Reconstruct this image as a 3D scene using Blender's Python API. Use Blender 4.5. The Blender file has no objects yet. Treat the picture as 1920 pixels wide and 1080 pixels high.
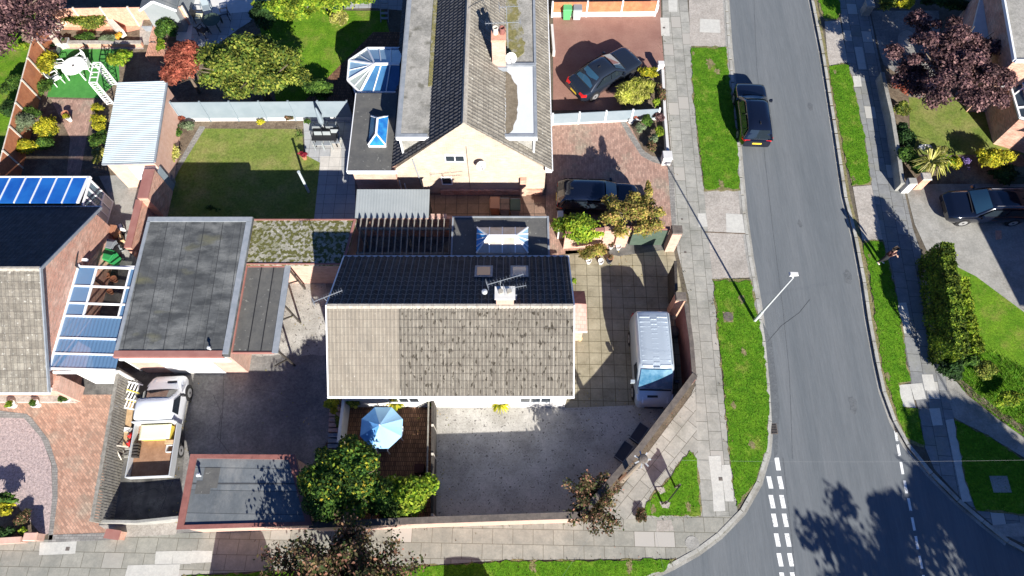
import bpy, math, random
import numpy as np
from math import radians, sin, cos, pi, atan2, hypot
from mathutils import Vector, Matrix
from mathutils.geometry import tessellate_polygon
S = bpy.context.scene
COL = S.collection
# ---------------- camera, sky, sun, exposure ----------------
FP, TH, CH = 1281.0, radians(24.0), 33.0
cam = bpy.data.objects.new('camera', bpy.data.cameras.new('camera')); COL.objects.link(cam)
cam.location = (0, 0, CH); cam.rotation_euler = (TH, 0, 0)
cam.data.sensor_width = 36; cam.data.lens = 36*FP/1920; cam.data.clip_end = 2000
S.camera = cam
SUN_EL, SUN_AZ = radians(27.4), radians(21.0)      # the sun stands to the south, a little east
w = bpy.data.worlds.new('World'); S.world = w; w.use_nodes = True
wn = w.node_tree.nodes; bg = wn['Background']
sky = wn.new('ShaderNodeTexSky'); sky.sky_type = 'NISHITA'; sky.sun_disc = False
sky.sun_elevation = SUN_EL; sky.sun_rotation = pi - SUN_AZ; sky.air_density = 1.0; sky.dust_density = .1; sky.ozone_density = 4.0
tint = wn.new('ShaderNodeMix'); tint.data_type = 'RGBA'; tint.blend_type = 'MULTIPLY'; tint.inputs[0].default_value = 1; tint.inputs[7].default_value = (.56, .74, 1.12, 1)
w.node_tree.links.new(sky.outputs[0], tint.inputs[6]); w.node_tree.links.new(tint.outputs[2], bg.inputs[0]); bg.inputs[1].default_value = 0.05
sl = bpy.data.lights.new('sun', 'SUN'); sl.energy = 5.0; sl.angle = radians(.5); sl.color = (1, .955, .88)
so = bpy.data.objects.new('sun', sl); COL.objects.link(so)
sdir = Vector((sin(SUN_AZ)*cos(SUN_EL), -cos(SUN_AZ)*cos(SUN_EL), sin(SUN_EL)))
so.rotation_euler = (-sdir).to_track_quat('-Z', 'Y').to_euler(); so.location = (10, -30, 40)
S.view_settings.view_transform = 'Standard'; S.view_settings.look = 'None'
S.view_settings.exposure = 1.08; S.view_settings.gamma = 1

def W(px, py, z=0.0):
    """ground-plan position of a point of the survey photo at height z"""
    u, v = px-960.0, 540.0-py
    t = (CH-z)/(FP*cos(TH) - v*sin(TH))
    return Vector((u*t, (FP*sin(TH)+v*cos(TH))*t, z))

# ---------------- materials ----------------
MATS = {}
def mat(name, c1, c2=None, sc=3.0, c3=None, sc3=.35, lo3=.5, hi3=.68, rough=.85, bump=0.0, bsc=30, metal=0, spec=.4,
        brick=None, coord='xy', alpha=1.0, coat=0, fine=.0, isl=None, trans=0, mott=None, stretch=None, fs=9):
    m = bpy.data.materials.new(name); m.use_nodes = True; MATS[name] = m
    nt = m.node_tree; N = nt.nodes; L = nt.links; B = N['Principled BSDF']
    B.inputs['Roughness'].default_value = rough; B.inputs['Metallic'].default_value = metal
    B.inputs['Specular IOR Level'].default_value = spec; B.inputs['Alpha'].default_value = alpha
    B.inputs['Coat Weight'].default_value = coat; B.inputs['Coat Roughness'].default_value = .06
    B.inputs['Transmission Weight'].default_value = trans
    def mix(f, a, b, t='MIX'):
        n = N.new('ShaderNodeMix'); n.data_type = 'RGBA'; n.blend_type = t; n.clamp_factor = True
        for s, v in ((0, f), (6, a), (7, b)):
            if isinstance(v, (int, float)): n.inputs[s].default_value = v
            elif isinstance(v, tuple): n.inputs[s].default_value = (*v[:3], 1)
            else: L.new(v, n.inputs[s])
        return n.outputs[2]
    def ramp(x, a, b):
        n = N.new('ShaderNodeMapRange'); n.inputs[1].default_value = a; n.inputs[2].default_value = b; L.new(x, n.inputs[0]); return n.outputs[0]
    def math_(op, a, b):
        n = N.new('ShaderNodeMath'); n.operation = op
        for i, v in enumerate((a, b)):
            if isinstance(v, (int, float)): n.inputs[i].default_value = v
            else: L.new(v, n.inputs[i])
        return n.outputs[0]
    if isl:
        g = N.new('ShaderNodeNewGeometry'); r = N.new('ShaderNodeValToRGB'); L.new(g.outputs['Random Per Island'], r.inputs[0])
        e = r.color_ramp.elements
        while len(e) < len(isl): e.new(.5)
        for i, c in enumerate(isl): e[i].position = i/(len(isl)-1); e[i].color = (*c, 1)
        nz = N.new('ShaderNodeTexNoise'); nz.inputs['Scale'].default_value = 1.5; nz.inputs['Detail'].default_value = 3; L.new(g.outputs['Position'], nz.inputs['Vector'])
        cl = mix(1.0, r.outputs[0], mix(ramp(nz.outputs[0], .36, .64), (.5,)*3, (1.45,)*3), 'MULTIPLY'); L.new(cl, B.inputs['Base Color'])
        if trans == 0:
            T = N.new('ShaderNodeBsdfTranslucent'); L.new(cl, T.inputs[0]); X = N.new('ShaderNodeMixShader'); X.inputs[0].default_value = .3
            L.new(B.outputs[0], X.inputs[1]); L.new(T.outputs[0], X.inputs[2]); L.new(X.outputs[0], N['Material Output'].inputs[0])
        return m
    if c2 is None and brick is None and not bump and not fine and c3 is None:
        B.inputs['Base Color'].default_value = (*c1, 1); return m
    geo = N.new('ShaderNodeNewGeometry'); pos = geo.outputs['Position']
    if coord == 'uv':
        tc = N.new('ShaderNodeUVMap'); pos = tc.outputs[0]
    elif coord == 'obj':
        tc = N.new('ShaderNodeTexCoord'); pos = tc.outputs['Object']
    if stretch:
        sm = N.new('ShaderNodeMapping'); sm.inputs['Scale'].default_value = stretch; L.new(pos, sm.inputs[0]); spos = sm.outputs[0]
    else: spos = pos
    def noise(s, d=5, r=.6):
        n = N.new('ShaderNodeTexNoise'); n.inputs['Scale'].default_value = s; n.inputs['Detail'].default_value = d; n.inputs['Roughness'].default_value = r
        L.new(spos, n.inputs['Vector']); return n.outputs[0]
    col = c1
    if c2 is not None: col = mix(ramp(noise(sc), .38, .62), c1, c2)
    if c3 is not None: col = mix(ramp(noise(sc3, 6, .65), lo3, hi3), col, c3)
    if mott: col = mix(ramp(noise(mott[0], 3, .5), mott[1], mott[1]+mott[2]), col, mott[3])
    if fine:
        f = ramp(noise(fs, 5, .85), .34, .66); col = mix(1.0, col, mix(f, (1-fine,)*3, (1+fine,)*3), 'MULTIPLY')
    hgt = None
    if bump: hgt = noise(bsc, 4, .7)
    if brick:
        bw, bh, ms, mc, rot, var = brick[:6]
        if coord == 'wall':
            sp = N.new('ShaderNodeSeparateXYZ'); L.new(pos, sp.inputs[0]); sn = N.new('ShaderNodeSeparateXYZ'); L.new(geo.outputs['True Normal'], sn.inputs[0])
            ax = math_('ABSOLUTE', sn.outputs[0], 0); isx = math_('GREATER_THAN', ax, .7)
            hz = N.new('ShaderNodeMix'); L.new(isx, hz.inputs[0]); L.new(sp.outputs[0], hz.inputs[2]); L.new(sp.outputs[1], hz.inputs[3])
            isz = math_('GREATER_THAN', math_('ABSOLUTE', sn.outputs[2], 0), .7)
            vz = N.new('ShaderNodeMix'); L.new(isz, vz.inputs[0]); L.new(sp.outputs[2], vz.inputs[2]); L.new(sp.outputs[1], vz.inputs[3])
            cb = N.new('ShaderNodeCombineXYZ'); L.new(hz.outputs[0], cb.inputs[0]); L.new(vz.outputs[0], cb.inputs[1]); vec = cb.outputs[0]
        else: vec = pos
        mp = N.new('ShaderNodeMapping'); L.new(vec, mp.inputs[0]); mp.inputs['Rotation'].default_value = (0, 0, radians(rot))
        bt = N.new('ShaderNodeTexBrick'); L.new(mp.outputs[0], bt.inputs['Vector']); bt.inputs['Scale'].default_value = 1
        bt.inputs['Brick Width'].default_value = bw; bt.inputs['Row Height'].default_value = bh; bt.inputs['Mortar Size'].default_value = ms
        bt.inputs['Mortar Smooth'].default_value = .2; bt.inputs['Color1'].default_value = (0, 0, 0, 1); bt.inputs['Color2'].default_value = (1, 1, 1, 1)
        bt.inputs['Mortar'].default_value = (.5, .5, .5, 1); bt.offset = brick[6] if len(brick) > 6 else .5
        vv = mix(bt.outputs[0], (1-var,)*3, (1+var,)*3); col = mix(1.0, col, vv, 'MULTIPLY')
        if len(brick) > 7: col = mix(ramp(bt.outputs[0], brick[8], brick[8]+.02), col, brick[7])
        col = mix(bt.outputs[1], col, mc)
        inv = math_('SUBTRACT', 1.0, bt.outputs[1])
        hgt = inv if hgt is None else math_('ADD', math_('MULTIPLY', inv, .6), math_('MULTIPLY', hgt, .4))
    if not isinstance(col, tuple): L.new(col, B.inputs['Base Color'])
    else: B.inputs['Base Color'].default_value = (*col, 1)
    if hgt is not None:
        bn = N.new('ShaderNodeBump'); bn.inputs['Strength'].default_value = min(1, bump or .3); bn.inputs['Distance'].default_value = .03
        L.new(hgt, bn.inputs['Height']); L.new(bn.outputs[0], B.inputs['Normal'])
    return m
def glassy(name, c, alpha, rough=.08):
    """tinted sheet: part see-through, part reflecting"""
    m = bpy.data.materials.new(name); m.use_nodes = True; MATS[name] = m; nt = m.node_tree; N = nt.nodes; L = nt.links; B = N['Principled BSDF']
    B.inputs['Base Color'].default_value = (*c, 1); B.inputs['Roughness'].default_value = rough; B.inputs['Alpha'].default_value = alpha
    B.inputs['Specular IOR Level'].default_value = .8
    return m

mat('asphalt_road', (.118, .132, .142), (.135, .148, .157), sc=1.5, c3=(.155, .167, .175), sc3=.9, lo3=.42, hi3=.7, rough=.9, bump=.3, bsc=45, fine=.10, spec=.3, stretch=(1, .07, 1), fs=11)
mat('asphalt_seam', (.10, .11, .118), (.12, .13, .137), sc=3, rough=.9, bump=.3, bsc=45, fine=.25)
mat('earth', (.09, .075, .055), (.13, .11, .08), sc=2, rough=1, bump=.6, bsc=12, fine=.3)
mat('soil', (.11, .08, .055), (.17, .13, .09), sc=3, c3=(.24, .20, .14), rough=1, bump=.9, bsc=10, fine=.4)
FLAGC = dict(c1=(.285, .28, .25), c2=(.35, .34, .30), sc=2.5, c3=(.225, .225, .195), sc3=.7, rough=.9, bump=.3, bsc=40, fine=.12)
mat('flags_west', **FLAGC, brick=(.92, .62, .012, (.11, .105, .085), 91.5, .08, .5, (.37, .35, .31), .88))
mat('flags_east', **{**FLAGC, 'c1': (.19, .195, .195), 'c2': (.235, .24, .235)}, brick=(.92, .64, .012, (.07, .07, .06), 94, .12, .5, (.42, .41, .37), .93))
mat('flags_south', **{**FLAGC, 'c1': (.25, .245, .21), 'c2': (.31, .30, .255)}, brick=(.92, .66, .012, (.12, .11, .08), 1, .08, .5, (.40, .38, .34), .93))
mat('flags_diagonal', **FLAGC, brick=(.95, .62, .012, (.10, .09, .07), -48, .12))
mat('flag_pale', (.46, .45, .41), (.52, .51, .46), sc=3, rough=.9, bump=.2, fine=.1)
mat('concrete_pink', (.36, .325, .285), (.42, .385, .34), sc=3, c3=(.30, .275, .24), sc3=.6, rough=.95, bump=.5, bsc=50, fine=.3)
mat('concrete', (.27, .265, .24), (.34, .33, .30), sc=1.5, c3=(.20, .19, .165), sc3=.5, rough=.95, bump=.4, bsc=30, fine=.2)
mat('kerb', (.34, .335, .30), (.42, .41, .37), sc=4, rough=.9, bump=.3, fine=.15, c3=(.24, .23, .19), sc3=1)
mat('lawn_green', (.08, .18, .011), (.125, .235, .016), sc=1.4, c3=(.20, .225, .045), sc3=.8, lo3=.5, hi3=.7, rough=1, bump=1, bsc=14, fine=.42, spec=.1)
mat('lawn_verge', (.06, .16, .008), (.10, .215, .012), sc=2.0, c3=(.22, .23, .05), sc3=1.0, lo3=.56, hi3=.78, rough=1, bump=1, bsc=16, fine=.5, spec=.1)
mat('lawn_yellow', (.125, .175, .035), (.17, .215, .045), sc=1.2, c3=(.25, .235, .085), sc3=.7, lo3=.45, hi3=.7, rough=1, bump=.8, bsc=18, fine=.36, fs=7, spec=.1)
mat('lawn_artificial', (.055, .22, .045), (.07, .26, .055), sc=3, rough=.9, bump=.4, bsc=30, fine=.1, spec=.2)
mat('dry_edge', (.25, .20, .11), (.15, .15, .05), sc=5, rough=1, bump=1, bsc=15, fine=.35)
mat('gravel_pale', (.50, .48, .44), (.43, .41, .37), sc=1.2, c3=(.31, .295, .265), sc3=.45, lo3=.44, hi3=.62, rough=1, bump=.7, bsc=30, fine=.3, mott=(7, .60, .06, (.14, .13, .12)), fs=7)
mat('gravel_pink', (.46, .36, .335), (.36, .29, .28), sc=8, rough=1, bump=1, bsc=16, fine=.4, mott=(13, .6, .08, (.2, .16, .16)))
mat('yard_asphalt', (.24, .23, .21), (.30, .285, .26), sc=1, c3=(.16, .155, .15), sc3=.4, lo3=.4, hi3=.6, rough=1, bump=.4, bsc=25, fine=.34, fs=7)
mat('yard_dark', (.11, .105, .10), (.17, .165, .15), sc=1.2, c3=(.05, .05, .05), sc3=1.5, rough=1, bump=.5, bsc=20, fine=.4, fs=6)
mat('patio_tan', (.27, .24, .165), (.335, .30, .215), sc=1.0, c3=(.19, .165, .11), sc3=.7, rough=.95, bump=.3, fine=.15, brick=(.62, .62, .014, (.10, .085, .05), 1, .10, 0.0))
mat('patio_grey', (.33, .34, .345), (.38, .385, .385), sc=1.5, rough=.9, bump=.2, fine=.08, brick=(.62, .62, .012, (.14, .14, .14), 0, .07, 0.0))
mat('patio_pale', (.5, .475, .43), (.56, .53, .48), sc=2, rough=.9, bump=.2, fine=.08, brick=(.62, .62, .01, (.3, .29, .27), 0, .05, 0.0))
mat('alley_slabs', (.17, .115, .085), (.23, .15, .11), sc=1.5, rough=.95, bump=.3, fine=.2, brick=(.62, .62, .014, (.05, .04, .035), 0, .16, 0.0))
mat('brick_pave', (.33, .20, .155), (.39, .25, .195), sc=2, c3=(.30, .25, .19), sc3=.6, rough=.95, bump=.3, fine=.12, brick=(.21, .105, .006, (.20, .15, .12), 90, .22))
mat('brick_edge', (.22, .215, .20), (.27, .255, .235), sc=3, rough=.95, bump=.3, brick=(.22, .11, .008, (.13, .12, .11), 0, .18))
mat('herringbone', (.40, .225, .155), (.46, .28, .20), sc=2, c3=(.36, .28, .21), sc3=.7, rough=.95, bump=.3, fine=.1, brick=(.21, .105, .008, (.25, .18, .14), 45, .25))
mat('red_tarmac', (.24, .125, .098), (.28, .155, .12), sc=.8, c3=(.32, .185, .145), sc3=.3, rough=.95, bump=.3, bsc=50, fine=.12)
mat('brick_deck', (.15, .075, .042), (.22, .115, .065), sc=2, rough=.9, bump=.4, fine=.15, brick=(.105, .21, .012, (.035, .02, .015), 0, .3))
mat('brick_cream', (.45, .36, .275), (.52, .43, .34), sc=2.5, c3=(.42, .30, .22), sc3=.7, rough=.9, bump=.2, brick=(.225, .075, .01, (.50, .43, .35), 0, .14), coord='wall')
mat('brick_red', (.48, .21, .14), (.58, .31, .22), sc=2.5, c3=(.62, .42, .32), sc3=.8, rough=.9, bump=.25, brick=(.225, .075, .01, (.48, .36, .29), 0, .26), coord='wall')
mat('brick_pink', (.52, .29, .22), (.58, .36, .28), sc=2.5, rough=.9, bump=.25, brick=(.225, .075, .01, (.46, .36, .30), 0, .15), coord='wall')
mat('coping_maroon', (.22, .085, .07), (.27, .11, .09), sc=3, rough=.85, bump=.2, fine=.1)
mat('coping_dark', (.10, .085, .075), (.15, .125, .105), sc=3, rough=.9, bump=.4, fine=.2)
mat('render_white', (.62, .61, .59), (.55, .54, .52), sc=2, rough=.8)
mat('upvc', (.80, .81, .82), rough=.35)
mat('tile_grey', (.165, .148, .122), (.215, .195, .16), sc=2.5, c3=(.25, .23, .19), sc3=1.1, rough=.95, fine=.25, coord='uv', brick=(.30, .34, .008, (.08, .07, .06), 0, .16, 0.0), mott=(7, .63, .06, (.36, .35, .31)))
mat('tile_plain', (.225, .195, .155), (.26, .23, .185), sc=1.3, c3=(.185, .165, .135), sc3=.8, rough=.95, fine=.14, coord='uv', brick=(.17, .34, .010, (.16, .14, .115), 0, .05, 0.0), stretch=(1.6, .8, 1), mott=(9, .68, .04, (.40, .38, .34)))
mat('tile_mossy', (.17, .15, .122), (.21, .19, .155), sc=2.5, c3=(.25, .225, .185), sc3=1, rough=.95, fine=.28, coord='uv', brick=(.17, .34, .014, (.075, .066, .055), 0, .10, 0.0), stretch=(1.8, .75, 1), mott=(4.2, .585, .04, (.05, .042, .03)))
mat('tile_shaded', (.045, .045, .05), (.065, .065, .07), sc=3, rough=.8, fine=.2, coord='uv', brick=(.30, .34, .01, (.03, .03, .03), 0, .2, 0.0))  # near-black tile copy: shade painted in on slopes turned from the sun
mat('tile_rear_shaded', (.042, .038, .036), (.068, .062, .056), sc=3, rough=.85, fine=.3, coord='uv', brick=(.31, .34, .022, (.17, .16, .15), 0, .25, 0.0))  # shade painted into the rear tiles; pale joints stand for sunlit rib lines
mat('ridge_tile', (.30, .27, .225), (.38, .35, .30), sc=5, rough=.95, fine=.2, bump=.3)
mat('felt_grey', (.05, .054, .056), (.10, .105, .105), sc=1.1, c3=(.18, .185, .178), sc3=.9, lo3=.47, hi3=.7, rough=.85, bump=.15, fine=.16, stretch=(.8, 1.7, 1), mott=(.42, .60, .10, (.125, .122, .075)), brick=(80, .93, .018, (.03, .032, .034), 88, .16))
mat('felt_slate', (.095, .108, .118), (.135, .148, .155), sc=.8, c3=(.19, .195, .19), sc3=.6, rough=.75, bump=.12, fine=.14, stretch=(1.5, .9, 1), brick=(80, .95, .014, (.05, .055, .06), 1, .12))
mat('felt_black', (.045, .048, .052), (.065, .068, .07), sc=1.5, rough=.7, bump=.1)
mat('felt_char', (.085, .085, .082), (.11, .108, .10), sc=2, rough=.8, fine=.1, mott=(6, .67, .03, (.2, .2, .18)), bump=.1)
mat('felt_old', (.28, .27, .24), (.35, .335, .30), sc=1.3, c3=(.20, .195, .175), sc3=.9, rough=.95, fine=.3, bump=.3, mott=(1.1, .6, .1, (.15, .145, .12)))
mat('roof_moss', (.16, .15, .05), (.23, .20, .08), sc=4, c3=(.30, .29, .25), sc3=2.2, rough=1, fine=.35, bump=.8)
mat('chippings', (.26, .25, .205), (.34, .325, .27), sc=3, c3=(.17, .17, .09), sc3=.7, rough=1, fine=.45, bump=1, bsc=12, mott=(5, .47, .06, (.095, .095, .025)))
mat('membrane', (.60, .62, .62), (.62, .64, .64), sc=2, rough=.6)
mat('stain_brown', (.16, .13, .09), (.21, .175, .125), sc=3, rough=1, fine=.3)
mat('lead', (.22, .245, .27), (.28, .30, .325), sc=3, rough=.6)
mat('steel_pale', (.44, .50, .51), (.40, .455, .465), sc=1.2, rough=.6)
mat('sheet_grey', (.25, .275, .28), (.28, .305, .31), sc=1, rough=.6)
mat('wood_dark', (.045, .038, .032), (.07, .06, .05), sc=8, rough=.8)
mat('wood_grey', (.20, .185, .155), (.30, .28, .24), sc=5, rough=.9, fine=.2, bump=.3)
mat('wood_pale', (.55, .50, .42), (.65, .60, .51), sc=5, rough=.9, fine=.15)
mat('wood_light', (.45, .30, .16), (.55, .38, .22), sc=4, rough=.85, fine=.2)
mat('fence_orange', (.43, .155, .07), (.50, .20, .095), sc=3, c3=(.35, .13, .07), sc3=1, rough=.9, fine=.15)
mat('fence_blue', (.20, .245, .275), (.23, .275, .305), sc=1.2, rough=.75)
mat('render_pink', (.62, .38, .29), (.66, .43, .34), sc=3, rough=.9, fine=.1)
mat('brick_terra', (.55, .28, .19), (.62, .34, .24), sc=3, rough=.9, fine=.25)
mat('black_paint', (.012, .013, .017), rough=.12, coat=1, spec=.6)
mat('navy_paint', (.004, .006, .014), rough=.1, coat=1, spec=.6)
mat('grey_paint', (.018, .024, .036), rough=.25, coat=.8, metal=.2)
mat('silver_paint', (.50, .57, .62), rough=.35, coat=.7, metal=.35)
mat('white_paint', (.80, .82, .84), rough=.3, coat=.5)
mat('car_glass', (.015, .022, .03), rough=.04, spec=.9)
mat('van_glass_reflect', (.04, .13, .21), (.20, .34, .42), sc=1.0, rough=.05, spec=1.0, coord='obj')  # mottled pale blue is a sky reflection painted into the windscreen
mat('screen_glass_reflect', (.025, .07, .12), rough=.05, spec=1.0)  # blue base colour paints reflected sky into the car screens
mat('tyre', (.02, .02, .02), rough=.9)
mat('alloy', (.5, .5, .5), rough=.35, metal=.6)
mat('plastic_black', (.022, .022, .024), rough=.5)
mat('trim_grey', (.17, .18, .19), rough=.5)
mat('chrome', (.7, .7, .72), rough=.2, metal=.9)
mat('lamp_red', (.5, .015, .015), rough=.2); mat('lamp_clear', (.75, .8, .85), rough=.1, spec=.9); mat('plate_yellow', (.75, .55, .04), rough=.4)
mat('plate_text', (.02, .02, .02), rough=.5)
mat('bin_green', (.03, .27, .08), rough=.5); mat('bin_grey', (.20, .22, .24), rough=.5); mat('bin_brown', (.36, .17, .10), rough=.55); mat('bin_lightgreen', (.10, .38, .15), rough=.5)
mat('paint_line', (.80, .80, .78), (.70, .71, .68), sc=6, rough=.7, mott=(14, .60, .05, (.30, .31, .31)))
mat('iron', (.10, .085, .075), (.16, .135, .115), sc=8, rough=.8, bump=.3)
mat('galv', (.55, .57, .58), rough=.5, metal=.2)
mat('pole_wood', (.20, .16, .12), (.27, .22, .17), sc=6, rough=.9)
mat('terracotta', (.42, .18, .10), rough=.85); mat('pot_white', (.8, .79, .75), rough=.6); mat('pot_dark', (.04, .045, .06), rough=.5)
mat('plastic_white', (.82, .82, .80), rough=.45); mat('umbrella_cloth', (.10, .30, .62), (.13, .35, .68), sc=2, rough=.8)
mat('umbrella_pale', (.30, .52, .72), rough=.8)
mat('sky_reflect_sheet', (.012, .10, .42), (.02, .16, .52), sc=.8, rough=.12, spec=.7)  # strong blue is exaggerated sky reflection, put into the sheet colour
mat('blue_pane', (.035, .11, .24), (.055, .16, .30), sc=1, rough=.15, spec=.8)
mat('blue_pane_pale', (.22, .36, .48), (.28, .42, .53), sc=1, rough=.15, spec=.8)
mat('clear_pane', (.26, .30, .28), (.32, .36, .34), sc=2, rough=.1, spec=.8)
mat('lantern_pane', (.02, .14, .45), (.04, .28, .6), sc=2, rough=.08, spec=.9)
mat('lantern_warm', (.42, .34, .27), (.55, .5, .45), sc=1.5, rough=.15, spec=.8)
mat('skylight_pane', (.40, .22, .165), rough=.1, spec=.8)
mat('window_dark', (.03, .04, .05), rough=.05, spec=.8)
glassy('polycarb', (.13, .25, .42), .72, .2); glassy('clear_glass', (.25, .35, .42), .35, .05)
mat('maroon_board', (.28, .12, .10), (.32, .15, .125), sc=2, rough=.8)
mat('porch_tile', (.62, .33, .27), (.68, .39, .32), sc=2, rough=.9, brick=(.2, .2, .008, (.45, .25, .2), 0, .1, .5))
mat('skin', (.55, .34, .25), rough=.6); mat('cloth_black', (.02, .02, .024), rough=.9); mat('cloth_maroon', (.05, .016, .015), rough=.9); mat('hair', (.05, .035, .025), rough=.8)
mat('red_plastic', (.55, .02, .02), rough=.4); mat('yellow_plastic', (.75, .60, .10), rough=.5); mat('cream_lid', (.82, .78, .52), rough=.5)
mat('truck_floor', (.26, .14, .08), (.33, .19, .115), sc=2.5, c3=(.20, .11, .07), rough=.9, coord='obj', fine=.15)
mat('green_gate', (.055, .085, .06), (.07, .10, .075), sc=3, rough=.8)
mat('bark', (.12, .09, .065), (.18, .14, .10), sc=12, rough=1); mat('bark_pale', (.36, .33, .29), (.28, .25, .21), sc=8, rough=1)
LV = dict(rough=.75, spec=.25)
mat('leaf_green', (0,0,0), isl=[(.018, .05, .010), (.04, .10, .014), (.075, .15, .02), (.12, .20, .03)], **LV)
mat('leaf_hedge', (0,0,0), isl=[(.03, .07, .010), (.08, .15, .014), (.16, .24, .02), (.28, .33, .035)], **LV)
mat('leaf_plume', (0,0,0), isl=[(.14, .18, .02), (.30, .33, .04), (.46, .45, .09), (.55, .52, .15)], **LV)
mat('leaf_dark', (0,0,0), isl=[(.012, .035, .010), (.025, .065, .014), (.045, .095, .02)], **LV)
mat('leaf_lime', (0,0,0), isl=[(.05, .12, .008), (.13, .23, .015), (.25, .34, .02), (.34, .38, .04)], **LV)
mat('leaf_olive', (0,0,0), isl=[(.03, .065, .012), (.09, .14, .018), (.18, .22, .028), (.33, .33, .06)], **LV)
mat('leaf_yellow', (0,0,0), isl=[(.10, .16, .01), (.30, .30, .015), (.48, .42, .02), (.55, .48, .05)], **LV)
mat('leaf_autumn', (0,0,0), isl=[(.015, .045, .01), (.03, .085, .014), (.055, .13, .018), (.02, .06, .01), (.09, .17, .02), (.10, .17, .018), (.17, .26, .025), (.50, .38, .03)], **LV)
mat('leaf_orange', (0,0,0), isl=[(.10, .13, .02), (.30, .28, .06), (.48, .32, .10), (.20, .24, .03), (.50, .28, .12)], **LV)
mat('leaf_red', (0,0,0), isl=[(.13, .03, .02), (.26, .065, .04), (.36, .10, .06), (.42, .15, .09)], **LV)
mat('leaf_purple', (0,0,0), isl=[(.022, .012, .016), (.075, .038, .044), (.17, .09, .09), (.34, .20, .18)], **LV)
mat('leaf_bronze', (0,0,0), isl=[(.025, .05, .015), (.055, .075, .02), (.12, .065, .045), (.06, .085, .022), (.38, .17, .12), (.09, .12, .03), (.22, .10, .07)], **LV)
mat('leaf_reed', (0,0,0), isl=[(.18, .22, .03), (.36, .36, .06), (.50, .46, .14), (.6, .56, .22)], **LV)
mat('leaf_grey', (0,0,0), isl=[(.08, .12, .06), (.15, .19, .10), (.24, .28, .17)], **LV)
mat('petal_white', (0,0,0), isl=[(.6, .58, .54), (.8, .78, .74)], **LV); mat('petal_red', (0,0,0), isl=[(.4, .02, .04), (.55, .06, .10)], **LV)
mat('petal_orange', (0,0,0), isl=[(.6, .25, .03), (.7, .5, .06)], **LV); mat('petal_violet', (0,0,0), isl=[(.18, .12, .32), (.3, .22, .45)], **LV)
mat('grass_blade', (0,0,0), isl=[(.045, .13, .007), (.075, .20, .010), (.12, .26, .015), (.22, .28, .045)], **LV)

# ---------------- mesh building ----------------
class MB:
    def __init__(s): s.v = []; s.f = []; s.uv = None
    def poly(s, pts):
        i = len(s.v); s.v += [tuple(p) for p in pts]; s.f.append(tuple(range(i, i+len(pts)))); return s
    def box(s, x0, y0, z0, x1, y1, z1):
        if x1 < x0: x0, x1 = x1, x0
        if y1 < y0: y0, y1 = y1, y0
        return s.hexa([(x0,y0,z0),(x1,y0,z0),(x1,y1,z0),(x0,y1,z0)], [(x0,y0,z1),(x1,y0,z1),(x1,y1,z1),(x0,y1,z1)])
    def hexa(s, b, t):
        i = len(s.v); n = len(b); s.v += [tuple(p) for p in b]+[tuple(p) for p in t]
        s.f.append(tuple(i+k for k in range(n-1, -1, -1))); s.f.append(tuple(i+n+k for k in range(n)))
        for k in range(n): j = (k+1) % n; s.f.append((i+k, i+j, i+n+j, i+n+k))
        return s
    def prism(s, pts, z0, z1):
        p = [(a[0], a[1]) for a in pts]
        ar = sum(p[k][0]*p[(k+1) % len(p)][1]-p[(k+1) % len(p)][0]*p[k][1] for k in range(len(p)))
        if ar < 0: p = p[::-1]
        i = len(s.v); n = len(p); s.v += [(x, y, z0) for x, y in p]+[(x, y, z1) for x, y in p]
        tris = tessellate_polygon([[Vector((x, y, 0)) for x, y in p]])
        for a, b, c in tris:
            cr = (p[b][0]-p[a][0])*(p[c][1]-p[a][1])-(p[b][1]-p[a][1])*(p[c][0]-p[a][0])
            if cr < 0: b, c = c, b
            s.f.append((i+n+a, i+n+b, i+n+c)); s.f.append((i+a, i+c, i+b))
        for k in range(n): j = (k+1) % n; s.f.append((i+k, i+j, i+n+j, i+n+k))
        return s
    def bar(s, p, q, w=.05, h=None, up=(0,0,1)):
        p = Vector(p); q = Vector(q); d = (q-p).normalized(); h = h or w; u = Vector(up)
        if abs(d.dot(u)) > .99: u = Vector((0, 1, 0))
        a = d.cross(u).normalized()*w/2; b = a.cross(d).normalized()*h/2
        return s.hexa([p-a-b, p+a-b, p+a+b, p-a+b], [q-a-b, q+a-b, q+a+b, q-a+b])
    def tube(s, p, q, r0, r1=None, n=8, caps=True):
        p = Vector(p); q = Vector(q); r1 = r0 if r1 is None else r1; d = (q-p).normalized(); u = Vector((0,0,1)) if abs(d.z) < .9 else Vector((0,1,0))
        a = d.cross(u).normalized(); b = a.cross(d)
        i = len(s.v)
        for c, r in ((p, r0), (q, r1)):
            for k in range(n): t = -2*pi*k/n; s.v.append(tuple(c+a*cos(t)*r+b*sin(t)*r))
        for k in range(n): j = (k+1) % n; s.f.append((i+k, i+n+k, i+n+j, i+j))
        if caps: s.f.append(tuple(i+k for k in range(n))); s.f.append(tuple(i+n+k for k in range(n-1, -1, -1)))
        return s
    def lathe(s, c, prof, n=14):
        i = len(s.v); m = len(prof)
        for r, z in prof:
            for k in range(n): t = 2*pi*k/n; s.v.append((c[0]+r*cos(t), c[1]+r*sin(t), c[2]+z))
        for a in range(m-1):
            for k in range(n): j = (k+1) % n; s.f.append((i+a*n+k, i+a*n+j, i+(a+1)*n+j, i+(a+1)*n+k))
        s.f.append(tuple(i+k for k in range(n-1, -1, -1))); s.f.append(tuple(i+(m-1)*n+k for k in range(n)))
        return s
    def grid(s, rows, close=False):
        i = len(s.v); n = len(rows[0])
        for r in rows: s.v += [tuple(p) for p in r]
        for a in range(len(rows)-1):
            for k in range(n-1 if not close else n): j = (k+1) % n; s.f.append((i+a*n+k, i+a*n+j, i+(a+1)*n+j, i+(a+1)*n+k))
        return s
ORG = {}
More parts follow.
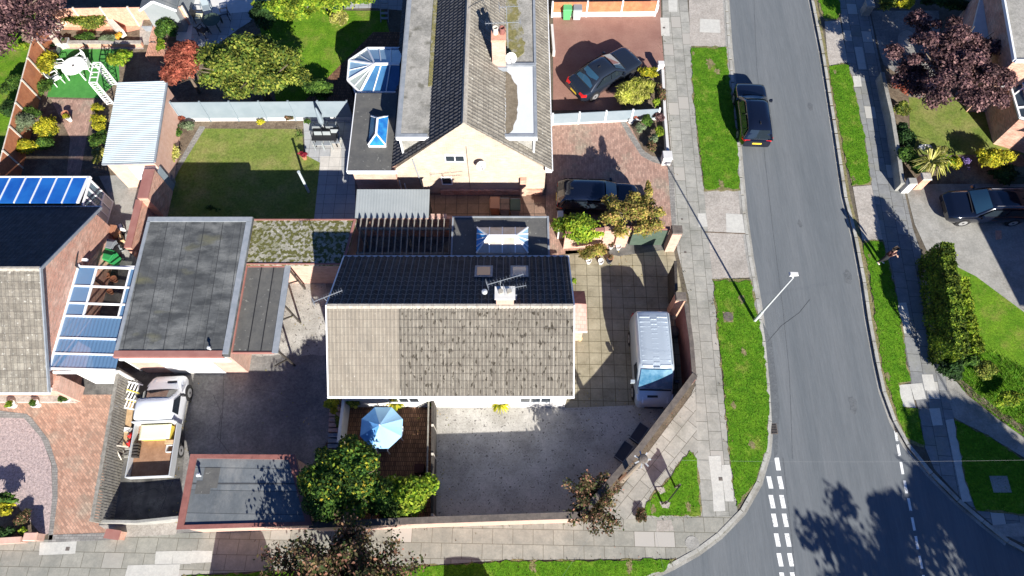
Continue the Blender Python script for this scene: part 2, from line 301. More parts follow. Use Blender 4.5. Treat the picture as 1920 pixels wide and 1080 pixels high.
def link(name, me, parent, org):
    o = bpy.data.objects.new(name, me); COL.objects.link(o)
    if parent: o.parent = parent
    ORG[o.name] = org
    return o
def build(name, mb, m, parent=None, local=False, smooth=False, org=None):
    """one mesh object; coordinates are world ones unless local"""
    if parent is not None: org = Vector((0,0,0)) if local else ORG[parent.name]
    else: org = Vector(org) if org is not None else Vector((0,0,0))
    me = bpy.data.meshes.new(name)
    v = [tuple(Vector(p)-org) for p in mb.v] if org.length else mb.v
    me.from_pydata(v, [], mb.f); me.materials.append(MATS[m] if isinstance(m, str) else m)
    if mb.uv is not None:
        ul = me.uv_layers.new(name='UVMap'); li = np.zeros(len(me.loops), dtype=np.int32); me.loops.foreach_get('vertex_index', li)
        ul.data.foreach_set('uv', np.array(mb.uv, dtype=np.float32)[li].ravel())
    if smooth: me.polygons.foreach_set('use_smooth', [True]*len(me.polygons))
    me.update()
    o = link(name, me, parent, org)
    if parent is None and org.length: o.location = org
    return o
def thing(name, label, cat, loc=(0,0,0), group=None, rz=0):
    o = bpy.data.objects.new(name, None); COL.objects.link(o); o.location = loc; o.rotation_euler = (0,0,rz); o.empty_display_size = .3
    o['label'] = label; o['category'] = cat
    if group: o['group'] = group
    ORG[o.name] = Vector(loc); return o
def tag(o, label, cat, group=None):
    o['label'] = label; o['category'] = cat
    if group: o['group'] = group
    return o
def struct(name, mb, m): o = build(name, mb, m); o['kind'] = 'structure'; return o
def dup(root, loc, rz=0, label=None, group=None, sc=None):
    r = root.copy(); COL.objects.link(r); r.location = loc; r.rotation_euler = (0,0,rz); ORG[r.name] = Vector(loc)
    if label: r['label'] = label
    if group: r['group'] = group
    if sc: r.scale = (sc,)*3
    for ch in list(root.children):
        c = ch.copy(); COL.objects.link(c); c.parent = r
        for g in list(ch.children): d = g.copy(); COL.objects.link(d); d.parent = c
    return r
def pts(lst, z=0): return [W(x, y, z) for x, y in lst]
def rough_edge(P, step=.35, amp=.05, seed=1):
    R = random.Random(seed); out = []
    for i in range(len(P)):
        a, b = P[i], P[(i+1) % len(P)]; L = (Vector(b)-Vector(a)).length; n = max(1, int(L/step))
        for k in range(n):
            p = Vector(a).lerp(Vector(b), k/n); out.append(Vector((p.x+R.uniform(-amp, amp), p.y+R.uniform(-amp, amp), p.z)))
    return out
def sheet(name, lst, z, m, rough=0, seed=1, kind='structure', zb=None):
    P = pts(lst, z)
    if rough: P = rough_edge(P, .3, rough, seed)
    mb = MB()
    if zb is not None: mb.prism(P, zb, z)
    else:
        p = [(a.x, a.y) for a in P]; mb.v = [(x, y, z) for x, y in p]
        for a, b, c in tessellate_polygon([[Vector((x, y, 0)) for x, y in p]]):
            cr = (p[b][0]-p[a][0])*(p[c][1]-p[a][1])-(p[b][1]-p[a][1])*(p[c][0]-p[a][0])
            mb.f.append((a, b, c) if cr > 0 else (a, c, b))
    o = build(name, mb, m); o['kind'] = kind; return o
def tiles(A, B, C, D, rib=.30, course=.34, amp=.035, step=.028, seg=6):
    """tiled slope; A-B along the eave, D-C along the ridge"""
    A, B, C, D = map(Vector, (A, B, C, D)); Ls = (B-A).length; Lt = (D-A).length
    n = (B-A).cross(D-A).normalized(); nx = max(8, int(round(Ls/rib))*seg); ny = max(2, int(round(Lt/course)))
    mb = MB(); mb.uv = []; rows = []
    for k in range(ny):
        for (t, h) in ((k/ny, step), ((k+1)/ny, 0.0)):
            row = []
            for i in range(nx+1):
                s = i/nx; p = A.lerp(B, s).lerp(D.lerp(C, s), t); ph = (s*Ls/rib) % 1.0
                a = max(0, cos((ph-.5)*2*pi*.9))**1.5*amp
                row.append(p+n*(h+a)); mb.uv.append((s*Ls, t*Lt-(.004 if h == 0 else -.004)))
            rows.append(row)
    mb.grid(rows); return mb
def leaves(P, Nn, size, aspect=1.6, seed=0, jit=.5):
    """many separate leaf-sized quads"""
    R = np.random.default_rng(seed); P = np.asarray(P, float); n = len(P); Nn = np.asarray(Nn, float)+R.normal(0, jit, (n, 3))
    Nn /= np.linalg.norm(Nn, axis=1)[:, None]+1e-9; T = R.normal(0, 1, (n, 3)); T -= (T*Nn).sum(1)[:, None]*Nn; T /= np.linalg.norm(T, axis=1)[:, None]+1e-9
    Bn = np.cross(Nn, T); s = (np.asarray(size)*R.uniform(.6, 1.35, n))[:, None]/2
    a = T*s*aspect; b = Bn*s
    V = np.stack([P-a, P-b*.9+a*.1, P+a, P+b*.9+a*.1], 1).reshape(-1, 3); return V
def quadmesh(name, V, m, parent=None, org=(0,0,0)):
    org = np.array(ORG[parent.name] if parent is not None else org, float)
    V = V-org; n = len(V)//4
    me = bpy.data.meshes.new(name); me.vertices.add(len(V)); me.vertices.foreach_set('co', V.astype(np.float32).ravel())
    me.loops.add(len(V)); me.loops.foreach_set('vertex_index', np.arange(len(V), dtype=np.int32)); me.polygons.add(n)
    me.polygons.foreach_set('loop_start', np.arange(0, 4*n, 4, dtype=np.int32)); me.polygons.foreach_set('loop_total', np.full(n, 4, dtype=np.int32))
    me.materials.append(MATS[m]); me.update(calc_edges=True)
    o = link(name, me, parent, Vector(org))
    if parent is None: o.location = org
    return o
def blob_leaves(c, r, n, size, seed, lumps=9, fill=.35, spread=.62):
    """leaf points on uneven lumps filling an ellipsoid of centre c, radii r"""
    R = np.random.default_rng(seed); c = np.array(c, float); r = np.array(r, float)
    d = R.normal(0, 1, (lumps, 3)); d /= np.linalg.norm(d, axis=1)[:, None]; d[:, 2] = np.abs(d[:, 2])*.9-.25; lumps_r = 1/(1+lumps*.03)
    lc = c+d*r*spread*R.uniform(.6, 1.3, (lumps, 1)); lr = R.uniform(.24, .52, lumps)*lumps_r
    lc = np.vstack([lc, c]); lr = np.append(lr, .5); w = lr**2/np.sum(lr**2); k = R.choice(lumps+1, n, p=w)
    q = R.normal(0, 1, (n, 3)); q /= np.linalg.norm(q, axis=1)[:, None]; q[:, 2] = np.where(q[:, 2] < -.3, -q[:, 2], q[:, 2])
    rad = np.where(R.random(n) < fill, R.uniform(.3, .9, n), R.normal(1, .15, n))
    P = lc[k]+q*rad[:, None]*lr[k][:, None]*r
    P[:, 2] = np.maximum(P[:, 2], .03)
    nn = q*.7+np.array([0, 0, .6]); return P, nn
def tree(name, label, px, py, z, r, m, n=5000, size=.14, seed=0, lumps=12, cat='tree', trunk=True, bark='bark', group=None, fill=.35, asp=1.6, off=(0,0), jit=.5, spread=.62, world=None):
    """px,py: where the crown's middle (height z) shows; r radii in metres"""
    c = Vector(world) if world is not None else W(px, py, z)
    base = Vector((c.x+off[0], c.y+off[1], 0))
    if isinstance(r, (int, float)): r = (r, r, r)
    r = tuple(q*.86 for q in r)
    t = thing(name, label, cat, base, group)
    n = int(n*1.6); size = size*.78; lumps = int(lumps*1.4)
    P, nn = blob_leaves(c, r, n, size, seed, lumps, fill, spread)
    quadmesh('crown' if trunk else 'foliage', leaves(P, nn, size, asp, seed, jit), m, t)
    if trunk:
        R = random.Random(seed); mb = MB(); top = Vector((c.x, c.y, c.z+r[2]*.1)); k = max(.05, r[0]*.055)
        mb.tube(base-Vector((0,0,.05)), base.lerp(top, .5), k*1.3, k, 8); mb.tube(base.lerp(top, .5), top, k, k*.4, 7)
        for i in range(9):
            a = 2*pi*i/9+R.random(); s = base.lerp(top, R.uniform(.4, .85)); e = Vector((c.x+cos(a)*r[0]*.75, c.y+sin(a)*r[1]*.75, c.z+R.uniform(-.1, .6)*r[2])); mb.tube(s, e, k*.45, k*.12, 5)
        build('trunk', mb, bark, t)
    return t
def spiky(name, label, px, py, z, r, m, n=60, seed=0, wdt=.05, cat='plant', group=None, up=.5):
    """arching strap leaves from one heart"""
    R = random.Random(seed); c = W(px, py, z); t = thing(name, label, cat, (c.x, c.y, 0), group); mb = []
    for i in range(n):
        a = R.uniform(0, 2*pi); L = r*R.uniform(.6, 1.1); e = R.uniform(.15, 1.2)*up; d = Vector((cos(a), sin(a), 0)); sd = Vector((-sin(a), cos(a), 0))*wdt*.5
        p0 = Vector((c.x, c.y, z)); p1 = p0+d*L*.55+Vector((0,0,L*e)); p2 = p0+d*L+Vector((0,0,L*(e-.25)))
        mb += [p0-sd*.5, p0+sd*.5, p1+sd, p1-sd, p1-sd, p1+sd, p2+sd*.15, p2-sd*.15]
    quadmesh('leaves', np.array([tuple(p) for p in mb]), m, t)
    if z > .25: b = MB(); b.tube((c.x, c.y, 0), (c.x, c.y, z), .05, .04, 7); build('stem', b, 'bark', t)
    return t
# ================= the ground =================
g = MB(); g.v = [(-900,-900,-.16),(900,-900,-.16),(900,900,-.16),(-900,900,-.16)]; g.f = [(0,1,2,3)]; struct('ground', g, 'earth')
KW = [(1362,-260),(1363,-90),(1364,0),(1370,90),(1381,200),(1389,300),(1398,400),(1409,480),(1423,560),(1435,640),(1443,720),(1447,790),(1441,850),(1425,905),(1394,960),(1350,1005),(1310,1035),(1262,1062),(1200,1090)]
KE = [(1495,-260),(1511,-90),(1521,0),(1541,100),(1565,250),(1583,370),(1602,445),(1618,530),(1628,600),(1643,680),(1655,735),(1675,790),(1700,835),(1745,890),(1795,940),(1842,980),(1890,1018),(1930,1040),(2010,1080)]
kw = [W(*p) for p in KW]+[Vector((4, -.5, 0)), Vector((0, -1.2, 0)), Vector((-45, -3.2, 0))]
ke = [W(*p) for p in KE]+[Vector((34, -1, 0)), Vector((60, -2.5, 0))]
r = MB(); r.prism([Vector((p.x, p.y)) for p in kw]+[Vector((-45, -9.5)), Vector((60, -9.5))]+[Vector((p.x, p.y)) for p in reversed(ke)], -.17, -.11); struct('road', r, 'asphalt_road')
def offset(line, d):
    out = []
    for i, p in enumerate(line):
        a = line[max(0, i-1)]; b = line[min(len(line)-1, i+1)]; t = (b-a); t.z = 0; t.normalize(); out.append(p+Vector((-t.y, t.x, 0))*d)
    return out
# plots of land on both sides of the road, standing a kerb's height above it
b = MB(); b.prism([Vector((-60, 60)), Vector((-60, -3.2))]+[p for p in reversed(kw)]+[Vector((kw[0].x, 60))], -.17, -.012); struct('land_west', b, 'earth')
b = MB(); b.prism([Vector((70, 60)), Vector((70, -2.5))]+[p for p in reversed(ke)]+[Vector((ke[0].x, 60))], -.17, -.012); struct('land_east', b, 'earth')
b = MB(); b.prism([Vector((-60, -9.6)), Vector((70, -9.6)), Vector((70, -40)), Vector((-60, -40))], -.17, -.012); struct('land_south', b, 'earth')
def kerbline(line, name, wd, side, stone=.9):
    mb = MB(); off = offset(line, wd*side)
    for i in range(len(line)-1):
        L = (line[i+1]-line[i]).length; n = max(1, int(L/stone))
        for k in range(n):
            t0, t1 = k/n+.009/stone, (k+1)/n-.009/stone
            q = [line[i].lerp(line[i+1], t0), line[i].lerp(line[i+1], t1), off[i].lerp(off[i+1], t1), off[i].lerp(off[i+1], t0)]
            mb.prism([(p.x, p.y) for p in q], -.14, .022)
    return struct(name, mb, 'kerb')
kerbline(kw, 'kerb_west', .17, -1); kerbline(ke, 'kerb_east', .17, 1)
# worn concrete channel along the kerb foot
def strip(line, name, w0, w1, z, m):
    a, c = offset(line, w0), offset(line, w1); mb = MB()
    for i in range(len(line)-1): mb.poly([(p.x, p.y, z) for p in (a[i], c[i], c[i+1], a[i+1])])
    if w1 < w0: mb.f = [tuple(reversed(f)) for f in mb.f]
    return struct(name, mb, m)
strip(kw[:19], 'gutter_west', .004, .16, -.106, 'concrete'); strip(ke[:17], 'gutter_east', -.004, -.15, -.106, 'concrete')
strip(ke[:13], 'kerb_backing', .18, .34, .006, 'dry_edge')
strip(kw[:14], 'kerb_backing_west', -.18, -.30, .006, 'concrete')
sheet('road_patch', [(1410,560),(1447,640),(1462,760),(1458,850),(1452,860),(1448,800),(1440,700),(1425,600)], -.105, 'asphalt_seam')
# --- west pavement
sheet('pavement_west', [(1238,-250),(1283,-250),(1289,0),(1296,85),(1308,270),(1318,340),(1322,362),(1337,520),(1347,640),(1360,770),(1369,860),(1384,966),(1316,969),(1306,800),(1304,715),(1292,560),(1270,470),(1262,330),(1251,200),(1243,80)], .0, 'flags_west')
sheet('crossover_north', [(1285,-250),(1354,-250),(1359,0),(1364,88),(1294,86)], .004, 'concrete_pink')
sheet('crossover', [(1320,358),(1389,355),(1408,520),(1336,524)], .004, 'concrete_pink')
sheet('crossover_patch', [(1361,400),(1392,402),(1397,437),(1362,436)], .008, 'flag_pale')
sheet('crossover_seam', [(1322,434),(1398,437),(1398,439),(1322,436)], .009, 'soil')
sheet('paving_slab', [(1313,35),(1349,37),(1351,62),(1312,60)], .008, 'flag_pale')
for i, q in enumerate([[(1253,0),(1270,0),(1270,22),(1254,22)], [(1238,33),(1254,33),(1256,68),(1240,67)], [(1308,400),(1323,400),(1327,425),(1310,425)],
          [(1328,855),(1351,854),(1357,922),(1336,922)], [(1352,872),(1370,871),(1376,940),(1360,940)], [(1336,922),(1357,922),(1360,958),(1338,959)],
          [(1682,722),(1706,720),(1717,764),(1695,767)], [(1706,720),(1729,718),(1737,748),(1715,750)], [(1728,702),(1749,702),(1755,732),(1734,732)], [(1742,766),(1762,765),(1768,797),(1749,798)],
          [(1683,568),(1699,567),(1706,596),(1687,596)], [(1687,596),(1703,597),(1709,625),(1694,625)], [(1599,142),(1613,142),(1616,162),(1601,163)],
          [(1602,88),(1617,88),(1625,130),(1610,130)], [(292,902),(330,902),(326,930),(288,932)], [(75,1018),(143,1015),(140,1038),(73,1040)]]):
    if 14 > i: sheet('pale_slab', q, .006, 'flag_pale')
sheet('pavement_diagonal', [(1305,720),(1306,800),(1316,969),(1100,978),(1165,915),(1295,742)], .0, 'flags_diagonal')
sheet('pavement_south', [(-60,1016),(150,1010),(330,1000),(1100,976),(1316,969),(1384,966),(1370,990),(1322,1030),(1290,1047),(950,1050),(800,1060),(560,1068),(340,1078),(330,1110),(-60,1130)], .004, 'flags_south')
sheet('cracked_slab', [(1232,976),(1258,975),(1264,995),(1231,997)], .009, 'concrete_pink')
for q in [[(292,1034),(325,1033),(322,1058),(290,1059)], [(325,1033),(360,1033),(358,1057),(323,1058)], [(360,1032),(398,1033),(397,1054),(358,1056)], [(240,1060),(338,1057),(330,1110),(225,1112)], [(75,1017),(144,1015),(141,1038),(73,1041)]]:
    sheet('pale_slab', q, .009, 'flag_pale')
# --- grass verges
VER = {'grass_verge_north': [(1294,88),(1361,87),(1366,130),(1381,250),(1388,356),(1322,358),(1312,290),(1300,180)],
 'grass_verge_south': [(1337,524),(1407,521),(1421,590),(1434,660),(1443,760),(1437,850),(1417,905),(1382,955),(1371,880),(1356,720),(1346,620)],
 'grass_triangle': [(1292,846),(1305,852),(1315,967),(1240,970),(1204,968),(1212,945),(1250,900)],
 'grass_verge_bottom': [(340,1080),(560,1070),(800,1062),(950,1052),(1270,1049),(1255,1066),(1180,1100),(330,1110)],
 'grass_verge_east_top': [(1503,-250),(1548,-250),(1576,25),(1570,38),(1545,39),(1534,0)],
 'grass_verge_east': [(1553,124),(1590,118),(1605,180),(1622,260),(1634,345),(1598,349),(1583,290),(1568,210)],
 'grass_verge_east_south': [(1617,452),(1655,450),(1664,490),(1678,540),(1690,610),(1706,718),(1684,722),(1693,765),(1722,768),(1734,840),(1700,826),(1672,750),(1655,690),(1640,600),(1632,530)],
 'grass_island': [(1788,784),(1850,815),(1935,872),(1935,966),(1832,958),(1810,900)]}
for i, (k, v) in enumerate(VER.items()):
    c = sum((p for p in pts(v)), Vector())/len(v)
    sheet('dry_fringe', v, .010, 'dry_edge', rough=.10, seed=i+20)
    P = [c+(p-c)*(.975+.012*sin(q_*.7)) for q_, p in enumerate(rough_edge(pts(v), .22, .07, i))]
    mb = MB(); mb.prism([(p.x, p.y) for p in P], -.005, .026); struct(k, mb, 'lawn_verge')
sheet('bare_patch', [(1231,915),(1243,912),(1248,922),(1238,928)], .03, 'concrete_pink', rough=.05); sheet('bare_patch', [(1238,942),(1256,941),(1254,953),(1241,953)], .03, 'concrete_pink', rough=.05)
sheet('manhole_base', [(1356,585),(1374,585),(1375,604),(1357,605)], .03, 'dry_edge', rough=.04)
# --- east pavement
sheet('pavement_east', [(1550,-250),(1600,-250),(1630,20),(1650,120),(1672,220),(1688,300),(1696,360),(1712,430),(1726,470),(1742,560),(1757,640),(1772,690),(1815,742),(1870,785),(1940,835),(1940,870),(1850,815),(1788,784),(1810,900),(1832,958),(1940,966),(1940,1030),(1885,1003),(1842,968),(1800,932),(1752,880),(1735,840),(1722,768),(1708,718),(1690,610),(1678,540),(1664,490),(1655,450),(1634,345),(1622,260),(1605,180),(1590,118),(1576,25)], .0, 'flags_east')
sheet('crossover_east', [(1546,40),(1575,38),(1590,117),(1553,123)], .004, 'concrete_pink')
sheet('crossover_east', [(1599,350),(1634,347),(1655,449),(1617,451)], .004, 'concrete_pink')
sheet('pale_flag_row', [(1773,788),(1788,785),(1822,940),(1804,941)], .005, 'flag_pale')
sheet('pale_flag_row', [(1857,985),(1940,978),(1940,1006),(1885,1006)], .005, 'concrete')
sheet('tarmac_path', [(1772,690),(1815,742),(1870,785),(1940,835),(1940,870),(1850,815),(1790,784),(1776,740)], .005, 'concrete')
# --- east plots
sheet('driveway_east', [(1698,350),(1750,345),(1940,345),(1940,590),(1905,572),(1830,515),(1788,492),(1770,460),(1738,470),(1715,420),(1706,385)], .004, 'concrete')
sheet('driveway_rust_mark', [(1866,432),(1878,432),(1878,448),(1867,450)], .008, 'brick_terra')
sheet('lawn_east', [(1786,495),(1830,518),(1940,600),(1940,820),(1870,760),(1820,700),(1800,620)], .012, 'lawn_green')
sheet('lawn_edge', [(1786,492),(1830,514),(1940,596),(1940,600),(1830,518),(1786,496)], .016, 'concrete')
sheet('rough_grass', [(1774,690),(1815,740),(1870,783),(1940,832),(1940,700),(1860,660),(1800,640),(1770,650)], .014, 'lawn_verge', rough=.05)
sheet('dead_leaves', [(1775,693),(1815,738),(1870,780),(1940,826),(1940,812),(1870,768),(1820,728),(1780,686)], .02, 'soil', rough=.08)
sheet('garden_paving_east', [(1632,20),(1760,20),(1765,90),(1745,180),(1680,190),(1650,100)], .004, 'yard_asphalt')
sheet('paved_circle', [(1700+17*cos(a*pi/8), 74+17*sin(a*pi/8)) for a in range(16)], .009, 'concrete_pink')
sheet('flower_bed_east', [(1655,120),(1700,150),(1720,260),(1770,340),(1700,352),(1694,330),(1680,230)], .006, 'soil')
sheet('lawn_small_east', [(1704,182),(1760,185),(1820,180),(1880,200),(1920,215),(1920,300),(1720,298),(1706,240)], .012, 'lawn_yellow')
sheet('front_path_east', [(1800,160),(1840,165),(1900,205),(1895,215),(1830,185),(1790,178)], .016, 'concrete_pink')
sheet('flower_bed_east', [(1720,290),(1920,290),(1920,345),(1750,345),(1715,330)], .018, 'soil')
# --- middle plots
sheet('driveway_red', [(1037,-40),(1238,-40),(1240,60),(1246,130),(1249,205),(1037,207)], .004, 'red_tarmac')
sheet('driveway_brick', [(1030,215),(1168,222),(1200,245),(1225,290),(1256,302),(1268,460),(1020,480)], .004, 'brick_pave')
sheet('driveway_edging', [(1160,222),(1170,222),(1186,250),(1210,285),(1256,300),(1262,306),(1270,460),(1262,460),(1252,312),(1222,303),(1202,292),(1178,255)], .008, 'brick_edge')
sheet('flower_bed', [(1170,215),(1245,205),(1252,298),(1222,292),(1205,280),(1190,250)], .02, 'soil')
sheet('flower_bed_corner', [(1160,150),(1243,120),(1248,205),(1165,206)], .01, 'soil')
sheet('patio_tan', [(1060,470),(1262,462),(1290,600),(1300,720),(1235,758),(1060,765)], .004, 'patio_tan')
sheet('front_gravel', [(815,740),(1075,745),(1235,757),(1310,700),(1090,972),(812,975)], .0, 'gravel_pale')
sheet('dark_brick_apron', [(1150,455),(1250,450),(1252,468),(1160,480),(1140,476)], .008, 'yard_dark')
sheet('brick_deck', [(640,735),(812,735),(815,975),(600,975),(600,850),(630,800)], .012, 'brick_deck')
sheet('driveway_west', [(425,490),(640,490),(650,735),(645,980),(330,1000),(335,700),(430,690)], .003, 'gravel_pale' if 0 else 'yard_asphalt')
sheet('driveway_sunlit_sandy', [(430,495),(612,495),(612,665),(430,668)], .007, 'gravel_pale', rough=.06)  # paler gravel laid only over the sunlit part, painting the light in
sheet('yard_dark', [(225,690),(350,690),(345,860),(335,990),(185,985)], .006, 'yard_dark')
sheet('side_alley', [(560,330),(1037,330),(1040,480),(600,480)], .002, 'alley_slabs')
sheet('lawn_middle', [(384,241),(566,242),(570,290),(600,302),(592,412),(300,412),(308,380),(335,320)], .012, 'lawn_yellow')
sheet('lawn_edging', [(384,237),(384,241),(335,320),(306,385),(298,384),(330,312),(374,237)], .016, 'brick_edge')
sheet('flower_bed', [(318,222),(650,222),(650,236),(566,242),(384,241),(374,237),(330,312),(305,340)], .008, 'soil')
sheet('patio_grey', [(568,215),(660,190),(668,420),(588,420),(600,305),(572,290)], .014, 'patio_grey')
sheet('patio_pale', [(584,274),(620,274),(620,293),(600,293),(600,320),(640,322),(640,278),(640,262),(600,262)], .018, 'patio_pale')
# --- west plots
sheet('concrete_yard', [(185,330),(305,325),(275,500),(150,520),(195,420),(205,370)], .004, 'concrete')
sheet('driveway_herringbone', [(40,715),(235,715),(190,985),(225,1008),(95,1012),(100,960),(108,880),(92,830),(60,790),(0,780),(-60,775),(-60,735)], .004, 'herringbone')
sheet('gravel_garden', [(-60,780),(0,780),(48,785),(78,822),(96,870),(98,930),(92,1000),(72,1008),(-60,1020)], .008, 'gravel_pink')
sheet('drive_edging', [(50,776),(60,784),(92,826),(108,878),(108,935),(98,1012),(90,1013),(98,930),(97,870),(78,822),(45,784),(-60,782),(-60,770),(0,770)], .012, 'brick_edge')
sheet('drive_edging', [(92,1003),(225,998),(225,1012),(90,1017)], .012, 'brick_edge')
sheet('flower_bed_west', [(-60,940),(30,945),(75,1000),(70,1014),(-60,1020)], .016, 'soil')
sheet('concrete_apron', [(185,985),(335,978),(330,1002),(225,1008)], .01, 'concrete_pink')
sheet('garden_path', [(95,185),(178,187),(162,260),(150,330),(125,330),(132,260)], .004, 'alley_slabs' if 0 else 'brick_pave')
sheet('garden_bed', [(75,10),(330,10),(320,230),(300,330),(0,335),(30,200)], .0, 'soil')
sheet('artificial_lawn', [(108,92),(222,92),(224,150),(185,184),(88,182)], .01, 'lawn_artificial')
sheet('garden_path_top', [(110,80),(265,82),(270,92),(108,92)], .008, 'concrete_pink')
sheet('stone_steps', [(262,48),(288,46),(290,84),(262,84)], .03, 'concrete_pink')
sheet('brick_terrace', [(90,22),(200,26),(262,30),(262,55),(240,60),(105,55)], .012, 'brick_terra')
sheet('back_lawn', [(480,20),(720,20),(745,120),(640,200),(520,200)], .012, 'lawn_green')
sheet('back_lawn_bed', [(345,90),(480,40),(560,150),(560,210),(330,210)], .008, 'soil')
sheet('brick_path', [(560,200),(700,60),(760,60),(760,215),(600,215)], .016, 'brick_deck')
sheet('white_patio', [(345,-40),(480,-40),(480,30),(395,92),(330,75)], .02, 'render_white')
sheet('paved_terrace', [(362,30),(470,22),(470,40),(385,92),(358,80)], .026, 'patio_grey')
sheet('neighbour_lawn', [(-60,-40),(80,-40),(60,110),(10,300),(-60,330)], .002, 'lawn_green')
sheet('upper_yard', [(470,-40),(765,-40),(760,20),(700,15),(480,20)], .002, 'patio_grey')
# --- road markings
def dash(x0, y0, x1, y1, wpx=9):
    a, c = W(x0, y0, -.105), W(x1, y1, -.105); hw = (W(x0+wpx/2, y0, 0)-W(x0-wpx/2, y0, 0)).length/2
    return [(a.x-hw, a.y, -.105), (c.x-hw, c.y, -.105), (c.x+hw, c.y, -.105), (a.x+hw, a.y, -.105)]
DA = [(1456,858,1460,882),(1461,893,1466,917),(1465,928,1470,953),(1470,963,1475,988),(1475,1000,1480,1025),(1480,1037,1485,1062),(1485,1073,1490,1098)]
DB = [(1441,893,1446,916),(1445,928,1450,953),(1450,963,1455,988),(1455,1000,1460,1025),(1460,1037,1465,1062),(1465,1073,1470,1098)]
DC = [(1679,808,1682,827),(1683,833,1687,855),(1689,866,1693,889),(1696,901,1700,925),(1703,934,1708,958),(1710,970,1715,995),(1717,1005,1721,1030),(1724,1042,1729,1066),(1731,1078,1736,1100)]
def marks(name, D, w):
    mb = MB()
    for d in D: q = dash(*d, w); mb.poly(q)
    struct(name, mb, 'paint_line')
marks('give_way_marking', DA, 8.5); marks('give_way_marking', DB, 8.5); marks('edge_marking', DC, 5)

def seam(name, line, wd, z, m):
    P = [W(x, y, 0) for x, y in line]; a, c = offset(P, wd/2), offset(P, -wd/2); mb = MB()
    for i in range(len(P)-1): mb.poly([(p.x, p.y, z) for p in (c[i], c[i+1], a[i+1], a[i])])
    if sum((c[0]-a[0])[k]*(P[1]-P[0])[1-k]*(1 if k == 0 else -1) for k in (0, 1)) < 0: mb.f = [tuple(reversed(f)) for f in mb.f]
    return struct(name, mb, m)
seam('road_seam', [(1414,-20),(1420,120),(1436,300),(1452,440),(1470,580),(1482,700),(1488,860)], .03, -.104, 'asphalt_seam')
seam('road_seam', [(1440,640),(1466,610),(1500,585),(1520,560)], .02, -.104, 'felt_black')
seam('road_seam', [(1470,858),(1478,930),(1486,1000),(1494,1090)], .05, -.104, 'asphalt_seam')
seam('drive_crack', [(400,740),(415,775),(408,820),(430,850)], .025, .0065, 'yard_dark'); seam('drive_crack', [(480,730),(520,735),(560,760),(600,755)], .02, .0065, 'yard_dark')
seam('drive_joint', [(420,690),(418,760),(412,840)], .03, .0065, 'yard_dark'); seam('yard_crack', [(262,925),(290,915),(310,930),(325,900)], .03, .0085, 'felt_black'); seam('yard_crack', [(300,960),(312,930),(306,905)], .025, .0085, 'felt_black')
seam('drive_joint', [(1788,400),(1820,402),(1870,398)], .03, .0065, 'felt_old'); seam('drive_joint', [(1722,420),(1740,435),(1800,425),(1940,425)], .025, .0065, 'felt_old')
R_ = random.Random(7)
for i, (px, py, rr, m) in enumerate(((1590,520,.5,'asphalt_seam'),(1520,200,.35,'asphalt_seam'),(1600,760,.45,'asphalt_seam'),(1500,420,.25,'asphalt_seam'))):
    c = W(px, py, -.1045); mb = MB(); mb.v = [(c.x+cos(a)*rr*R_.uniform(.5,1)*.6, c.y+sin(a)*rr*R_.uniform(.7,1.2), -.1042) for a in [k*2*pi/14 for k in range(14)]]; mb.f = [tuple(range(14))]; struct('oil_stain', mb, m)
for i, (px, py, rr) in enumerate(((1150,120,.3),(1100,60,.25),(1150,290,.35),(480,620,.5),(430,760,.6),(560,560,.4),(900,790,.6),(1080,860,.7),(1180,560,.4),(1200,700,.5),(285,930,.5),(1780,420,.4),(1750,380,.3))):
    c = W(px, py, 0); z = .0125; mb = MB(); mb.v = [(c.x+cos(a)*rr*R_.uniform(.4,1), c.y+sin(a)*rr*R_.uniform(.4,1), z) for a in [k*2*pi/16 for k in range(16)]]; mb.f = [tuple(range(16))]
# ================= buildings =================
def flatroof(root, P, z, th, m_top, m_edge, edge=.12, lip=.05, name='roof', edge_name='roof_edge'):
    """flat roof slab with a raised rim; P = plan corners"""
    mb = MB(); mb.prism(P, z-th, z); build(name, mb, m_top, root)
    cx = sum(p[0] for p in P)/len(P); cy = sum(p[1] for p in P)/len(P); mb = MB(); n = len(P)
    I = [(p[0]+(cx-p[0])*edge*2/max(.1, hypot(p[0]-cx, p[1]-cy)), p[1]+(cy-p[1])*edge*2/max(.1, hypot(p[0]-cx, p[1]-cy))) for p in P]
    for k in range(n):
        j = (k+1) % n; mb.hexa([(P[k][0],P[k][1],z+.002),(P[j][0],P[j][1],z+.002),(I[j][0],I[j][1],z+.002),(I[k][0],I[k][1],z+.002)],
                               [(P[k][0],P[k][1],z+lip),(P[j][0],P[j][1],z+lip),(I[j][0],I[j][1],z+lip),(I[k][0],I[k][1],z+lip)])
    if m_edge: build(edge_name, mb, m_edge, root)
def window(root, x, y, z, w, h, ny=-1, panes=2, frame='upvc', glass='window_dark', ax='y'):
    """window whose outer face looks along -y (ax y) or +-x"""
    mb = MB(); gl = MB(); t = .06; f = .055
    def B(m, u0, v0, u1, v1, d0, d1):
        if ax == 'y': m.box(x+u0, y+ny*d0, z+v0, x+u1, y+ny*d1, z+v1)
        else: m.box(x+ny*d0, y+u0, z+v0, x+ny*d1, y+u1, z+v1)
    B(mb, -w/2, 0, w/2, f, 0, t); B(mb, -w/2, h-f, w/2, h, 0, t)
    for i in range(panes+1): c = -w/2+f/2+(w-f)*i/panes; B(mb, c-f/2, f+.001, c+f/2, h-f-.001, .001, t-.001)
    B(gl, -w/2+.02, .02, w/2-.02, h-.02, -.02, .02)
    o = build('window', mb, frame, root); build('pane', gl, glass, o); return o
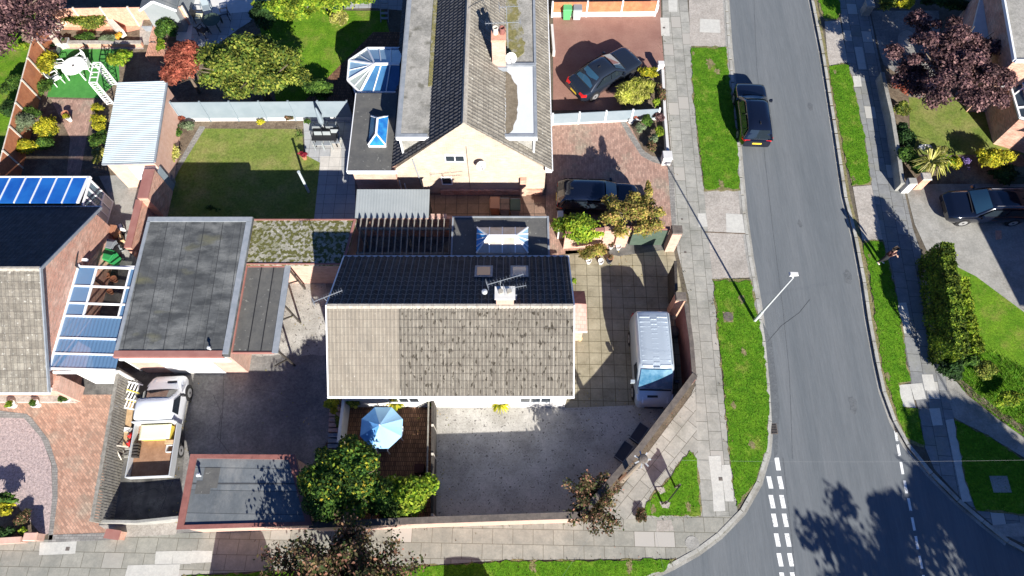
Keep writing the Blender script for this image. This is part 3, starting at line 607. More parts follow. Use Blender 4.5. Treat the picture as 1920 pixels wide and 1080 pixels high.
def yagi(name, label, base, top, d, L, m='lead', n=12, el=.26, extra=True):
    t = thing(name, label, 'aerial', base); mb = MB(); mb.tube(base, top, .016, n=6); build('mast', mb, m, t)
    d = Vector(d).normalized(); sd = Vector((-d.y, d.x, 0)).normalized(); top = Vector(top); mb = MB(); mb.bar(top-d*L*.35, top+d*L*.65, .022)
    for i in range(n):
        c = top-d*L*.33+d*L*.96*i/(n-1); mb.bar(c-sd*el/2+Vector((0,0,.02)), c+sd*el/2+Vector((0,0,.02)), .009)
    if extra:
        c = top-d*L*.36
        for k in (-1, 1): mb.bar(c-sd*el*.8+Vector((0,0,.1*k)), c+sd*el*.8+Vector((0,0,.1*k)), .016)
    build('antenna', mb, m, t); return t
def dish(root_or_none, c, d, r, label, wallp):
    t = thing('satellite_dish', label, 'satellite dish', wallp); d = Vector(d).normalized(); a = d.cross(Vector((0,0,1))).normalized(); b_ = a.cross(d); mb = MB(); rows = []
    for k in range(6):
        q = k/5; rows.append([Vector(c)+a*cos(2*pi*i/18)*r*q+b_*sin(2*pi*i/18)*r*q*1.08+d*(.22*r*q*q-.1*r) for i in range(19)])
    mb.grid(rows); mb.grid([[p-d*.015 for p in r2] for r2 in reversed(rows)]); build('reflector', mb, 'render_white', t, smooth=True)
    mb = MB(); mb.tube(wallp, Vector(c)-d*.1*r, .02); mb.bar(Vector(c)-b_*r*.9, Vector(c)+d*r*.9-b_*r*.3, .02); mb.box(*(Vector(c)+d*r*.9-b_*r*.3-Vector((.03,.03,.03))), *(Vector(c)+d*r*.9-b_*r*.3+Vector((.03,.03,.03)))); build('bracket', mb, 'trim_grey', t)

# ---- A: the corner bungalow
ZE, ZR = 3.45, 5.38
x0, x1 = W(617,742,ZE).x, W(1074,742,ZE).x; yf, yb, yr = W(840,742,ZE).y, W(860,482,ZE).y, W(840,573,ZR).y
H1 = thing('bungalow', 'corner bungalow with brown-grey tiled roof, its ridge running across the middle of the photo', 'bungalow', ((x0+x1)/2, yr, 0))
xs = W(750, 600, 4.9).x
g = MB(); g.box(x0+.12, yf+.35, 0, x1-.12, yb-.35, ZE-.12)
for x in (x0+.12, x1-.37): g.hexa([(x, yf+.35, ZE-.12), (x+.25, yf+.35, ZE-.12), (x+.25, yb-.35, ZE-.12), (x, yb-.35, ZE-.12)], [(x, yr-.05, ZR-.14), (x+.25, yr-.05, ZR-.14), (x+.25, yr+.05, ZR-.14), (x, yr+.05, ZR-.14)])
build('wall', g, 'render_white', H1)
roofA = build('roof_left_slope', tiles((x0, yf, ZE), (xs, yf, ZE), (xs, yr, ZR), (x0, yr, ZR), rib=.17, amp=.022, step=.012), 'tile_plain', H1)
build('roof_front_slope', tiles((xs+.01, yf, ZE), (x1, yf, ZE), (x1, yr, ZR), (xs+.01, yr, ZR), rib=.17, amp=.035), 'tile_mossy', H1)
build('roof_rear_slope', tiles((x1, yb, ZE), (x0, yb, ZE), (x0, yr, ZR), (x1, yr, ZR), rib=.31, amp=.06), 'tile_rear_shaded', H1)
mb = MB(); n = int((x1-x0)/.45)
for i in range(n):
    a = x0+(x1-x0)*i/n; c = x0+(x1-x0)*(i+1)/n-.012
    mb.hexa([(a, yr-.13, ZR-.05), (c, yr-.13, ZR-.05), (c, yr+.13, ZR-.05), (a, yr+.13, ZR-.05)], [(a, yr-.05, ZR+.075), (c, yr-.05, ZR+.07), (c, yr+.05, ZR+.07), (a, yr+.05, ZR+.075)])
build('ridge', mb, 'ridge_tile', H1)
mb = MB()
for x in (x0-.06, x1+.01):
    for (ya, yc) in ((yf, yr), (yb, yr)): mb = MB(); mb.hexa([(x, ya, ZE-.14), (x+.05, ya, ZE-.14), (x+.05, yc, ZR-.14), (x, yc, ZR-.14)], [(x, ya, ZE+.06), (x+.05, ya, ZE+.06), (x+.05, yc, ZR+.06), (x, yc, ZR+.06)]); build('bargeboard', mb, 'upvc', H1)
mb = MB(); mb.box(x0-.08, yf-.1, ZE-.10, x1+.08, yf-.012, ZE-.02); mb.box(x0-.08, yf+.02, ZE-.2, x1+.08, yf+.06, ZE-.11); mb.box(x0-.08, yb+.012, ZE-.10, x1+.08, yb+.1, ZE-.02); build('gutter', mb, 'upvc', H1)
for x, ww in ((x0+3.0, 1.5), (x0+6.4, 1.7), (x0+9.2, 1.5)): window(H1, x, yf+.35, .95, ww, 1.15, -1, 3)
mb = MB(); mb.box(W(840,749,1).x-.35, yf-.28, 2.55, W(840,749,1).x+.1, yf+.35, 2.65); mb.box(W(900,749,1).x-.9, yf-.18, 2.85, W(900,749,1).x+1.0, yf+.35, 2.95); build('window_head', mb, 'upvc', H1)
for (px, py) in ((907, 508), (974, 508)):
    c = W(px, py, 4.2); s = (ZE-ZR)/(yb-yr); z = ZR+(c.y-yr)*s; hw, hl = .42, .40; up = .06
    def q(hw, hl, dz): return [(c.x-hw, c.y-hl, z+hl*-s+dz), (c.x+hw, c.y-hl, z+hl*-s+dz), (c.x+hw, c.y+hl, z-hl*-s+dz), (c.x-hw, c.y+hl, z-hl*-s+dz)]
    m1 = MB(); m1.hexa(q(hw, hl, .0), q(hw, hl, .11)); f = build('skylight', m1, 'lead', H1); m2 = MB(); m2.hexa(q(hw-.11, hl-.1, .10), q(hw-.11, hl-.1, .125)); build('pane', m2, 'skylight_pane', f)
# chimney
c = W(947, 563, 5.7); mb = MB(); mb.box(c.x-.38, yr+.02, 4.7, c.x+.38, yr+.50, 6.1); ch = build('chimney', mb, 'brick_pink', H1)
mb = MB(); mb.box(c.x-.44, yr-.04, 6.102, c.x+.44, yr+.56, 6.2); build('chimney_cap', mb, 'render_white', ch)
mb = MB(); mb.box(c.x-.52, yr+.03, 5.05, c.x+.52, yr+.62, 5.18); build('flashing', mb, 'lead', ch)
for dx in (-.18, .18): mb = MB(); mb.lathe((c.x+dx, yr+.26, 6.2), [(.10,0),(.09,.18),(.11,.2)], 10); build('chimney_pot', mb, 'ridge_tile', ch)
yagi('tv_aerial', 'television aerial with long comb boom, on the bungalow chimney', (c.x-.2, yr+.58, 5.2), (c.x-.2, yr+.58, 6.7), (1, .32, 0), 1.6)
yagi('tv_aerial', 'shorter television aerial just over the bungalow chimney cap', (c.x+.3, yr+.3, 5.9), (c.x+.3, yr+.3, 6.6), (1, .2, 0), .95, n=9)
a = W(608, 560, 5.7); yagi('tv_aerial', 'bluish television aerial leaning off the left gable of the corner bungalow', (x0-.03, yr+.3, 4.8), (a.x, a.y, 5.8), (1, .45, 0), 1.3)
mb = MB(); e = W(934, 546, 5.4); mb.tube((e.x-.6, e.y, 4.8), (e.x-.6, e.y, 5.25), .04); mb.lathe((e.x-.6, e.y, 5.25), [(.02,0),(.13,.05),(.13,.12),(.03,.16)], 10)
o = tag(build('roof_vent', mb, 'galv', None, org=(e.x-.6, e.y, 4.8)), 'small round metal vent on the dark rear roof slope left of the chimney', 'vent')
# side porch on the right
A0, A1 = W(1074,541,2.1), W(1101,621,2.1); ym = W(1085,570,2.3).y
P1 = thing('side_porch', 'little pink tiled lean-to porch at the right gable of the corner bungalow', 'porch', (x1+.35, A1.y, 0))
mb = MB(); mb.hexa([(x1+.08, A1.y, 2.1), (A1.x, A1.y, 2.0), (A1.x, ym, 2.15), (x1+.08, ym, 2.3)], [(x1+.08, A1.y, 2.18), (A1.x, A1.y, 2.08), (A1.x, ym, 2.3), (x1+.08, ym, 2.4)]); build('roof', mb, 'porch_tile', P1)
mb = MB(); mb.hexa([(x1+.08, ym+.005, 2.3), (A1.x, ym+.005, 2.15), (A1.x, A0.y, 1.7), (x1+.08, A0.y, 1.7)], [(x1+.08, ym+.005, 2.4), (A1.x, ym+.005, 2.3), (A1.x, A0.y, 1.8), (x1+.08, A0.y, 1.8)]); build('roof_rear', mb, 'coping_maroon', P1)
mb = MB(); mb.box(x1+.02, A1.y+.25, 0, A1.x-.12, A0.y-.1, 1.69); build('wall', mb, 'brick_pink', P1)
mb = MB(); mb.box(A1.x-.1, A1.y, 1.9, A1.x+.02, A1.y+.06, 2.0); mb.bar((x1+.05, A1.y-.03, 2.14), (A1.x, A1.y-.03, 2.04), .05); build('fascia', mb, 'upvc', P1)
# flat extension with roof lantern, behind
q0, q1 = W(848,406,2.75), W(1031,478,2.75); ys = yb-.25
X1 = thing('rear_extension', 'flat black-roofed extension with a white glazed lantern, behind the corner bungalow', 'extension', ((q0.x+q1.x)/2, ys, 0))
mb = MB(); mb.box(q0.x+.15, ys, 0, q1.x-.15, q0.y-.15, 2.6); build('wall', mb, 'brick_pink', X1)
mb = MB(); mb.box(q0.x, ys-.5, 2.601, q1.x, q0.y, 2.75); rf = build('roof', mb, 'felt_char', X1)
mb = MB(); mb.box(q1.x-.1, ys-.5, 2.752, q1.x, q0.y, 2.80); mb.box(q0.x, q0.y-.08, 2.752, q1.x-.103, q0.y, 2.80); mb.box(q0.x, ys-.5, 2.752, q0.x+.08, q0.y-.083, 2.80); build('roof_edge', mb, 'lead', X1)
def lantern(parent, xa, ya, xb, yb_, z, hgt, ridge='x', gl=('lantern_pane','lantern_warm','lantern_pane','lantern_warm'), bars=(4,4), curb=.18, fr=.055):
    """glazed hipped roof light: kerb, frame bars, four glass slopes"""
    mb = MB(); mb.box(xa, ya, z, xb, ya+.09, z+curb); mb.box(xa, yb_-.09, z, xb, yb_, z+curb); mb.box(xa, ya+.092, z, xa+.09, yb_-.092, z+curb); mb.box(xb-.09, ya+.092, z, xb, yb_-.092, z+curb)
    L = build('roof_lantern', mb, 'upvc', parent); z1 = z+curb; zt = z1+hgt
    if ridge == 'x': k = (yb_-ya)*.42; R0, R1 = (xa+k, (ya+yb_)/2, zt), (xb-k, (ya+yb_)/2, zt); C = [(xa,ya,z1),(xb,ya,z1),(xb,yb_,z1),(xa,yb_,z1)]
    else: k = (xb-xa)*.48; R0, R1 = ((xa+xb)/2, ya+k, zt), ((xa+xb)/2, yb_-k, zt); C = [(xa,ya,z1),(xb,ya,z1),(xb,yb_,z1),(xa,yb_,z1)]
    if ridge == 'x': F = [[C[0],C[1],R1,R0],[C[1],C[2],R1],[C[2],C[3],R0,R1],[C[3],C[0],R0]]
    else: F = [[C[0],C[1],R0],[C[1],C[2],R1,R0],[C[2],C[3],R1],[C[3],C[0],R0,R1]]
    for f, m in zip(F, gl): mb = MB(); mb.hexa([Vector(p)-Vector((0,0,.02)) for p in f], f); build('pane', mb, m, L)
    mb = MB(); hips = [(C[0],R0),(C[1],R1 if ridge == 'x' else R0),(C[2],R1),(C[3],R0 if ridge == 'x' else R1)]
    for a, b_ in hips: mb.bar(Vector(a)+Vector((0,0,.02)), Vector(b_)+Vector((0,0,.02)), fr*1.2, .05)
    mb.bar(Vector(R0)+Vector((0,0,.03)), Vector(R1)+Vector((0,0,.03)), .11, .06)
    if ridge == 'x':
        for i in range(1, bars[0]):
            s = i/bars[0]; x = xa+(xb-xa)*s; xr = min(max(x, R0[0]), R1[0])
            for yy in (ya, yb_): mb.bar((x, yy, z1+.015), (xr, R0[1], zt+.015), fr, .04)
        for i in range(1, bars[1]):
            s = i/bars[1]; y = ya+(yb_-ya)*s
            for xx, RR in ((xa, R0), (xb, R1)): mb.bar((xx, y, z1+.015), (RR[0], RR[1]+(y-RR[1])*.25, zt-.03), fr, .04)
    build('glazing_bar', mb, 'upvc', L); return L
l0, l1 = W(893,474,2.95), W(990,426,2.95); lantern(X1, l0.x, l0.y, l1.x, l1.y, 2.752, .42, gl=('lantern_warm','blue_pane_pale','lantern_warm','lantern_pane'))
# pergola between them
p0, p1 = W(672,414,2.35), W(848,477,2.35)
PG = thing('pergola', 'dark open pergola of parallel rafters behind the corner bungalow', 'pergola', ((p0.x+p1.x)/2, (p0.y+p1.y)/2, 0))
for i in range(16):
    x = p0.x+.12+(p1.x-p0.x-.3)*i/15; mb = MB(); mb.box(x-.022, p1.y+.02, 2.2, x+.022, p0.y+.15, 2.36); build('rafter', mb, 'wood_grey', PG)
mb = MB(); mb.box(p0.x, p0.y-.42, 2.1, p1.x-.02, p0.y-.30, 2.198); mb.box(p0.x, p1.y+.1, 2.1, p1.x-.02, p1.y+.2, 2.198); build('beam', mb, 'wood_grey', PG)
for x in (p0.x+.1, (p0.x+p1.x)/2, p1.x-.15): mb = MB(); mb.box(x-.05, p0.y-.41, 0, x+.05, p0.y-.31, 2.098); build('post', mb, 'wood_grey', PG)
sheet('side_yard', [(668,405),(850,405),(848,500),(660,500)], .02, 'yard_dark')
# boundary wall stub behind the pergola
mb = MB(); a, c = W(668,413,2.0), W(850,413,2.0); mb.box(a.x, a.y+.12, 0, c.x-.1, a.y+.34, 1.9); bw = tag(build('boundary_wall', mb, 'brick_red', None, org=(a.x, a.y+.2, 0)), 'dark red brick boundary wall with toothed coping behind the pergola rafters', 'wall')
mb = MB()
for i in range(15): x = a.x+.1+i*(c.x-a.x-.5)/14.5; mb.box(x, a.y+.06, 1.902, x+.2, a.y+.36, 2.05)
build('coping', mb, 'brick_pink', bw)

# ---- mossy flat roof
P = [W(462,496,2.6), W(645,497,2.6), W(668,413,2.6), W(470,411,2.6)]; P = [(P[3].x+.05, P[0].y), (P[1].x, P[0].y), (P[2].x, P[3].y), (P[3].x+.05, P[3].y)]
ML = thing('flat_roofed_store', 'low store with a flat chippings roof spotted with moss, right of the big felt garage', 'outbuilding', (P[0][0]+2, P[0][1], 0))
flatroof(ML, P, 2.58, .15, 'chippings', 'maroon_board', .07, .05)
mb = MB(); mb.prism([(P[0][0]+.1, P[0][1]+.15), (P[1][0]-.1, P[1][1]+.15), (P[2][0]-.1, P[2][1]-.15), (P[3][0]+.1, P[3][1]-.15)], 0, 2.42); build('wall', mb, 'brick_pink', ML)

# ---- B: garage with grey felt roof
zb = 2.9
xa, xb = W(213,668,zb).x, W(428,672,zb).x; yc, yd = W(320,668,zb).y, W(365,407,zb).y
GB = thing('garage', 'wide garage under a weathered grey felt roof, left of the corner bungalow', 'garage', ((xa+xb)/2, yc, 0))
mb = MB(); mb.box(xa+.1, yc+.1, 0, xb-.1, yd-.1, zb-.16); build('wall', mb, 'brick_pink', GB)
mb = MB(); mb.box(xa, yc, zb-.158, xb, yd, zb); build('roof', mb, 'felt_grey', GB)
mb = MB(); seams = [.13, .27, .33, .43, .56, .70, .84]
for i, s in enumerate(seams):
    x = xa+(xb-xa)*s+.0; mb.hexa([(x-.05, yc+.3, zb+.002), (x+.05, yc+.3, zb+.002), (x+.09, yd-.35, zb+.002), (x-.01, yd-.35, zb+.002)], [(x-.03, yc+.3, zb+.012), (x+.05, yc+.3, zb+.006), (x+.09, yd-.35, zb+.006), (x+.01, yd-.35, zb+.012)])
build('felt_seam', mb, 'felt_grey', GB)
mb = MB(); mb.box(xa+.02, yc+.28, zb+.002, xa+.17, yd-.3, zb+.07); mb.box(xb-.30, yc+.1, zb+.002, xb-.02, yd-.3, zb+.05); mb.box(xa+.02, yd-.28, zb+.002, xb-.02, yd-.02, zb+.06); build('roof_upstand', mb, 'lead', GB)
mb = MB(); mb.box(xa-.03, yc-.04, zb-.2, xb-.25, yc-.003, zb+.03); mb.box(xa, yc+.002, zb+.003, xb-.30, yc+.26, zb+.045); build('fascia', mb, 'maroon_board', GB)
mb = MB(); mb.box(xa+.15, yc-.12, zb-.32, xb-.9, yc-.045, zb-.2); mb.box(xa+.1, yc+.04, zb-1.0, xb-.25, yc+.095, zb-.17); build('door_head', mb, 'upvc', GB)
mb = MB(); mb.box(xa+1.5, yc+.05, .02, xb-1.2, yc+.093, zb-1.01); build('garage_door', mb, 'render_white', GB)
mb = MB(); v = W(395, 655, zb); mb.tube((v.x, v.y, zb), (v.x, v.y, zb+.22), .05); mb.lathe((v.x, v.y, zb+.22), [(.06,0),(.09,.03),(.04,.10)], 10); tag(build('flue', mb, 'galv', None, org=(v.x, v.y, zb)), 'short metal flue near the lower right corner of the grey garage roof', 'flue')

# ---- carport
zc = 2.45; xa2, xb2 = W(437,658,zc).x, W(527,658,zc).x; yc2, yd2 = W(480,660,zc).y, W(500,501,zc).y
CP = thing('carport', 'narrow dark carport with maroon edges on slanting posts, beside the big garage', 'carport', (xa2, yc2, 0))
xb2 = W(521,658,zc).x; xb3 = xb2
mb = MB(); mb.box(xa2, yc2, zc-.1, xb2, yd2, zc-.01); build('roof', mb, 'sheet_grey' if 0 else 'felt_char', CP)
mb = MB(); mb.box(xa2+.003, yc2-.05, zc-.15, xb2-.2, yc2-.003, zc+.03); mb.box(xa2+.003, yd2+.003, zc-.15, xb2-.2, yd2+.07, zc+.03); mb.box(xa2-.08, yc2-.05, zc-.12, xa2-.003, yd2+.07, zc+.08); build('edge_board', mb, 'maroon_board', CP)
mb = MB(); mb.box(xb2-.26, yc2-.06, zc-.008, xb2+.03, yd2+.08, zc+.04); build('gutter', mb, 'lead', CP)
mb = MB()
for s in (.33, .62): x = xa2+(xb2-xa2)*s; mb.box(x-.02, yc2+.02, zc-.008, x+.02, yd2-.02, zc+.012)
build('roof_joint', mb, 'plastic_black', CP)
for yy in (yd2-.1, (yc2+yd2)/2+.2, yc2+.1):
    mb = MB(); mb.bar((xb2-.05, yy, zc-.1), (xb2+.08, yy, 0), .08); build('post', mb, 'wood_dark', CP); mb = MB(); mb.bar((xb2-.1, yy-.75, zc-.14), (xb2+.03, yy-.02, 1.1), .06); build('brace', mb, 'wood_dark', CP)

# ---- C: flat roofed block by the south pavement
zs = 2.5
P = [W(333,993,zs), W(586,985,zs), W(554,853,zs), W(357,852,zs)]; P[0].x = P[3].x = (P[0].x+P[3].x)/2; P = [(p.x, p.y) for p in P]
SC = thing('garage', 'slate-grey felt roofed garage with maroon rim beside the south pavement', 'garage', (P[0][0], P[0][1], 0))
flatroof(SC, P, zs, .14, 'felt_slate', 'coping_maroon', .17, .07)
mb = MB(); mb.prism([(P[0][0]+.08, P[0][1]+.08), (P[1][0]-.08, P[1][1]+.08), (P[2][0]-.08, P[2][1]-.08), (P[3][0]+.08, P[3][1]-.08)], 0, zs-.141); build('wall', mb, 'brick_pink', SC)
mb = MB()
for s in (.40,): y = P[0][1]+(P[3][1]-P[0][1])*(1-s); mb.box(P[0][0]+.3, y-.03, zs+.002, P[1][0]-.75, y+.03, zs+.008)
build('felt_seam', mb, 'felt_black', SC)
a, c = W(382,890,zs), W(407,915,zs); mb = MB(); mb.box(a.x, c.y, zs+.002, c.x, a.y+.3, zs+.014); mb.box(a.x-.25, c.y-.25, zs+.0025, a.x+.4, c.y+.3, zs+.009); build('felt_patch', mb, 'felt_char', SC)
v = W(376, 892, zs); mb = MB(); mb.tube((v.x, v.y, zs), (v.x, v.y, zs+.25), .05); mb.lathe((v.x, v.y, zs+.25), [(.06,0),(.1,.03),(.04,.1)], 10); tag(build('flue', mb, 'galv', None, org=(v.x, v.y, zs)), 'short metal flue beside the patched felt on the slate-grey garage roof', 'flue')

# ---- D: neighbouring bungalow on the left
DX, DF, DR, DB_, DE, DZ = -21.3, 8.40, 13.35, 18.2, 2.4, 5.2
HD = thing('bungalow', 'bungalow at the left edge with red brick gable and tiled roof, rear slope shade-painted', 'bungalow', (DX-3, DR, 0))
mb = MB(); mb.box(-34, DF+.4, 0, DX-.12, DB_-.4, DE-.05); mb.hexa([(DX-.4, DF+.4, DE-.05), (DX-.12, DF+.4, DE-.05), (DX-.12, DB_-.4, DE-.05), (DX-.4, DB_-.4, DE-.05)], [(DX-.4, DR-.03, DZ-.12), (DX-.12, DR-.03, DZ-.12), (DX-.12, DR+.03, DZ-.12), (DX-.4, DR+.03, DZ-.12)]); build('wall', mb, 'brick_red', HD)
build('roof_front_slope', tiles((-34, DF, DE), (DX, DF, DE), (DX, DR, DZ), (-34, DR, DZ), rib=.30), 'tile_grey', HD)
build('roof_rear_slope', tiles((DX, DB_, DE), (-34, DB_, DE), (-34, DR, DZ), (DX, DR, DZ), rib=.2, amp=.02), 'tile_shaded', HD)
mb = MB(); mb.hexa([(-34, DR-.13, DZ-.05), (DX, DR-.13, DZ-.05), (DX, DR+.13, DZ-.05), (-34, DR+.13, DZ-.05)], [(-34, DR-.05, DZ+.08), (DX, DR-.05, DZ+.08), (DX, DR+.05, DZ+.08), (-34, DR+.05, DZ+.08)]); build('ridge', mb, 'ridge_tile', HD)
mb = MB(); mb.hexa([(DX+.005, DF, DE-.12), (DX+.06, DF, DE-.12), (DX+.06, DR, DZ-.12), (DX+.005, DR, DZ-.12)], [(DX+.005, DF, DE+.06), (DX+.06, DF, DE+.06), (DX+.06, DR, DZ+.06), (DX+.005, DR, DZ+.06)]); build('bargeboard', mb, 'lead', HD); mb = MB(); mb.hexa([(DX+.005, DB_, DE-.12), (DX+.06, DB_, DE-.12), (DX+.06, DR, DZ-.12), (DX+.005, DR, DZ-.12)][::-1], [(DX+.005, DB_, DE+.06), (DX+.06, DB_, DE+.06), (DX+.06, DR, DZ+.06), (DX+.005, DR, DZ+.06)][::-1]); build('bargeboard', mb, 'lead', HD)
mb = MB(); mb.box(-34, DF-.1, DE-.12, DX+.02, DF-.01, DE-.03); mb.box(-34, DB_+.01, DE-.12, DX+.02, DB_+.1, DE-.03); mb.box(-34, DF-.0, DE-.4, DX-.13, DF+.3, DE-.13); build('gutter', mb, 'upvc', HD)
mb = MB(); mb.box(-34, DF+.1, .0, DX-.05, DF+.39, .25); build('window_sill', mb, 'concrete_pink', HD)
for x in (-24.6, -28): window(HD, x, DF+.4, .9, 2.2, 1.2, -1, 3)
for i, (px, py) in enumerate(((113,488),(100,530),(135,511))):
    c = W(px, py, 2.4); mb = MB(); mb.box(DX-.12, c.y-.06, 2.35, DX+.12, c.y+.06, 2.5); build('wall_vent', mb, 'upvc', HD)
mb = MB(); mb.tube((DX-.06, 14.6, 2.9), (DX-.06, 14.6, .3), .035); mb.tube((DX-.06, 14.6, 2.9), (DX-.06, 15.2, 3.0), .03); build('wall_pipe', mb, 'plastic_black', HD)
# garage link canopy (polycarbonate) between the bungalow gable and the garage
zk = 2.35; k0, k1 = W(104,692,zk), W(208,692,zk); k2 = W(155,503,zk); kx0 = DX-.11; kx1 = xa-.03
CV = thing('lean_to_canopy', 'blue polycarbonate lean-to canopy with white bars between brick gable and grey garage', 'canopy', (kx0+1, k0.y, 0))
ys_ = [W(150, y, zk).y for y in (694, 666, 637, 596, 572, 540, 504)]
for i in range(6):
    if i < 3:
        mb = MB(); n = 34
        mb.grid([[(kx0+.06+(kx1-kx0-.12)*k/n, y, zk+(.018 if k % 2 else 0)+.25*(1-k/n)) for k in range(n+1)] for y in (ys_[i]+.03, ys_[i+1]-.03)]); build('roof_panel', mb, 'polycarb', CV)
    else:
        for (s0, s1) in ((.0, .28), (.84, 1.0)):
            mb = MB(); a, c = kx0+.06+(kx1-kx0-.12)*s0, kx0+.06+(kx1-kx0-.12)*s1; mb.hexa([(a, ys_[i]+.03, zk+.25*(1-s0)), (c, ys_[i]+.03, zk+.25*(1-s1)), (c, ys_[i+1]-.03, zk+.25*(1-s1)), (a, ys_[i+1]-.03, zk+.25*(1-s0))], [(a, ys_[i]+.03, zk+.01+.25*(1-s0)), (c, ys_[i]+.03, zk+.01+.25*(1-s1)), (c, ys_[i+1]-.03, zk+.01+.25*(1-s1)), (a, ys_[i+1]-.03, zk+.01+.25*(1-s0))]); build('roof_panel', mb, 'polycarb', CV)
mb = MB()
for y in ys_: mb.hexa([(kx0+.06, y-.04, zk+.21), (kx1-.06, y-.04, zk-.04), (kx1-.06, y+.04, zk-.04), (kx0+.06, y+.04, zk+.21)], [(kx0+.06, y-.04, zk+.30), (kx1-.06, y-.04, zk+.05), (kx1-.06, y+.04, zk+.05), (kx0+.06, y+.04, zk+.30)])
for s in (.28, .84): x = kx0+.06+(kx1-kx0-.12)*s; z = zk+.25*(1-s); mb.box(x-.035, ys_[3]+.045, z-.05, x+.035, ys_[6]-.045, z+.05)
mb.box(kx0-.04, ys_[0]-.1, zk+.15, kx0+.055, ys_[6]+.1, zk+.34); mb.box(kx0+.056, ys_[0]-.15, zk-.12, kx1, ys_[0]-.045, zk+.05); mb.box(kx0+.056, ys_[6]+.045, zk-.1, kx1, ys_[6]+.14, zk+.06)
build('frame', mb, 'upvc', CV)
for (x, y) in ((kx1-.15, ys_[1]), (kx1-.15, ys_[3]), (kx1-.15, ys_[5])): mb = MB(); mb.box(x-.04, y-.04, 0, x+.04, y+.04, zk-.05); build('post', mb, 'upvc', CV)
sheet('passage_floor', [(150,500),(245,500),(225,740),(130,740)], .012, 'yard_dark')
# white side gate panel and brick pier under the canopy
a, c = W(103,694,2.1), W(216,716,.0); mb = MB(); mb.box(kx0+.7, ys_[0]+.02, 0, kx1-.02, ys_[0]+.08, 2.1); sg = tag(build('side_door', mb, 'render_white', None, org=(kx0+1, ys_[0], 0)), 'wide white side door below the blue canopy', 'door')
mb = MB(); mb.box(kx0-.05, ys_[0]-.9, 0, kx0+.20, ys_[0]-.16, 2.0); tag(build('brick_pier', mb, 'brick_pink', None, org=(kx0, ys_[0]-.5, 0)), 'pink brick wall end at the left foot of the blue canopy', 'wall')
# rear conservatory (left edge)
zq = 2.5; c0, c1 = W(168,332,zq), W(155,388,zq)
CD = thing('conservatory', 'conservatory behind the left bungalow, sky reflection painted into its blue roof panels', 'conservatory', (c0.x-2, c0.y, 0))
yq0, yq1 = DB_+.1, c0.y; xq = c0.x; n = 9; stepx = .82
for i in range(n):
    a, c = xq-.1-stepx*(i+1)+.03, xq-.1-stepx*i-.03; mb = MB(); mb.hexa([(a, yq0, 2.62), (c, yq0, 2.62), (c, yq1, 2.4), (a, yq1, 2.4)], [(a, yq0, 2.66), (c, yq0, 2.66), (c, yq1, 2.44), (a, yq1, 2.44)]); build('roof_panel', mb, 'sky_reflect_sheet', CD)
mb = MB()
for i in range(n+1): x = xq-.1-stepx*i; mb.bar((x, yq0, 2.67), (x, yq1, 2.45), .05 if i else .14, .07)
mb.box(xq-8, yq1+.01, 2.3, xq, yq1+.09, 2.46); build('roof_bar', mb, 'upvc', CD)
mb = MB(); xe = xq-.06
for z in (.02, .9, 2.25): mb.box(xe-.06, yq0+.1, z, xe+.02, yq1, z+.09)
for s in (0, .33, .66, 1): y = yq0+.1+(yq1-yq0-.18)*s; mb.box(xe-.058, y, .112, xe+.018, y+.08, 2.248)
build('end_frame', mb, 'upvc', CD); mb = MB(); mb.box(xe-.04, yq0+.1, .92, xe-.02, yq1-.02, 2.24); build('end_pane', mb, 'clear_glass', CD); mb = MB(); mb.box(xe-.05, yq0+.12, 0, xe-.015, yq1-.04, .9); build('end_panel', mb, 'render_white', CD)
mb = MB(); mb.box(xq-8, yq1-.08, 0, xq-.15, yq1-.02, 2.3); build('front_panel', mb, 'clear_glass', CD)

# ---- E: chalet house with dormers
EX, EF, EL, ER, EE, EZ = -2.29, 20.45, -6.55, 2.1, 2.5, 6.45
HE = thing('house', 'brick gable-ended house with two flat dormers and chimney, top middle of the photo', 'house', (EX, EF, 0)); YB = 46
mb = MB(); mb.prism([(EL+.35, EF+.12), (ER-.3, EF+.12), (ER-.3, YB), (EL+.35, YB)], 0, EE-.1)
mb.hexa([(EL+.35, EF+.12, EE-.098), (ER-.3, EF+.12, EE-.098), (ER-.3, EF+.4, EE-.098), (EL+.35, EF+.4, EE-.098)], [(EX-.02, EF+.12, EZ-.15), (EX+.02, EF+.12, EZ-.15), (EX+.02, EF+.4, EZ-.15), (EX-.02, EF+.4, EZ-.15)]); build('wall', mb, 'brick_cream', HE)
build('roof_left_slope', tiles((EL, YB, EE), (EL, EF-.05, EE), (EX, EF-.05, EZ), (EX, YB, EZ), rib=.22, amp=.03), 'tile_shaded', HE)
build('roof_right_slope', tiles((ER, EF-.05, EE), (ER, YB, EE), (EX, YB, EZ), (EX, EF-.05, EZ), rib=.22, amp=.03), 'tile_grey', HE)
mb = MB(); mb.hexa([(EX-.14, EF-.06, EZ-.07), (EX+.14, EF-.06, EZ-.07), (EX+.14, YB, EZ-.07), (EX-.14, YB, EZ-.07)], [(EX-.05, EF-.06, EZ+.08), (EX+.05, EF-.06, EZ+.08), (EX+.05, YB, EZ+.08), (EX-.05, YB, EZ+.08)]); build('ridge', mb, 'ridge_tile', HE)
mb = MB(); mb.box(ER-.02, EF-.02, EE-.12, ER+.08, YB, EE-.03); mb.hexa([(ER-.3, EF-.14, EE-.1), (ER, EF-.14, EE-.1), (ER, EF+.1, EE-.1), (ER-.3, EF+.1, EE-.1)], [(ER-.35, EF-.14, EE+.13), (ER+.02, EF-.14, EE-.02), (ER+.02, EF+.1, EE-.02), (ER-.35, EF+.1, EE+.13)]); build('gutter', mb, 'upvc', HE)
slL = (EZ-EE)/(EX-EL); slR = (EZ-EE)/(ER-EX)
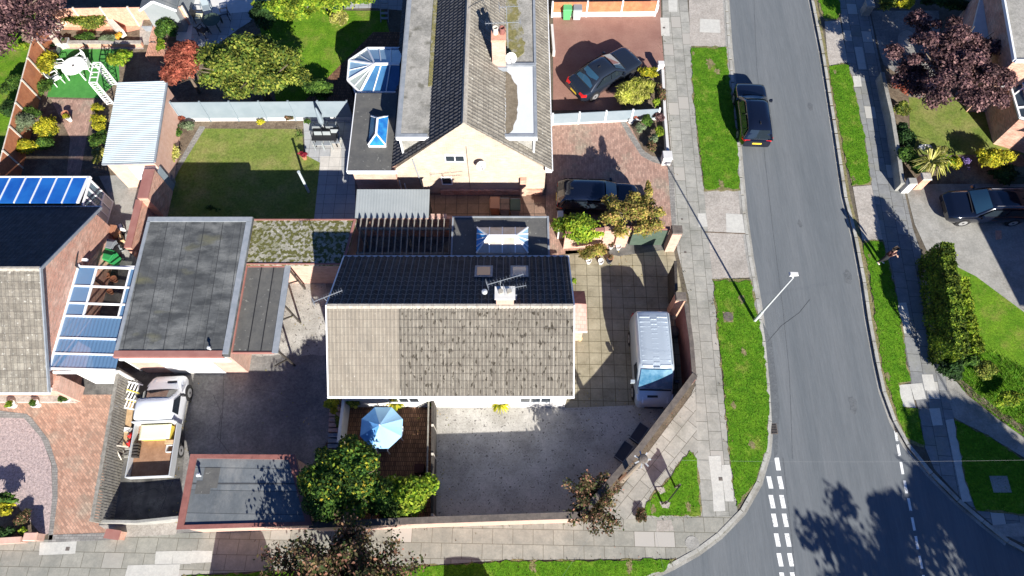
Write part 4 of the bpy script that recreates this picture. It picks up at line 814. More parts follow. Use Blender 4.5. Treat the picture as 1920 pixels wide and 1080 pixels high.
DZt = 4.72; di = EX-(EZ-DZt)/slL; dri = EX+(EZ-DZt)/slR; do = W(743,257,DZt).x; dro = W(1007,258,DZt).x; dy = W(775,257,DZt).y; dry = W(975,257,DZt).y
mb = MB(); mb.box(do, dy, DZt-.16, di+.05, YB-2, DZt); D1 = build('dormer', mb, 'felt_old', HE)
mb = MB(); mb.box(do+.12, dy+.12, 3.1, di-.02, YB-2.1, DZt-.162); build('dormer_wall', mb, 'felt_old', D1)
mb = MB(); mb.box(do-.005, dy-.06, DZt-.2, di, dy-.003, DZt+.03); mb.box(do+.1, dy+.0, 3.0, do+.2, dy+.1, DZt-.2); build('fascia', mb, 'upvc', D1)
mb = MB(); mb.box(do-.04, dy-.06, DZt-.15, do-.006, YB-2, DZt+.04); mb.box(do+.002, dy, DZt+.002, do+.22, YB-2, DZt+.02); mb.box(do+.225, dy, DZt+.002, di-.1, dy+.2, DZt+.02); build('roof_edge', mb, 'lead', D1)
mb = MB(); mb.box(di-.22, dy+3.2, DZt+.002, di+.03, YB-2, DZt+.03); build('moss_line', mb, 'roof_moss', D1)
ysp = W(975,125,DZt).y
mb = MB(); mb.box(dri-.05, dry, DZt-.16, dro, ysp, DZt); D2 = build('dormer', mb, 'membrane', HE)
mb = MB(); mb.box(dri+.02, dry+.12, 3.1, dro-.12, ysp+.2, DZt-.162); build('dormer_wall', mb, 'felt_old', D2)
mb = MB(); e = [W(x, y, DZt) for x, y in ((947,132),(958,140),(968,160),(971,190),(968,225),(958,248),(948,252))]; mb.prism([(p.x, p.y) for p in rough_edge(e, .2, .05, 3)], DZt+.002, DZt+.006); build('roof_stain', mb, 'stain_brown', D2)
mb = MB(); mb.box(dri, dry-.06, DZt-.22, dro+.02, dry-.003, DZt-.02); mb.box(dro-.18, dry+.0, 3.0, dro-.08, dry+.1, DZt-.2); build('fascia', mb, 'upvc', D2)
mb = MB(); mb.box(dro-.14, dry, DZt+.002, dro+.02, ysp, DZt+.04); mb.box(dri, dry+.0, DZt+.002, dro-.143, dry+.17, DZt+.035); build('roof_edge', mb, 'lead', D2)
mb = MB(); mb.box(dri-.05, ysp+.25, DZt-.16, dro-.1, YB-4, DZt-.02); D3 = build('dormer', mb, 'felt_old', HE)
mb = MB(); mb.box(dri+.02, ysp+.26, 3.1, dro-.25, YB-4.1, DZt-.162); build('dormer_wall', mb, 'felt_old', D3)
mb = MB(); e = [W(x, y, DZt) for x, y in ((948,112),(975,108),(985,80),(975,40),(965,-40),(948,-40))]; mb.prism([(p.x, p.y) for p in rough_edge(e, .25, .12, 5)], DZt-.016, DZt+.012); build('moss_patch', mb, 'roof_moss', D3)
mb = MB(); mb.box(dri, ysp+.02, DZt-.2, dro, ysp+.22, DZt+.06); mb.box(dro-.1, ysp+.25, DZt-.14, dro+.03, YB-4, DZt+.05); build('roof_edge', mb, 'lead', D3)
# chimney
cc = W(935, 70, 7.2); mb = MB(); mb.box(cc.x-.36, 25.1, 4.6, cc.x+.34, 25.75, 7.0); ch = build('chimney', mb, 'brick_pink', HE)
mb = MB(); mb.box(cc.x-.38, 24.99, 6.92, cc.x+.36, 25.77, 7.06); build('chimney_cap', mb, 'brick_terra', ch)
mb = MB(); mb.box(cc.x-.42, 24.98, 4.85, cc.x+.42, 25.09, 5.1); build('flashing', mb, 'lead', ch)
for dx, m in ((-.16, 'wood_pale'), (.17, 'coping_maroon')):
    mb = MB(); mb.lathe((cc.x+dx, 25.45, 7.06), [(.14,0),(.12,.3),(.15,.33),(.15,.38),(.10,.38),(.10,.2)], 12); build('chimney_pot', mb, m, ch)
yagi('tv_aerial', 'television aerial on a white mast above the brick chimney of the gabled house', (cc.x+.45, 25.3, 6.2), (cc.x+.45, 25.3, 7.9), (-1, -.05, 0), 1.7)
yagi('tv_aerial', 'double boomed aerial higher on the same chimney, pointing right', (cc.x+.40, 25.7, 6.4), (cc.x+.40, 25.7, 8.5), (1, .08, 0), 1.0, n=8)
dc = W(958,109,5.0); dish(None, dc, (.2, -.9, .5), .30, 'white satellite dish at the foot of the brick chimney beside mossy dormer', (dc.x-.1, dc.y+.35, 4.8))
# gable windows, pipes, dish
for px, py, zz, ww, hh, pn in ((854,298,3.05,1.05,.62,2), (839,343,.9,.6,.75,1)):
    c = W(px, py, zz); window(HE, c.x, EF+.12, zz, ww, hh, -1, pn, glass='window_dark')
dc = W(902,297,3.1); dish(None, (dc.x, EF-.22, 3.2), (.35, -.9, .4), .26, 'white satellite dish on the sunlit brick gable', (dc.x, EF+.12, 3.0))
mb = MB(); c = W(780,300,3.1); mb.tube((c.x-.15, EF+.08, 3.3), (c.x+.1, EF+.08, 0), .04); build('drainpipe', mb, 'lead', HE)
mb = MB(); c = W(760,340,.8); mb.tube((c.x, EF+.08, 1.0), (c.x, EF+.08, 0), .04); mb.tube((c.x-.25, EF+.08, 1.3), (c.x-.25, EF+.08, 0), .04); build('drainpipe', mb, 'upvc', HE)
mb = MB(); c = W(879,320,2.0); mb.tube((c.x, EF+.10, 4.4), (c.x, EF+.10, .5), .012); build('cable', mb, 'plastic_black', HE)
mb = MB(); c = W(985,345,.5); mb.box(c.x-.3, EF-.1, 0, c.x+.05, EF+.118, 1.6); build('brick_pier', mb, 'brick_red', HE)
mb = MB(); mb.box(-4.0, EF-.02, 0, 1.7, EF+.118, .45); build('plinth', mb, 'brick_red', HE)
# flat wing with lantern
zf = 2.75; f0, f1 = W(652,320,zf), W(735,320,zf); f2 = W(663,175,zf)
FW = thing('side_extension', 'flat dark felt extension with blue glazed lantern, left of the gabled house', 'extension', (f0.x, f0.y, 0))
mb = MB(); mb.box(f0.x, f0.y, zf-.15, EL+.2, f2.y, zf); build('roof', mb, 'felt_char', FW)
mb = MB(); mb.box(f0.x+.15, f0.y+.15, 0, EL+.34, f2.y-.05, zf-.151); build('wall', mb, 'brick_pink', FW)
mb = MB(); mb.box(f0.x-.02, f0.y-.06, zf-.22, EL+.5, f0.y-.003, zf+.02); mb.box(f0.x-.06, f0.y-.06, zf-.18, f0.x-.021, f2.y, zf+.03); build('fascia', mb, 'upvc', FW)
l0, l1 = W(690,272,2.95), W(728,217,2.95); lantern(FW, l0.x, l0.y, l1.x, l1.y, zf+.002, .38, ridge='y', gl=('lantern_pane','lantern_pane','lantern_warm','blue_pane'), bars=(1,1))
# conservatory
CE = thing('conservatory', 'faceted white framed conservatory with blue glass roof beside the gabled house', 'conservatory', tuple(W(700,140,0)))
apx = W(703,121,3.15); top_r = W(741,121,3.1); ring = [W(737,174,2.5), W(675,174,2.5), W(652,151,2.5), W(655,114,2.5), W(689,91,2.5), W(744,91,2.5)]
ring[0].x = ring[5].x = top_r.x = EL+.25
FF = [([ring[1], ring[0], top_r, apx], 'blue_pane'), ([ring[2], ring[1], apx], 'clear_pane'), ([ring[3], ring[2], apx], 'blue_pane_pale'), ([ring[4], ring[3], apx], 'clear_pane'), ([ring[5], ring[4], apx, top_r], 'blue_pane_pale')]
for f, m in FF: mb = MB(); mb.hexa([p-Vector((0,0,.03)) for p in f], f); build('roof_panel', mb, m, CE)
up = Vector((0,0,.03)); mb = MB()
for p in ring[1:5]: mb.bar(p+up, apx+up, .10, .07)
mb.bar(apx+up*1.5, top_r+up*1.5, .13, .08)
for i in range(5): mb.bar(ring[i]+up*.6, ring[i+1]+up*.6, .09, .12)
for s in (.33, .66):
    for (a, c) in ((ring[1], ring[0]), (ring[4], ring[5])):
        p = a.lerp(c, s); q = apx.lerp(top_r, max(0, s*1.1-.1)); mb.bar(p+up, q+up, .05, .05)
for (a, c) in ((ring[1], ring[2]), (ring[2], ring[3]), (ring[3], ring[4])): mb.bar(a.lerp(c, .5)+up, a.lerp(c, .5).lerp(apx, .8)+up, .03, .03)
build('roof_bar', mb, 'upvc', CE)
mb = MB(); g = MB(); Z = Vector((0,0,1))
for i in range(5):
    a, c = ring[i], ring[i+1]; 
    for k in range(4):
        p = a.lerp(c, k/3); p = Vector((p.x, p.y, 0)); p = p+(Vector((apx.x, apx.y, 0))-p)*.04; mb.bar(p, p+Z*2.42, .07)
    cx = Vector((apx.x, apx.y, 0)); A_, C_ = [Vector((q.x, q.y, 0))+(cx-Vector((q.x, q.y, 0)))*.05 for q in (a, c)]
    g.poly([A_+Z*.6, C_+Z*.6, C_+Z*2.4, A_+Z*2.4]); mb.hexa([A_, C_, C_+(cx-C_)*.03, A_+(cx-A_)*.03], [A_+Z*.58, C_+Z*.58, C_+(cx-C_)*.03+Z*.58, A_+(cx-A_)*.03+Z*.58])
build('side_frame', mb, 'upvc', CE); build('side_pane', g, 'clear_glass', CE)

# ---- grey sheet roofed shed in the alley
a, c = W(665,408,2.1), W(806,356,2.2); SH = thing('shed', 'long shed with plain grey sheet roof in the alley beside the gabled house', 'shed', (a.x, a.y, 0))
mb = MB(); n = 26
mb.grid([[(a.x+(c.x-a.x)*k/(n*2), y, z+(.007 if k % 2 else 0)) for k in range(n*2+1)] for y, z in ((a.y, 2.05), (c.y, 2.25))]); mb.grid([[(a.x+(c.x-a.x)*k/(n*2), y, z-.02+(.007 if k % 2 else 0)) for k in range(n*2+1)] for y, z in ((c.y, 2.25), (a.y, 2.05))]); build('roof', mb, 'sheet_grey', SH)
mb = MB(); mb.box(a.x+.1, a.y+.1, 0, c.x-.1, c.y-.05, 2.0); build('wall', mb, 'wood_dark', SH)

# ---- F: corrugated roof garage, top left
zg = 2.5; P = [W(191,307,zg), W(289,304,zg), W(313,151,zg), W(221,154,zg)]
GF = thing('garage', 'garage with pale corrugated sheet roof, pink front and white door', 'garage', (P[0].x, P[0].y, 0))
mb = MB(); n = 44
for flip in (0, 1):
    rows = []
    for k in range(n*2+1):
        s = k/(n*2); l, r_ = P[0].lerp(P[3], s), P[1].lerp(P[2], s); dz = (.035 if k % 2 else 0)-.03*flip; rows.append([(l.x, l.y, zg+dz), (r_.x, r_.y, zg+dz)] if not flip else [(r_.x, r_.y, zg+dz), (l.x, l.y, zg+dz)])
    mb.grid([r[::-1] for r in rows])
build('roof', mb, 'steel_pale', GF)
mb = MB(); mb.prism([P[0]+Vector((.1,.1,0)), P[1]+Vector((-.12,.1,0)), P[2]+Vector((-.12,-.1,0)), P[3]+Vector((.1,-.1,0))], 0, zg-.06); build('wall', mb, 'render_pink', GF)
mb = MB(); mb.bar(P[1]+Vector((.03,0,0)), P[2]+Vector((.03,0,0)), .09, .1); mb.bar(P[0]+Vector((0,-.04,-.02)), P[1]+Vector((0,-.04,-.02)), .05, .1); build('gutter', mb, 'lead', GF)
m0 = P[0].lerp(P[1], .42); m1 = P[0].lerp(P[1], .93); mb = MB(); mb.hexa([(m0.x, m0.y+.02, .02), (m1.x, m1.y+.02, .02), (m1.x, m1.y+.098, .02), (m0.x, m0.y+.098, .02)], [(m0.x, m0.y+.02, 2.0), (m1.x, m1.y+.02, 2.0), (m1.x, m1.y+.098, 2.0), (m0.x, m0.y+.098, 2.0)]); build('garage_door', mb, 'plastic_white', GF)

# ---- sheds at the very top left
SD = thing('summer_house', 'shed with white edged gable roof at the very top left', 'shed', tuple(W(310,15,0)))
a, c = W(263,14,2.0), W(327,14,2.0); yy = a.y; xm = (a.x+c.x)/2
mb = MB(); mb.box(a.x+.1, yy, 0, c.x-.1, yy+3, 1.9); mb.hexa([(a.x+.1, yy, 1.9), (c.x-.1, yy, 1.9), (c.x-.1, yy+.2, 1.9), (a.x+.1, yy+.2, 1.9)], [(xm-.02, yy, 2.5), (xm+.02, yy, 2.5), (xm+.02, yy+.2, 2.5), (xm-.02, yy+.2, 2.5)]); build('wall', mb, 'sheet_grey', SD)
mb = MB()
for x, s in ((a.x-.1, 1), (c.x+.1, -1)): mb.hexa([(x, yy-.1, 1.85), (xm, yy-.1, 2.55), (xm, yy+3.1, 2.55), (x, yy+3.1, 1.85)], [(x, yy-.1, 1.92), (xm, yy-.1, 2.62), (xm, yy+3.1, 2.62), (x, yy+3.1, 1.92)])
build('roof', mb, 'felt_slate', SD)
for xx in (a.x-.1, c.x+.1): mb = MB(); mb.bar((xx, yy-.13, 1.86), (xm+(.02 if xx < xm else -.02)*-1, yy-.13, 2.56), .05, .14); build('bargeboard', mb, 'upvc', SD)

# ---- G: houses on the east side
zG = 2.6
HG = thing('house', 'house corner at the top right with blue-white gable and white edged flat roof', 'house', tuple(W(1900,60,0)))
b = [W(x, y, 4.6) for x, y in ((1872,-60),(1903,113),(1960,113),(1960,-60))]; mb = MB(); mb.prism([(p.x, p.y) for p in b], 4.45, 4.6); build('roof', mb, 'tile_plain' if 0 else 'felt_old', HG)
mb = MB(); mb.bar(b[0]+Vector((-.03,0,0)), b[1]+Vector((-.03,0,0)), .1, .2); mb.bar(b[1]+Vector((0,-.05,0)), b[2]+Vector((0,-.05,0)), .1, .2); build('fascia', mb, 'upvc', HG)
i_ = [p+Vector((.25, .25 if k in (1,2) else 0, 0)) for k, p in enumerate(b)]; mb = MB(); mb.prism([(p.x, p.y) for p in i_], 0, 4.44); build('wall', mb, 'brick_red', HG)
w0 = [W(1838,75,3.2), W(1868,78,1.8), W(1905,60,2.6), W(1880,-10,3.2)]
mb = MB(); wx = i_[0].x-.0; y0_ = W(1860,60,2.5).y
lw = [W(1820,70,2.7), W(1866,75,2.7), W(1890,20,2.7), W(1873,-30,2.7), W(1845,-30,2.7)]
mb.prism([(p.x, p.y) for p in lw], 2.55, 2.7); sr = build('side_roof', mb, 'render_white', HG); mb = MB(); mb.prism([(p.x*.995+.12, p.y*.995+.14) for p in lw], 0, 2.54); build('side_wall', mb, 'brick_red', HG)
BW = thing('bay_window', 'white framed glazed bay of the house at the right edge', 'bay window', tuple(W(1915,190,0)))
q = [W(1893,160,2.4), W(1925,105,2.4), W(1975,120,2.4), W(1975,240,2.4), W(1911,221,2.4)]
mb = MB(); mb.prism([(p.x, p.y) for p in q], 2.3, 2.4); build('roof', mb, 'window_dark', BW)
mb = MB(); z_ = Vector((0,0,.04))
for i in range(5): mb.bar(q[i]+z_, q[(i+1) % 5]+z_, .10, .10)
mb.bar(q[0].lerp(q[4], .33)+z_, q[1].lerp(q[3], .33)+z_, .07, .08); mb.bar(q[0].lerp(q[4], .7)+z_, q[1].lerp(q[3], .7)+z_, .07, .08); mb.bar(q[0].lerp(q[1], .5)+z_, q[4].lerp(q[3], .4)+z_, .06, .08); build('frame', mb, 'upvc', BW)
mb = MB(); mb.prism([(p.x+.1, p.y) for p in q], 0, 2.28); build('wall', mb, 'brick_red', BW)
mb = MB(); a, c = W(1879,163,2.8), W(1925,113,2.8); mb.bar(a, c, .12, .12); mb.bar(W(1766,18,2.2), W(1800,-20,2.2), .2, .1) if 0 else None
tag(build('gutter_rail', mb, 'upvc', None, org=tuple(a)), 'white sloping gutter rail between the right edge house and its bay', 'gutter')
# the houses beyond the right edge, out of the photo but throwing its shade
HX = thing('house', 'brick house standing just outside the right edge', 'house', (36, 8, 0)); mb = MB(); mb.box(30.4, 5.0, 0, 42, 14.0, 5.0); build('wall', mb, 'brick_red', HX)
build('roof', tiles((30.0, 4.6, 5.0), (42, 4.6, 5.0), (42, 9.5, 7.2), (30.0, 9.5, 7.2)), 'tile_grey', HX); build('roof', tiles((42, 14.4, 5.0), (30.0, 14.4, 5.0), (30.0, 9.5, 7.2), (42, 9.5, 7.2)), 'tile_grey', HX)

HX2 = thing('house', 'second brick house outside the right edge, behind the bay window', 'house', (36, 22, 0)); mb = MB(); mb.box(31.2, 17.6, 0, 42, 26.5, 5.0); build('wall', mb, 'brick_red', HX2)
build('roof', tiles((30.9, 17.3, 5.0), (42, 17.3, 5.0), (42, 22, 7.2), (30.9, 22, 7.2)), 'tile_grey', HX2); build('roof', tiles((42, 26.8, 5.0), (30.9, 26.8, 5.0), (30.9, 22, 7.2), (42, 22, 7.2)), 'tile_grey', HX2)
# ================= walls and fences =================
def wall_run(name, label, P, h, t, m, cop=None, copw=.03, coph=.06, cat='wall', z0=0):
    P = [Vector((p[0], p[1], 0)) for p in P]; o = thing(name, label, cat, tuple(P[0])); mb = MB(); cb = MB()
    n = len(P); off = offset(P, t/2); of2 = offset(P, -t/2); c1_, c2_ = offset(P, t/2+copw), offset(P, -t/2-copw)
    mb.prism(off+of2[::-1], z0, h); build('wall_face', mb, m, o)
    if cop: cb.prism(c1_+c2_[::-1], h+.001, h+coph); build('coping', cb, cop, o)
    return o
hw = 2.15
def wp(lst, z): return [W(x, y, z) for x, y in lst]
wall_run('boundary_wall', 'long pink brick wall with dark coping along the south pavement', wp([(580,984),(820,975),(1088,966)], hw), hw, .22, 'brick_pink', 'coping_dark')
wall_run('boundary_wall', 'diagonal wall with dark stone coping cutting the corner by the silver van', wp([(1086,970),(1200,840),(1303,703)], hw), hw, .22, 'brick_pink', 'coping_dark')
wall_run('boundary_wall', 'thin dark brown wall between the silver van and the west pavement', wp([(1302,712),(1296,640),(1286,570)], 2.1), 2.1, .14, 'coping_maroon', 'coping_dark')
wall_run('boundary_wall', 'short dark timber wall above the brick pier, right edge of the tan patio', wp([(1268,545),(1266,490)], 1.7), 1.7, .08, 'wood_dark', 'wood_dark')
wall_run('boundary_wall', 'tall maroon coped brick wall right of the dark yard behind the bins', wp([(240,465),(262,375)], 1.9), 1.9, .3, 'brick_red', 'maroon_board')
wall_run('boundary_wall', 'short wide red wall stub at the foot of the corrugated garage', wp([(268,372),(281,318)], 2.2), 2.2, .5, 'brick_red', 'maroon_board')
wall_run('garden_wall', 'thin white render wall along the west side of the small brick deck', wp([(644,748),(634,830)], 1.2), 1.2, .14, 'render_white')
wall_run('boundary_wall', 'white low wall dividing the red driveway from the west pavement', wp([(1243,130),(1247,212),(1254,298)], .5), .5, .16, 'render_white')
wall_run('garden_wall', 'low grey wall along the east pavement beside the purple tree', wp([(1654,136),(1673,220),(1686,300),(1692,345)], .7), .7, .16, 'concrete', 'concrete')
wall_run('garden_wall', 'low pale wall below the tall hedge on the east pavement', wp([(1736,492),(1738,520),(1748,580),(1760,640),(1770,688)], .5), .5, .12, 'concrete', 'concrete')
wall_run('garden_wall', 'low cream edge wall below the terracotta terrace at the top left', wp([(265,80),(110,80)], .3), .3, .2, 'brick_terra', 'concrete_pink')
wall_run('boundary_wall', 'pink stone edge wall behind the back gardens along the very top', wp([(70,18),(340,18)], .9), .9, .14, 'brick_terra', 'wood_pale')
wall_run('garden_wall', 'low pink wall at the bottom left corner by the pavement', wp([(-60,1018),(40,1012)], .5), .5, .2, 'brick_pink', 'render_pink')
wall_run('garden_wall', 'white rendered wall across the top of the red driveway with orange fence', wp([(1037,10),(1236,8)], .6), .6, .15, 'render_white')
wall_run('garden_wall', 'short white wall stub at the left edge of the red tarmac driveway', wp([(1039,95),(1035,45)], .5), .5, .15, 'render_white')
wall_run('garden_wall', 'sun bleached grey rendered wall end below the slatted fence', wp([(178,977),(255,978),(333,970)], 1.0), 1.0, .12, 'concrete', None)
wall_run('garden_wall', 'low red brick return wall between herringbone drive and concrete apron', wp([(198,1000),(225,1004)], .5), .5, .35, 'brick_red', 'maroon_board')
# piers
def pier(px, py, h, w_, d_, m, cap, label, sx=0):
    c = W(px, py, h); t = thing('gate_pier', label, 'gate pier', (c.x, c.y, 0)); mb = MB(); mb.box(c.x-w_/2, c.y-d_/2, 0, c.x+w_/2, c.y+d_/2, h-.08); build('shaft', mb, m, t)
    mb = MB(); mb.hexa([(c.x-w_/2-.04, c.y-d_/2-.04, h-.078), (c.x+w_/2+.04, c.y-d_/2-.04, h-.078), (c.x+w_/2+.04, c.y+d_/2+.04, h-.078), (c.x-w_/2-.04, c.y+d_/2+.04, h-.078)], [(c.x-w_/2, c.y-d_/2, h+.02), (c.x+w_/2, c.y-d_/2, h+.02), (c.x+w_/2, c.y+d_/2, h+.02), (c.x-w_/2, c.y+d_/2, h+.02)]); build('cap', mb, cap, t)
pier(1270,430,2.1,.5,.45,'brick_pink','coping_dark','stout pink gate pier with dark cap at the end of the green gate')
pier(1277,555,2.1,.48,.40,'brick_terra','coping_dark','brick pier with dark cap on the path edge below the tan patio gap')
pier(1712,339,1.0,.42,.36,'render_white','concrete','pale rendered gate pier beside the driveway of the dark estate car')
pier(1738,330,1.1,.46,.40,'brick_terra','concrete_pink','pink brick gate pier behind the pale one')
pier(1252,290,.7,.5,.5,'render_white','render_white','white square pier at the corner of the brick driveway bed')
pier(1240,118,.8,.35,.3,'render_white','render_white','white pier above the yellow grasses by the west pavement')
pier(1632,6,.8,.5,.5,'concrete','concrete','grey stone pier at the top of the east pavement')
pier(55,1006,.7,.5,.3,'brick_pink','render_pink','pink pier in the low wall at the bottom left corner')
# green gate + brick panels
c0, c1 = W(1185,430,1.7), W(1256,428,1.75); G = thing('garden_gate', 'dark green boarded gate between pink brick piers below the tree', 'gate', (c0.x, c0.y, 0))
mb = MB(); mb.box(c0.x+.1, c0.y-.06, .05, c1.x-.02, c0.y, 1.65); build('boards', mb, 'green_gate', G)
mb = MB(); mb.box(c0.x+.05, c0.y-.03, 1.66, c1.x+.02, c0.y+.16, 1.74); build('top_rail', mb, 'maroon_board', G)
for i, (xa_, xb_) in enumerate(((1134,1153),(1160,1182))):
    a, c = W(xa_,430,1.9), W(xb_,430,1.9); mb = MB(); mb.box(a.x, a.y-.06, 0, c.x, a.y+.2, 1.85); o = tag(build('brick_pillar', mb, 'brick_pink', None, org=(a.x, a.y, 0)), ['pink brick wall block beside the climbing shrub', 'pink brick wall block directly left of the green gate'][i], 'wall')
wall_run('boundary_wall', 'maroon coped wall behind the pink blocks, under the orange tree', wp([(1060,436),(1184,426)], 1.75), 1.75, .12, 'brick_pink', 'maroon_board')

def fence(name, label, A, B, h, m, nb, pm=None, post='wood_pale', bay=1.8, t=.03, gravel=.0, gm=None, rails=True, flip=1):
    """panel fence from A to B (plan points); panels between posts"""
    A = Vector((A[0], A[1], 0)); B = Vector((B[0], B[1], 0)); L = (B-A).length; d = (B-A)/L; nn = Vector((-d.y, d.x, 0)); n = nb or max(1, round(L/bay)); f = thing(name, label, 'fence', tuple(A))
    for i in range(n):
        a, c = A+d*L*i/n, A+d*L*(i+1)/n; mb = MB(); a2, c2 = a+d*.05, c-d*.05
        mb.hexa([a2-nn*t/2+Vector((0,0,gravel)), c2-nn*t/2+Vector((0,0,gravel)), c2+nn*t/2+Vector((0,0,gravel)), a2+nn*t/2+Vector((0,0,gravel))], [p+Vector((0,0,h)) for p in (a2-nn*t/2, c2-nn*t/2, c2+nn*t/2, a2+nn*t/2)])
        p = build('panel', mb, m, f)
        if rails:
            mb = MB()
            for z in (h*.33, h*.68, h+.015): mb.bar(a2+nn*flip*.03+Vector((0,0,z)), c2+nn*flip*.03+Vector((0,0,z)), .05, .04)
            for s in (.33, .66): q_ = a2.lerp(c2, s); mb.bar(q_+nn*flip*.03+Vector((0,0,gravel+.02)), q_+nn*flip*.03+Vector((0,0,h)), .03)
            build('rail', mb, pm or m, f)
        if gravel: mb = MB(); mb.hexa([a-nn*.03, c-nn*.03, c+nn*.03, a+nn*.03], [q_+Vector((0,0,gravel-.005)) for q_ in (a-nn*.03, c-nn*.03, c+nn*.03, a+nn*.03)]); build('gravel_board', mb, gm or m, f)
    for i in range(n+1): a = A+d*L*i/n; mb = MB(); mb.box(a.x-.05, a.y-.05, 0, a.x+.05, a.y+.05, h+.06); build('post', mb, post, f)
    return f
a, c = W(318,192,1.7), W(650,190,1.7); fence('panel_fence', 'grey-blue panel fence with pale base behind the middle lawn', a, c, 1.7, 'fence_blue', 6, post='fence_blue', gravel=.3, gm='render_white', rails=False)
a, c = W(1037,212,1.1), W(1238,202,1.1); fence('panel_fence', 'grey panel fence with white posts between red tarmac drive and brick drive', a, c, 1.0, 'fence_blue', 4, post='upvc', gravel=.15, gm='render_white', rails=False)
FL = [(88,20),(58,90),(50,112),(40,158),(25,210),(12,265),(-6,335)]
a, c = W(72,30,1.7), W(-8,330,1.7); fence('panel_fence', 'orange-brown panel fence with concrete posts running down the top left garden', a, c, 1.65, 'fence_orange', 7, pm='wood_pale', post='wood_pale', flip=-1)
a, c = W(1037,-3,1.5), W(1236,-5,1.5); fence('panel_fence', 'orange timber fence behind the wheelie bins at the very top', a, c, 1.2, 'fence_orange', 3, post='upvc', flip=-1, rails=False, gravel=.4, gm='render_white')
a, c = W(110,22,1.6), W(335,20,1.6); fence('panel_fence', 'pale topped fence along the back of the top left garden', (W(84,14,1.6).x, W(84,14,1.6).y), (W(340,10,1.6).x, W(340,10,1.6).y), 1.5, 'brick_terra', 5, post='wood_pale', rails=False)
# slatted fence by the pickup
A, B = W(222,690,1.8), W(172,975,1.8); f = thing('slatted_fence', 'weathered slatted timber fence left of the white pickup', 'fence', (A.x, A.y, 0)); A.z = B.z = 0; L = (B-A).length; d = (B-A)/L; nn = Vector((-d.y, d.x, 0))
mb = MB(); n = int(L/.125)
for i in range(n):
    p = A+d*L*(i+.5)/n; mb.hexa([p-d*.045-nn*.01+Vector((0,0,.05)), p+d*.045-nn*.01+Vector((0,0,.05)), p+d*.045+nn*.012+Vector((0,0,.05)), p-d*.045+nn*.012+Vector((0,0,.05))], [p-d*.045-nn*.01+Vector((0,0,1.75)), p+d*.045-nn*.01+Vector((0,0,1.75)), p+d*.045+nn*.012+Vector((0,0,1.75)), p-d*.045+nn*.012+Vector((0,0,1.75))])
sl_ = build('slats', mb, 'wood_grey', f)
for z in (.4, 1.1, 1.72): mb = MB(); mb.bar(A-nn*.05+Vector((0,0,z)), B-nn*.05+Vector((0,0,z)), .06, .08); build('rail', mb, 'wood_grey', f)
mb = MB(); mb.bar(A+Vector((0,0,1.79)), B+Vector((0,0,1.79)), .16, .03); build('top_rail', mb, 'wood_grey', f)
for i in range(6): p = A+d*L*i/5; mb = MB(); mb.box(p.x-.14, p.y-.05, 0, p.x-.04, p.y+.05, 1.76); build('post', mb, 'wood_grey', f)
# dark fence between deck and gravel
a, c = W(811,745,1.3), W(810,965,1.3); fence('timber_fence', 'dark low timber fence between the brick deck and the pale gravel', a, c, 1.25, 'wood_dark', 4, post='wood_pale', rails=False, t=.12)
mb = MB(); a2, c2 = W(803,745,1.3), W(800,885,1.3); mb.bar((a2.x, a2.y, 1.1), (c2.x, c2.y, 1.1), .07, .05); mb.box(a2.x-.04, a2.y-.04, 0, a2.x+.04, a2.y+.04, 1.1); mb.box(c2.x-.04, c2.y-.04, 0, c2.x+.04, c2.y+.04, 1.1); tag(build('handrail', mb, 'wood_grey', None, org=(a2.x, a2.y, 0)), 'pale timber handrail just inside the dark fence of the deck', 'rail')
# grey screen fence on the lawn edge
A, B = W(284,312,1.8), W(275,370,1.8); mb = MB(); mb.bar((A.x+.45, A.y, .9), (B.x+.1, B.y, .9), .06, 1.8); tag(build('screen_fence', mb, 'fence_blue', None, org=(A.x+.4, A.y, 0)), 'grey screen panel between the red wall stub and the shaded lawn', 'fence')
# ================= vehicles =================
def loft(st, sec):
    """st: (x, halfwidth, ztop); sec: (width share, height share) from sill to centre line"""
    rows = []
    for (x, hw_, zt, z0) in st:
        half = [(hw_*a, z0+(zt-z0)*b) for a, b in sec]
        rows.append([(x, y, z) for y, z in half]+[(x, -y, z) for y, z in reversed(half[:-1])])
    mb = MB(); mb.grid(rows); i = len(mb.v)
    mb.poly(rows[0][::-1]) ; mb.poly(rows[-1]); mb.f = [tuple(reversed(f)) for f in mb.f]; return mb
def wheel(t, x, y, r, wd=.22, rim='alloy'):
    s = 1 if y > 0 else -1; mb = MB(); mb.tube((x, y-s*wd, r), (x, y, r), r, n=22); o = build('wheel', mb, 'tyre', t, local=True)
    mb = MB(); mb.tube((x, y-s*.02, r), (x, y+s*.006, r), r*.66, n=20); rm = build('rim', mb, rim, o, local=True)
    mb = MB(); mb.tube((x, y, r), (x, y+s*.012, r), r*.2, n=10); build('hub', mb, 'plastic_black', o, local=True)
def pane(t, name, q, m, bulge=.03, off=.008, n=6, inset=(.04,.04)):
    """slightly curved glass over the quad q (bottom-left, bottom-right, top-right, top-left)"""
    a, b_, c, d = map(Vector, q); nn = (b_-a).cross(d-a).normalized(); rows = []
    for j in range(4):
        v = inset[1]+(1-2*inset[1])*j/3; row = []
        for i in range(n+1): u = inset[0]+(1-2*inset[0])*i/n; row.append(a.lerp(b_, u).lerp(d.lerp(c, u), v)+nn*(off+bulge*sin(pi*u)))
        rows.append(row)
    mb = MB(); mb.grid(rows); return build(name, mb, m, t, local=True, smooth=True)
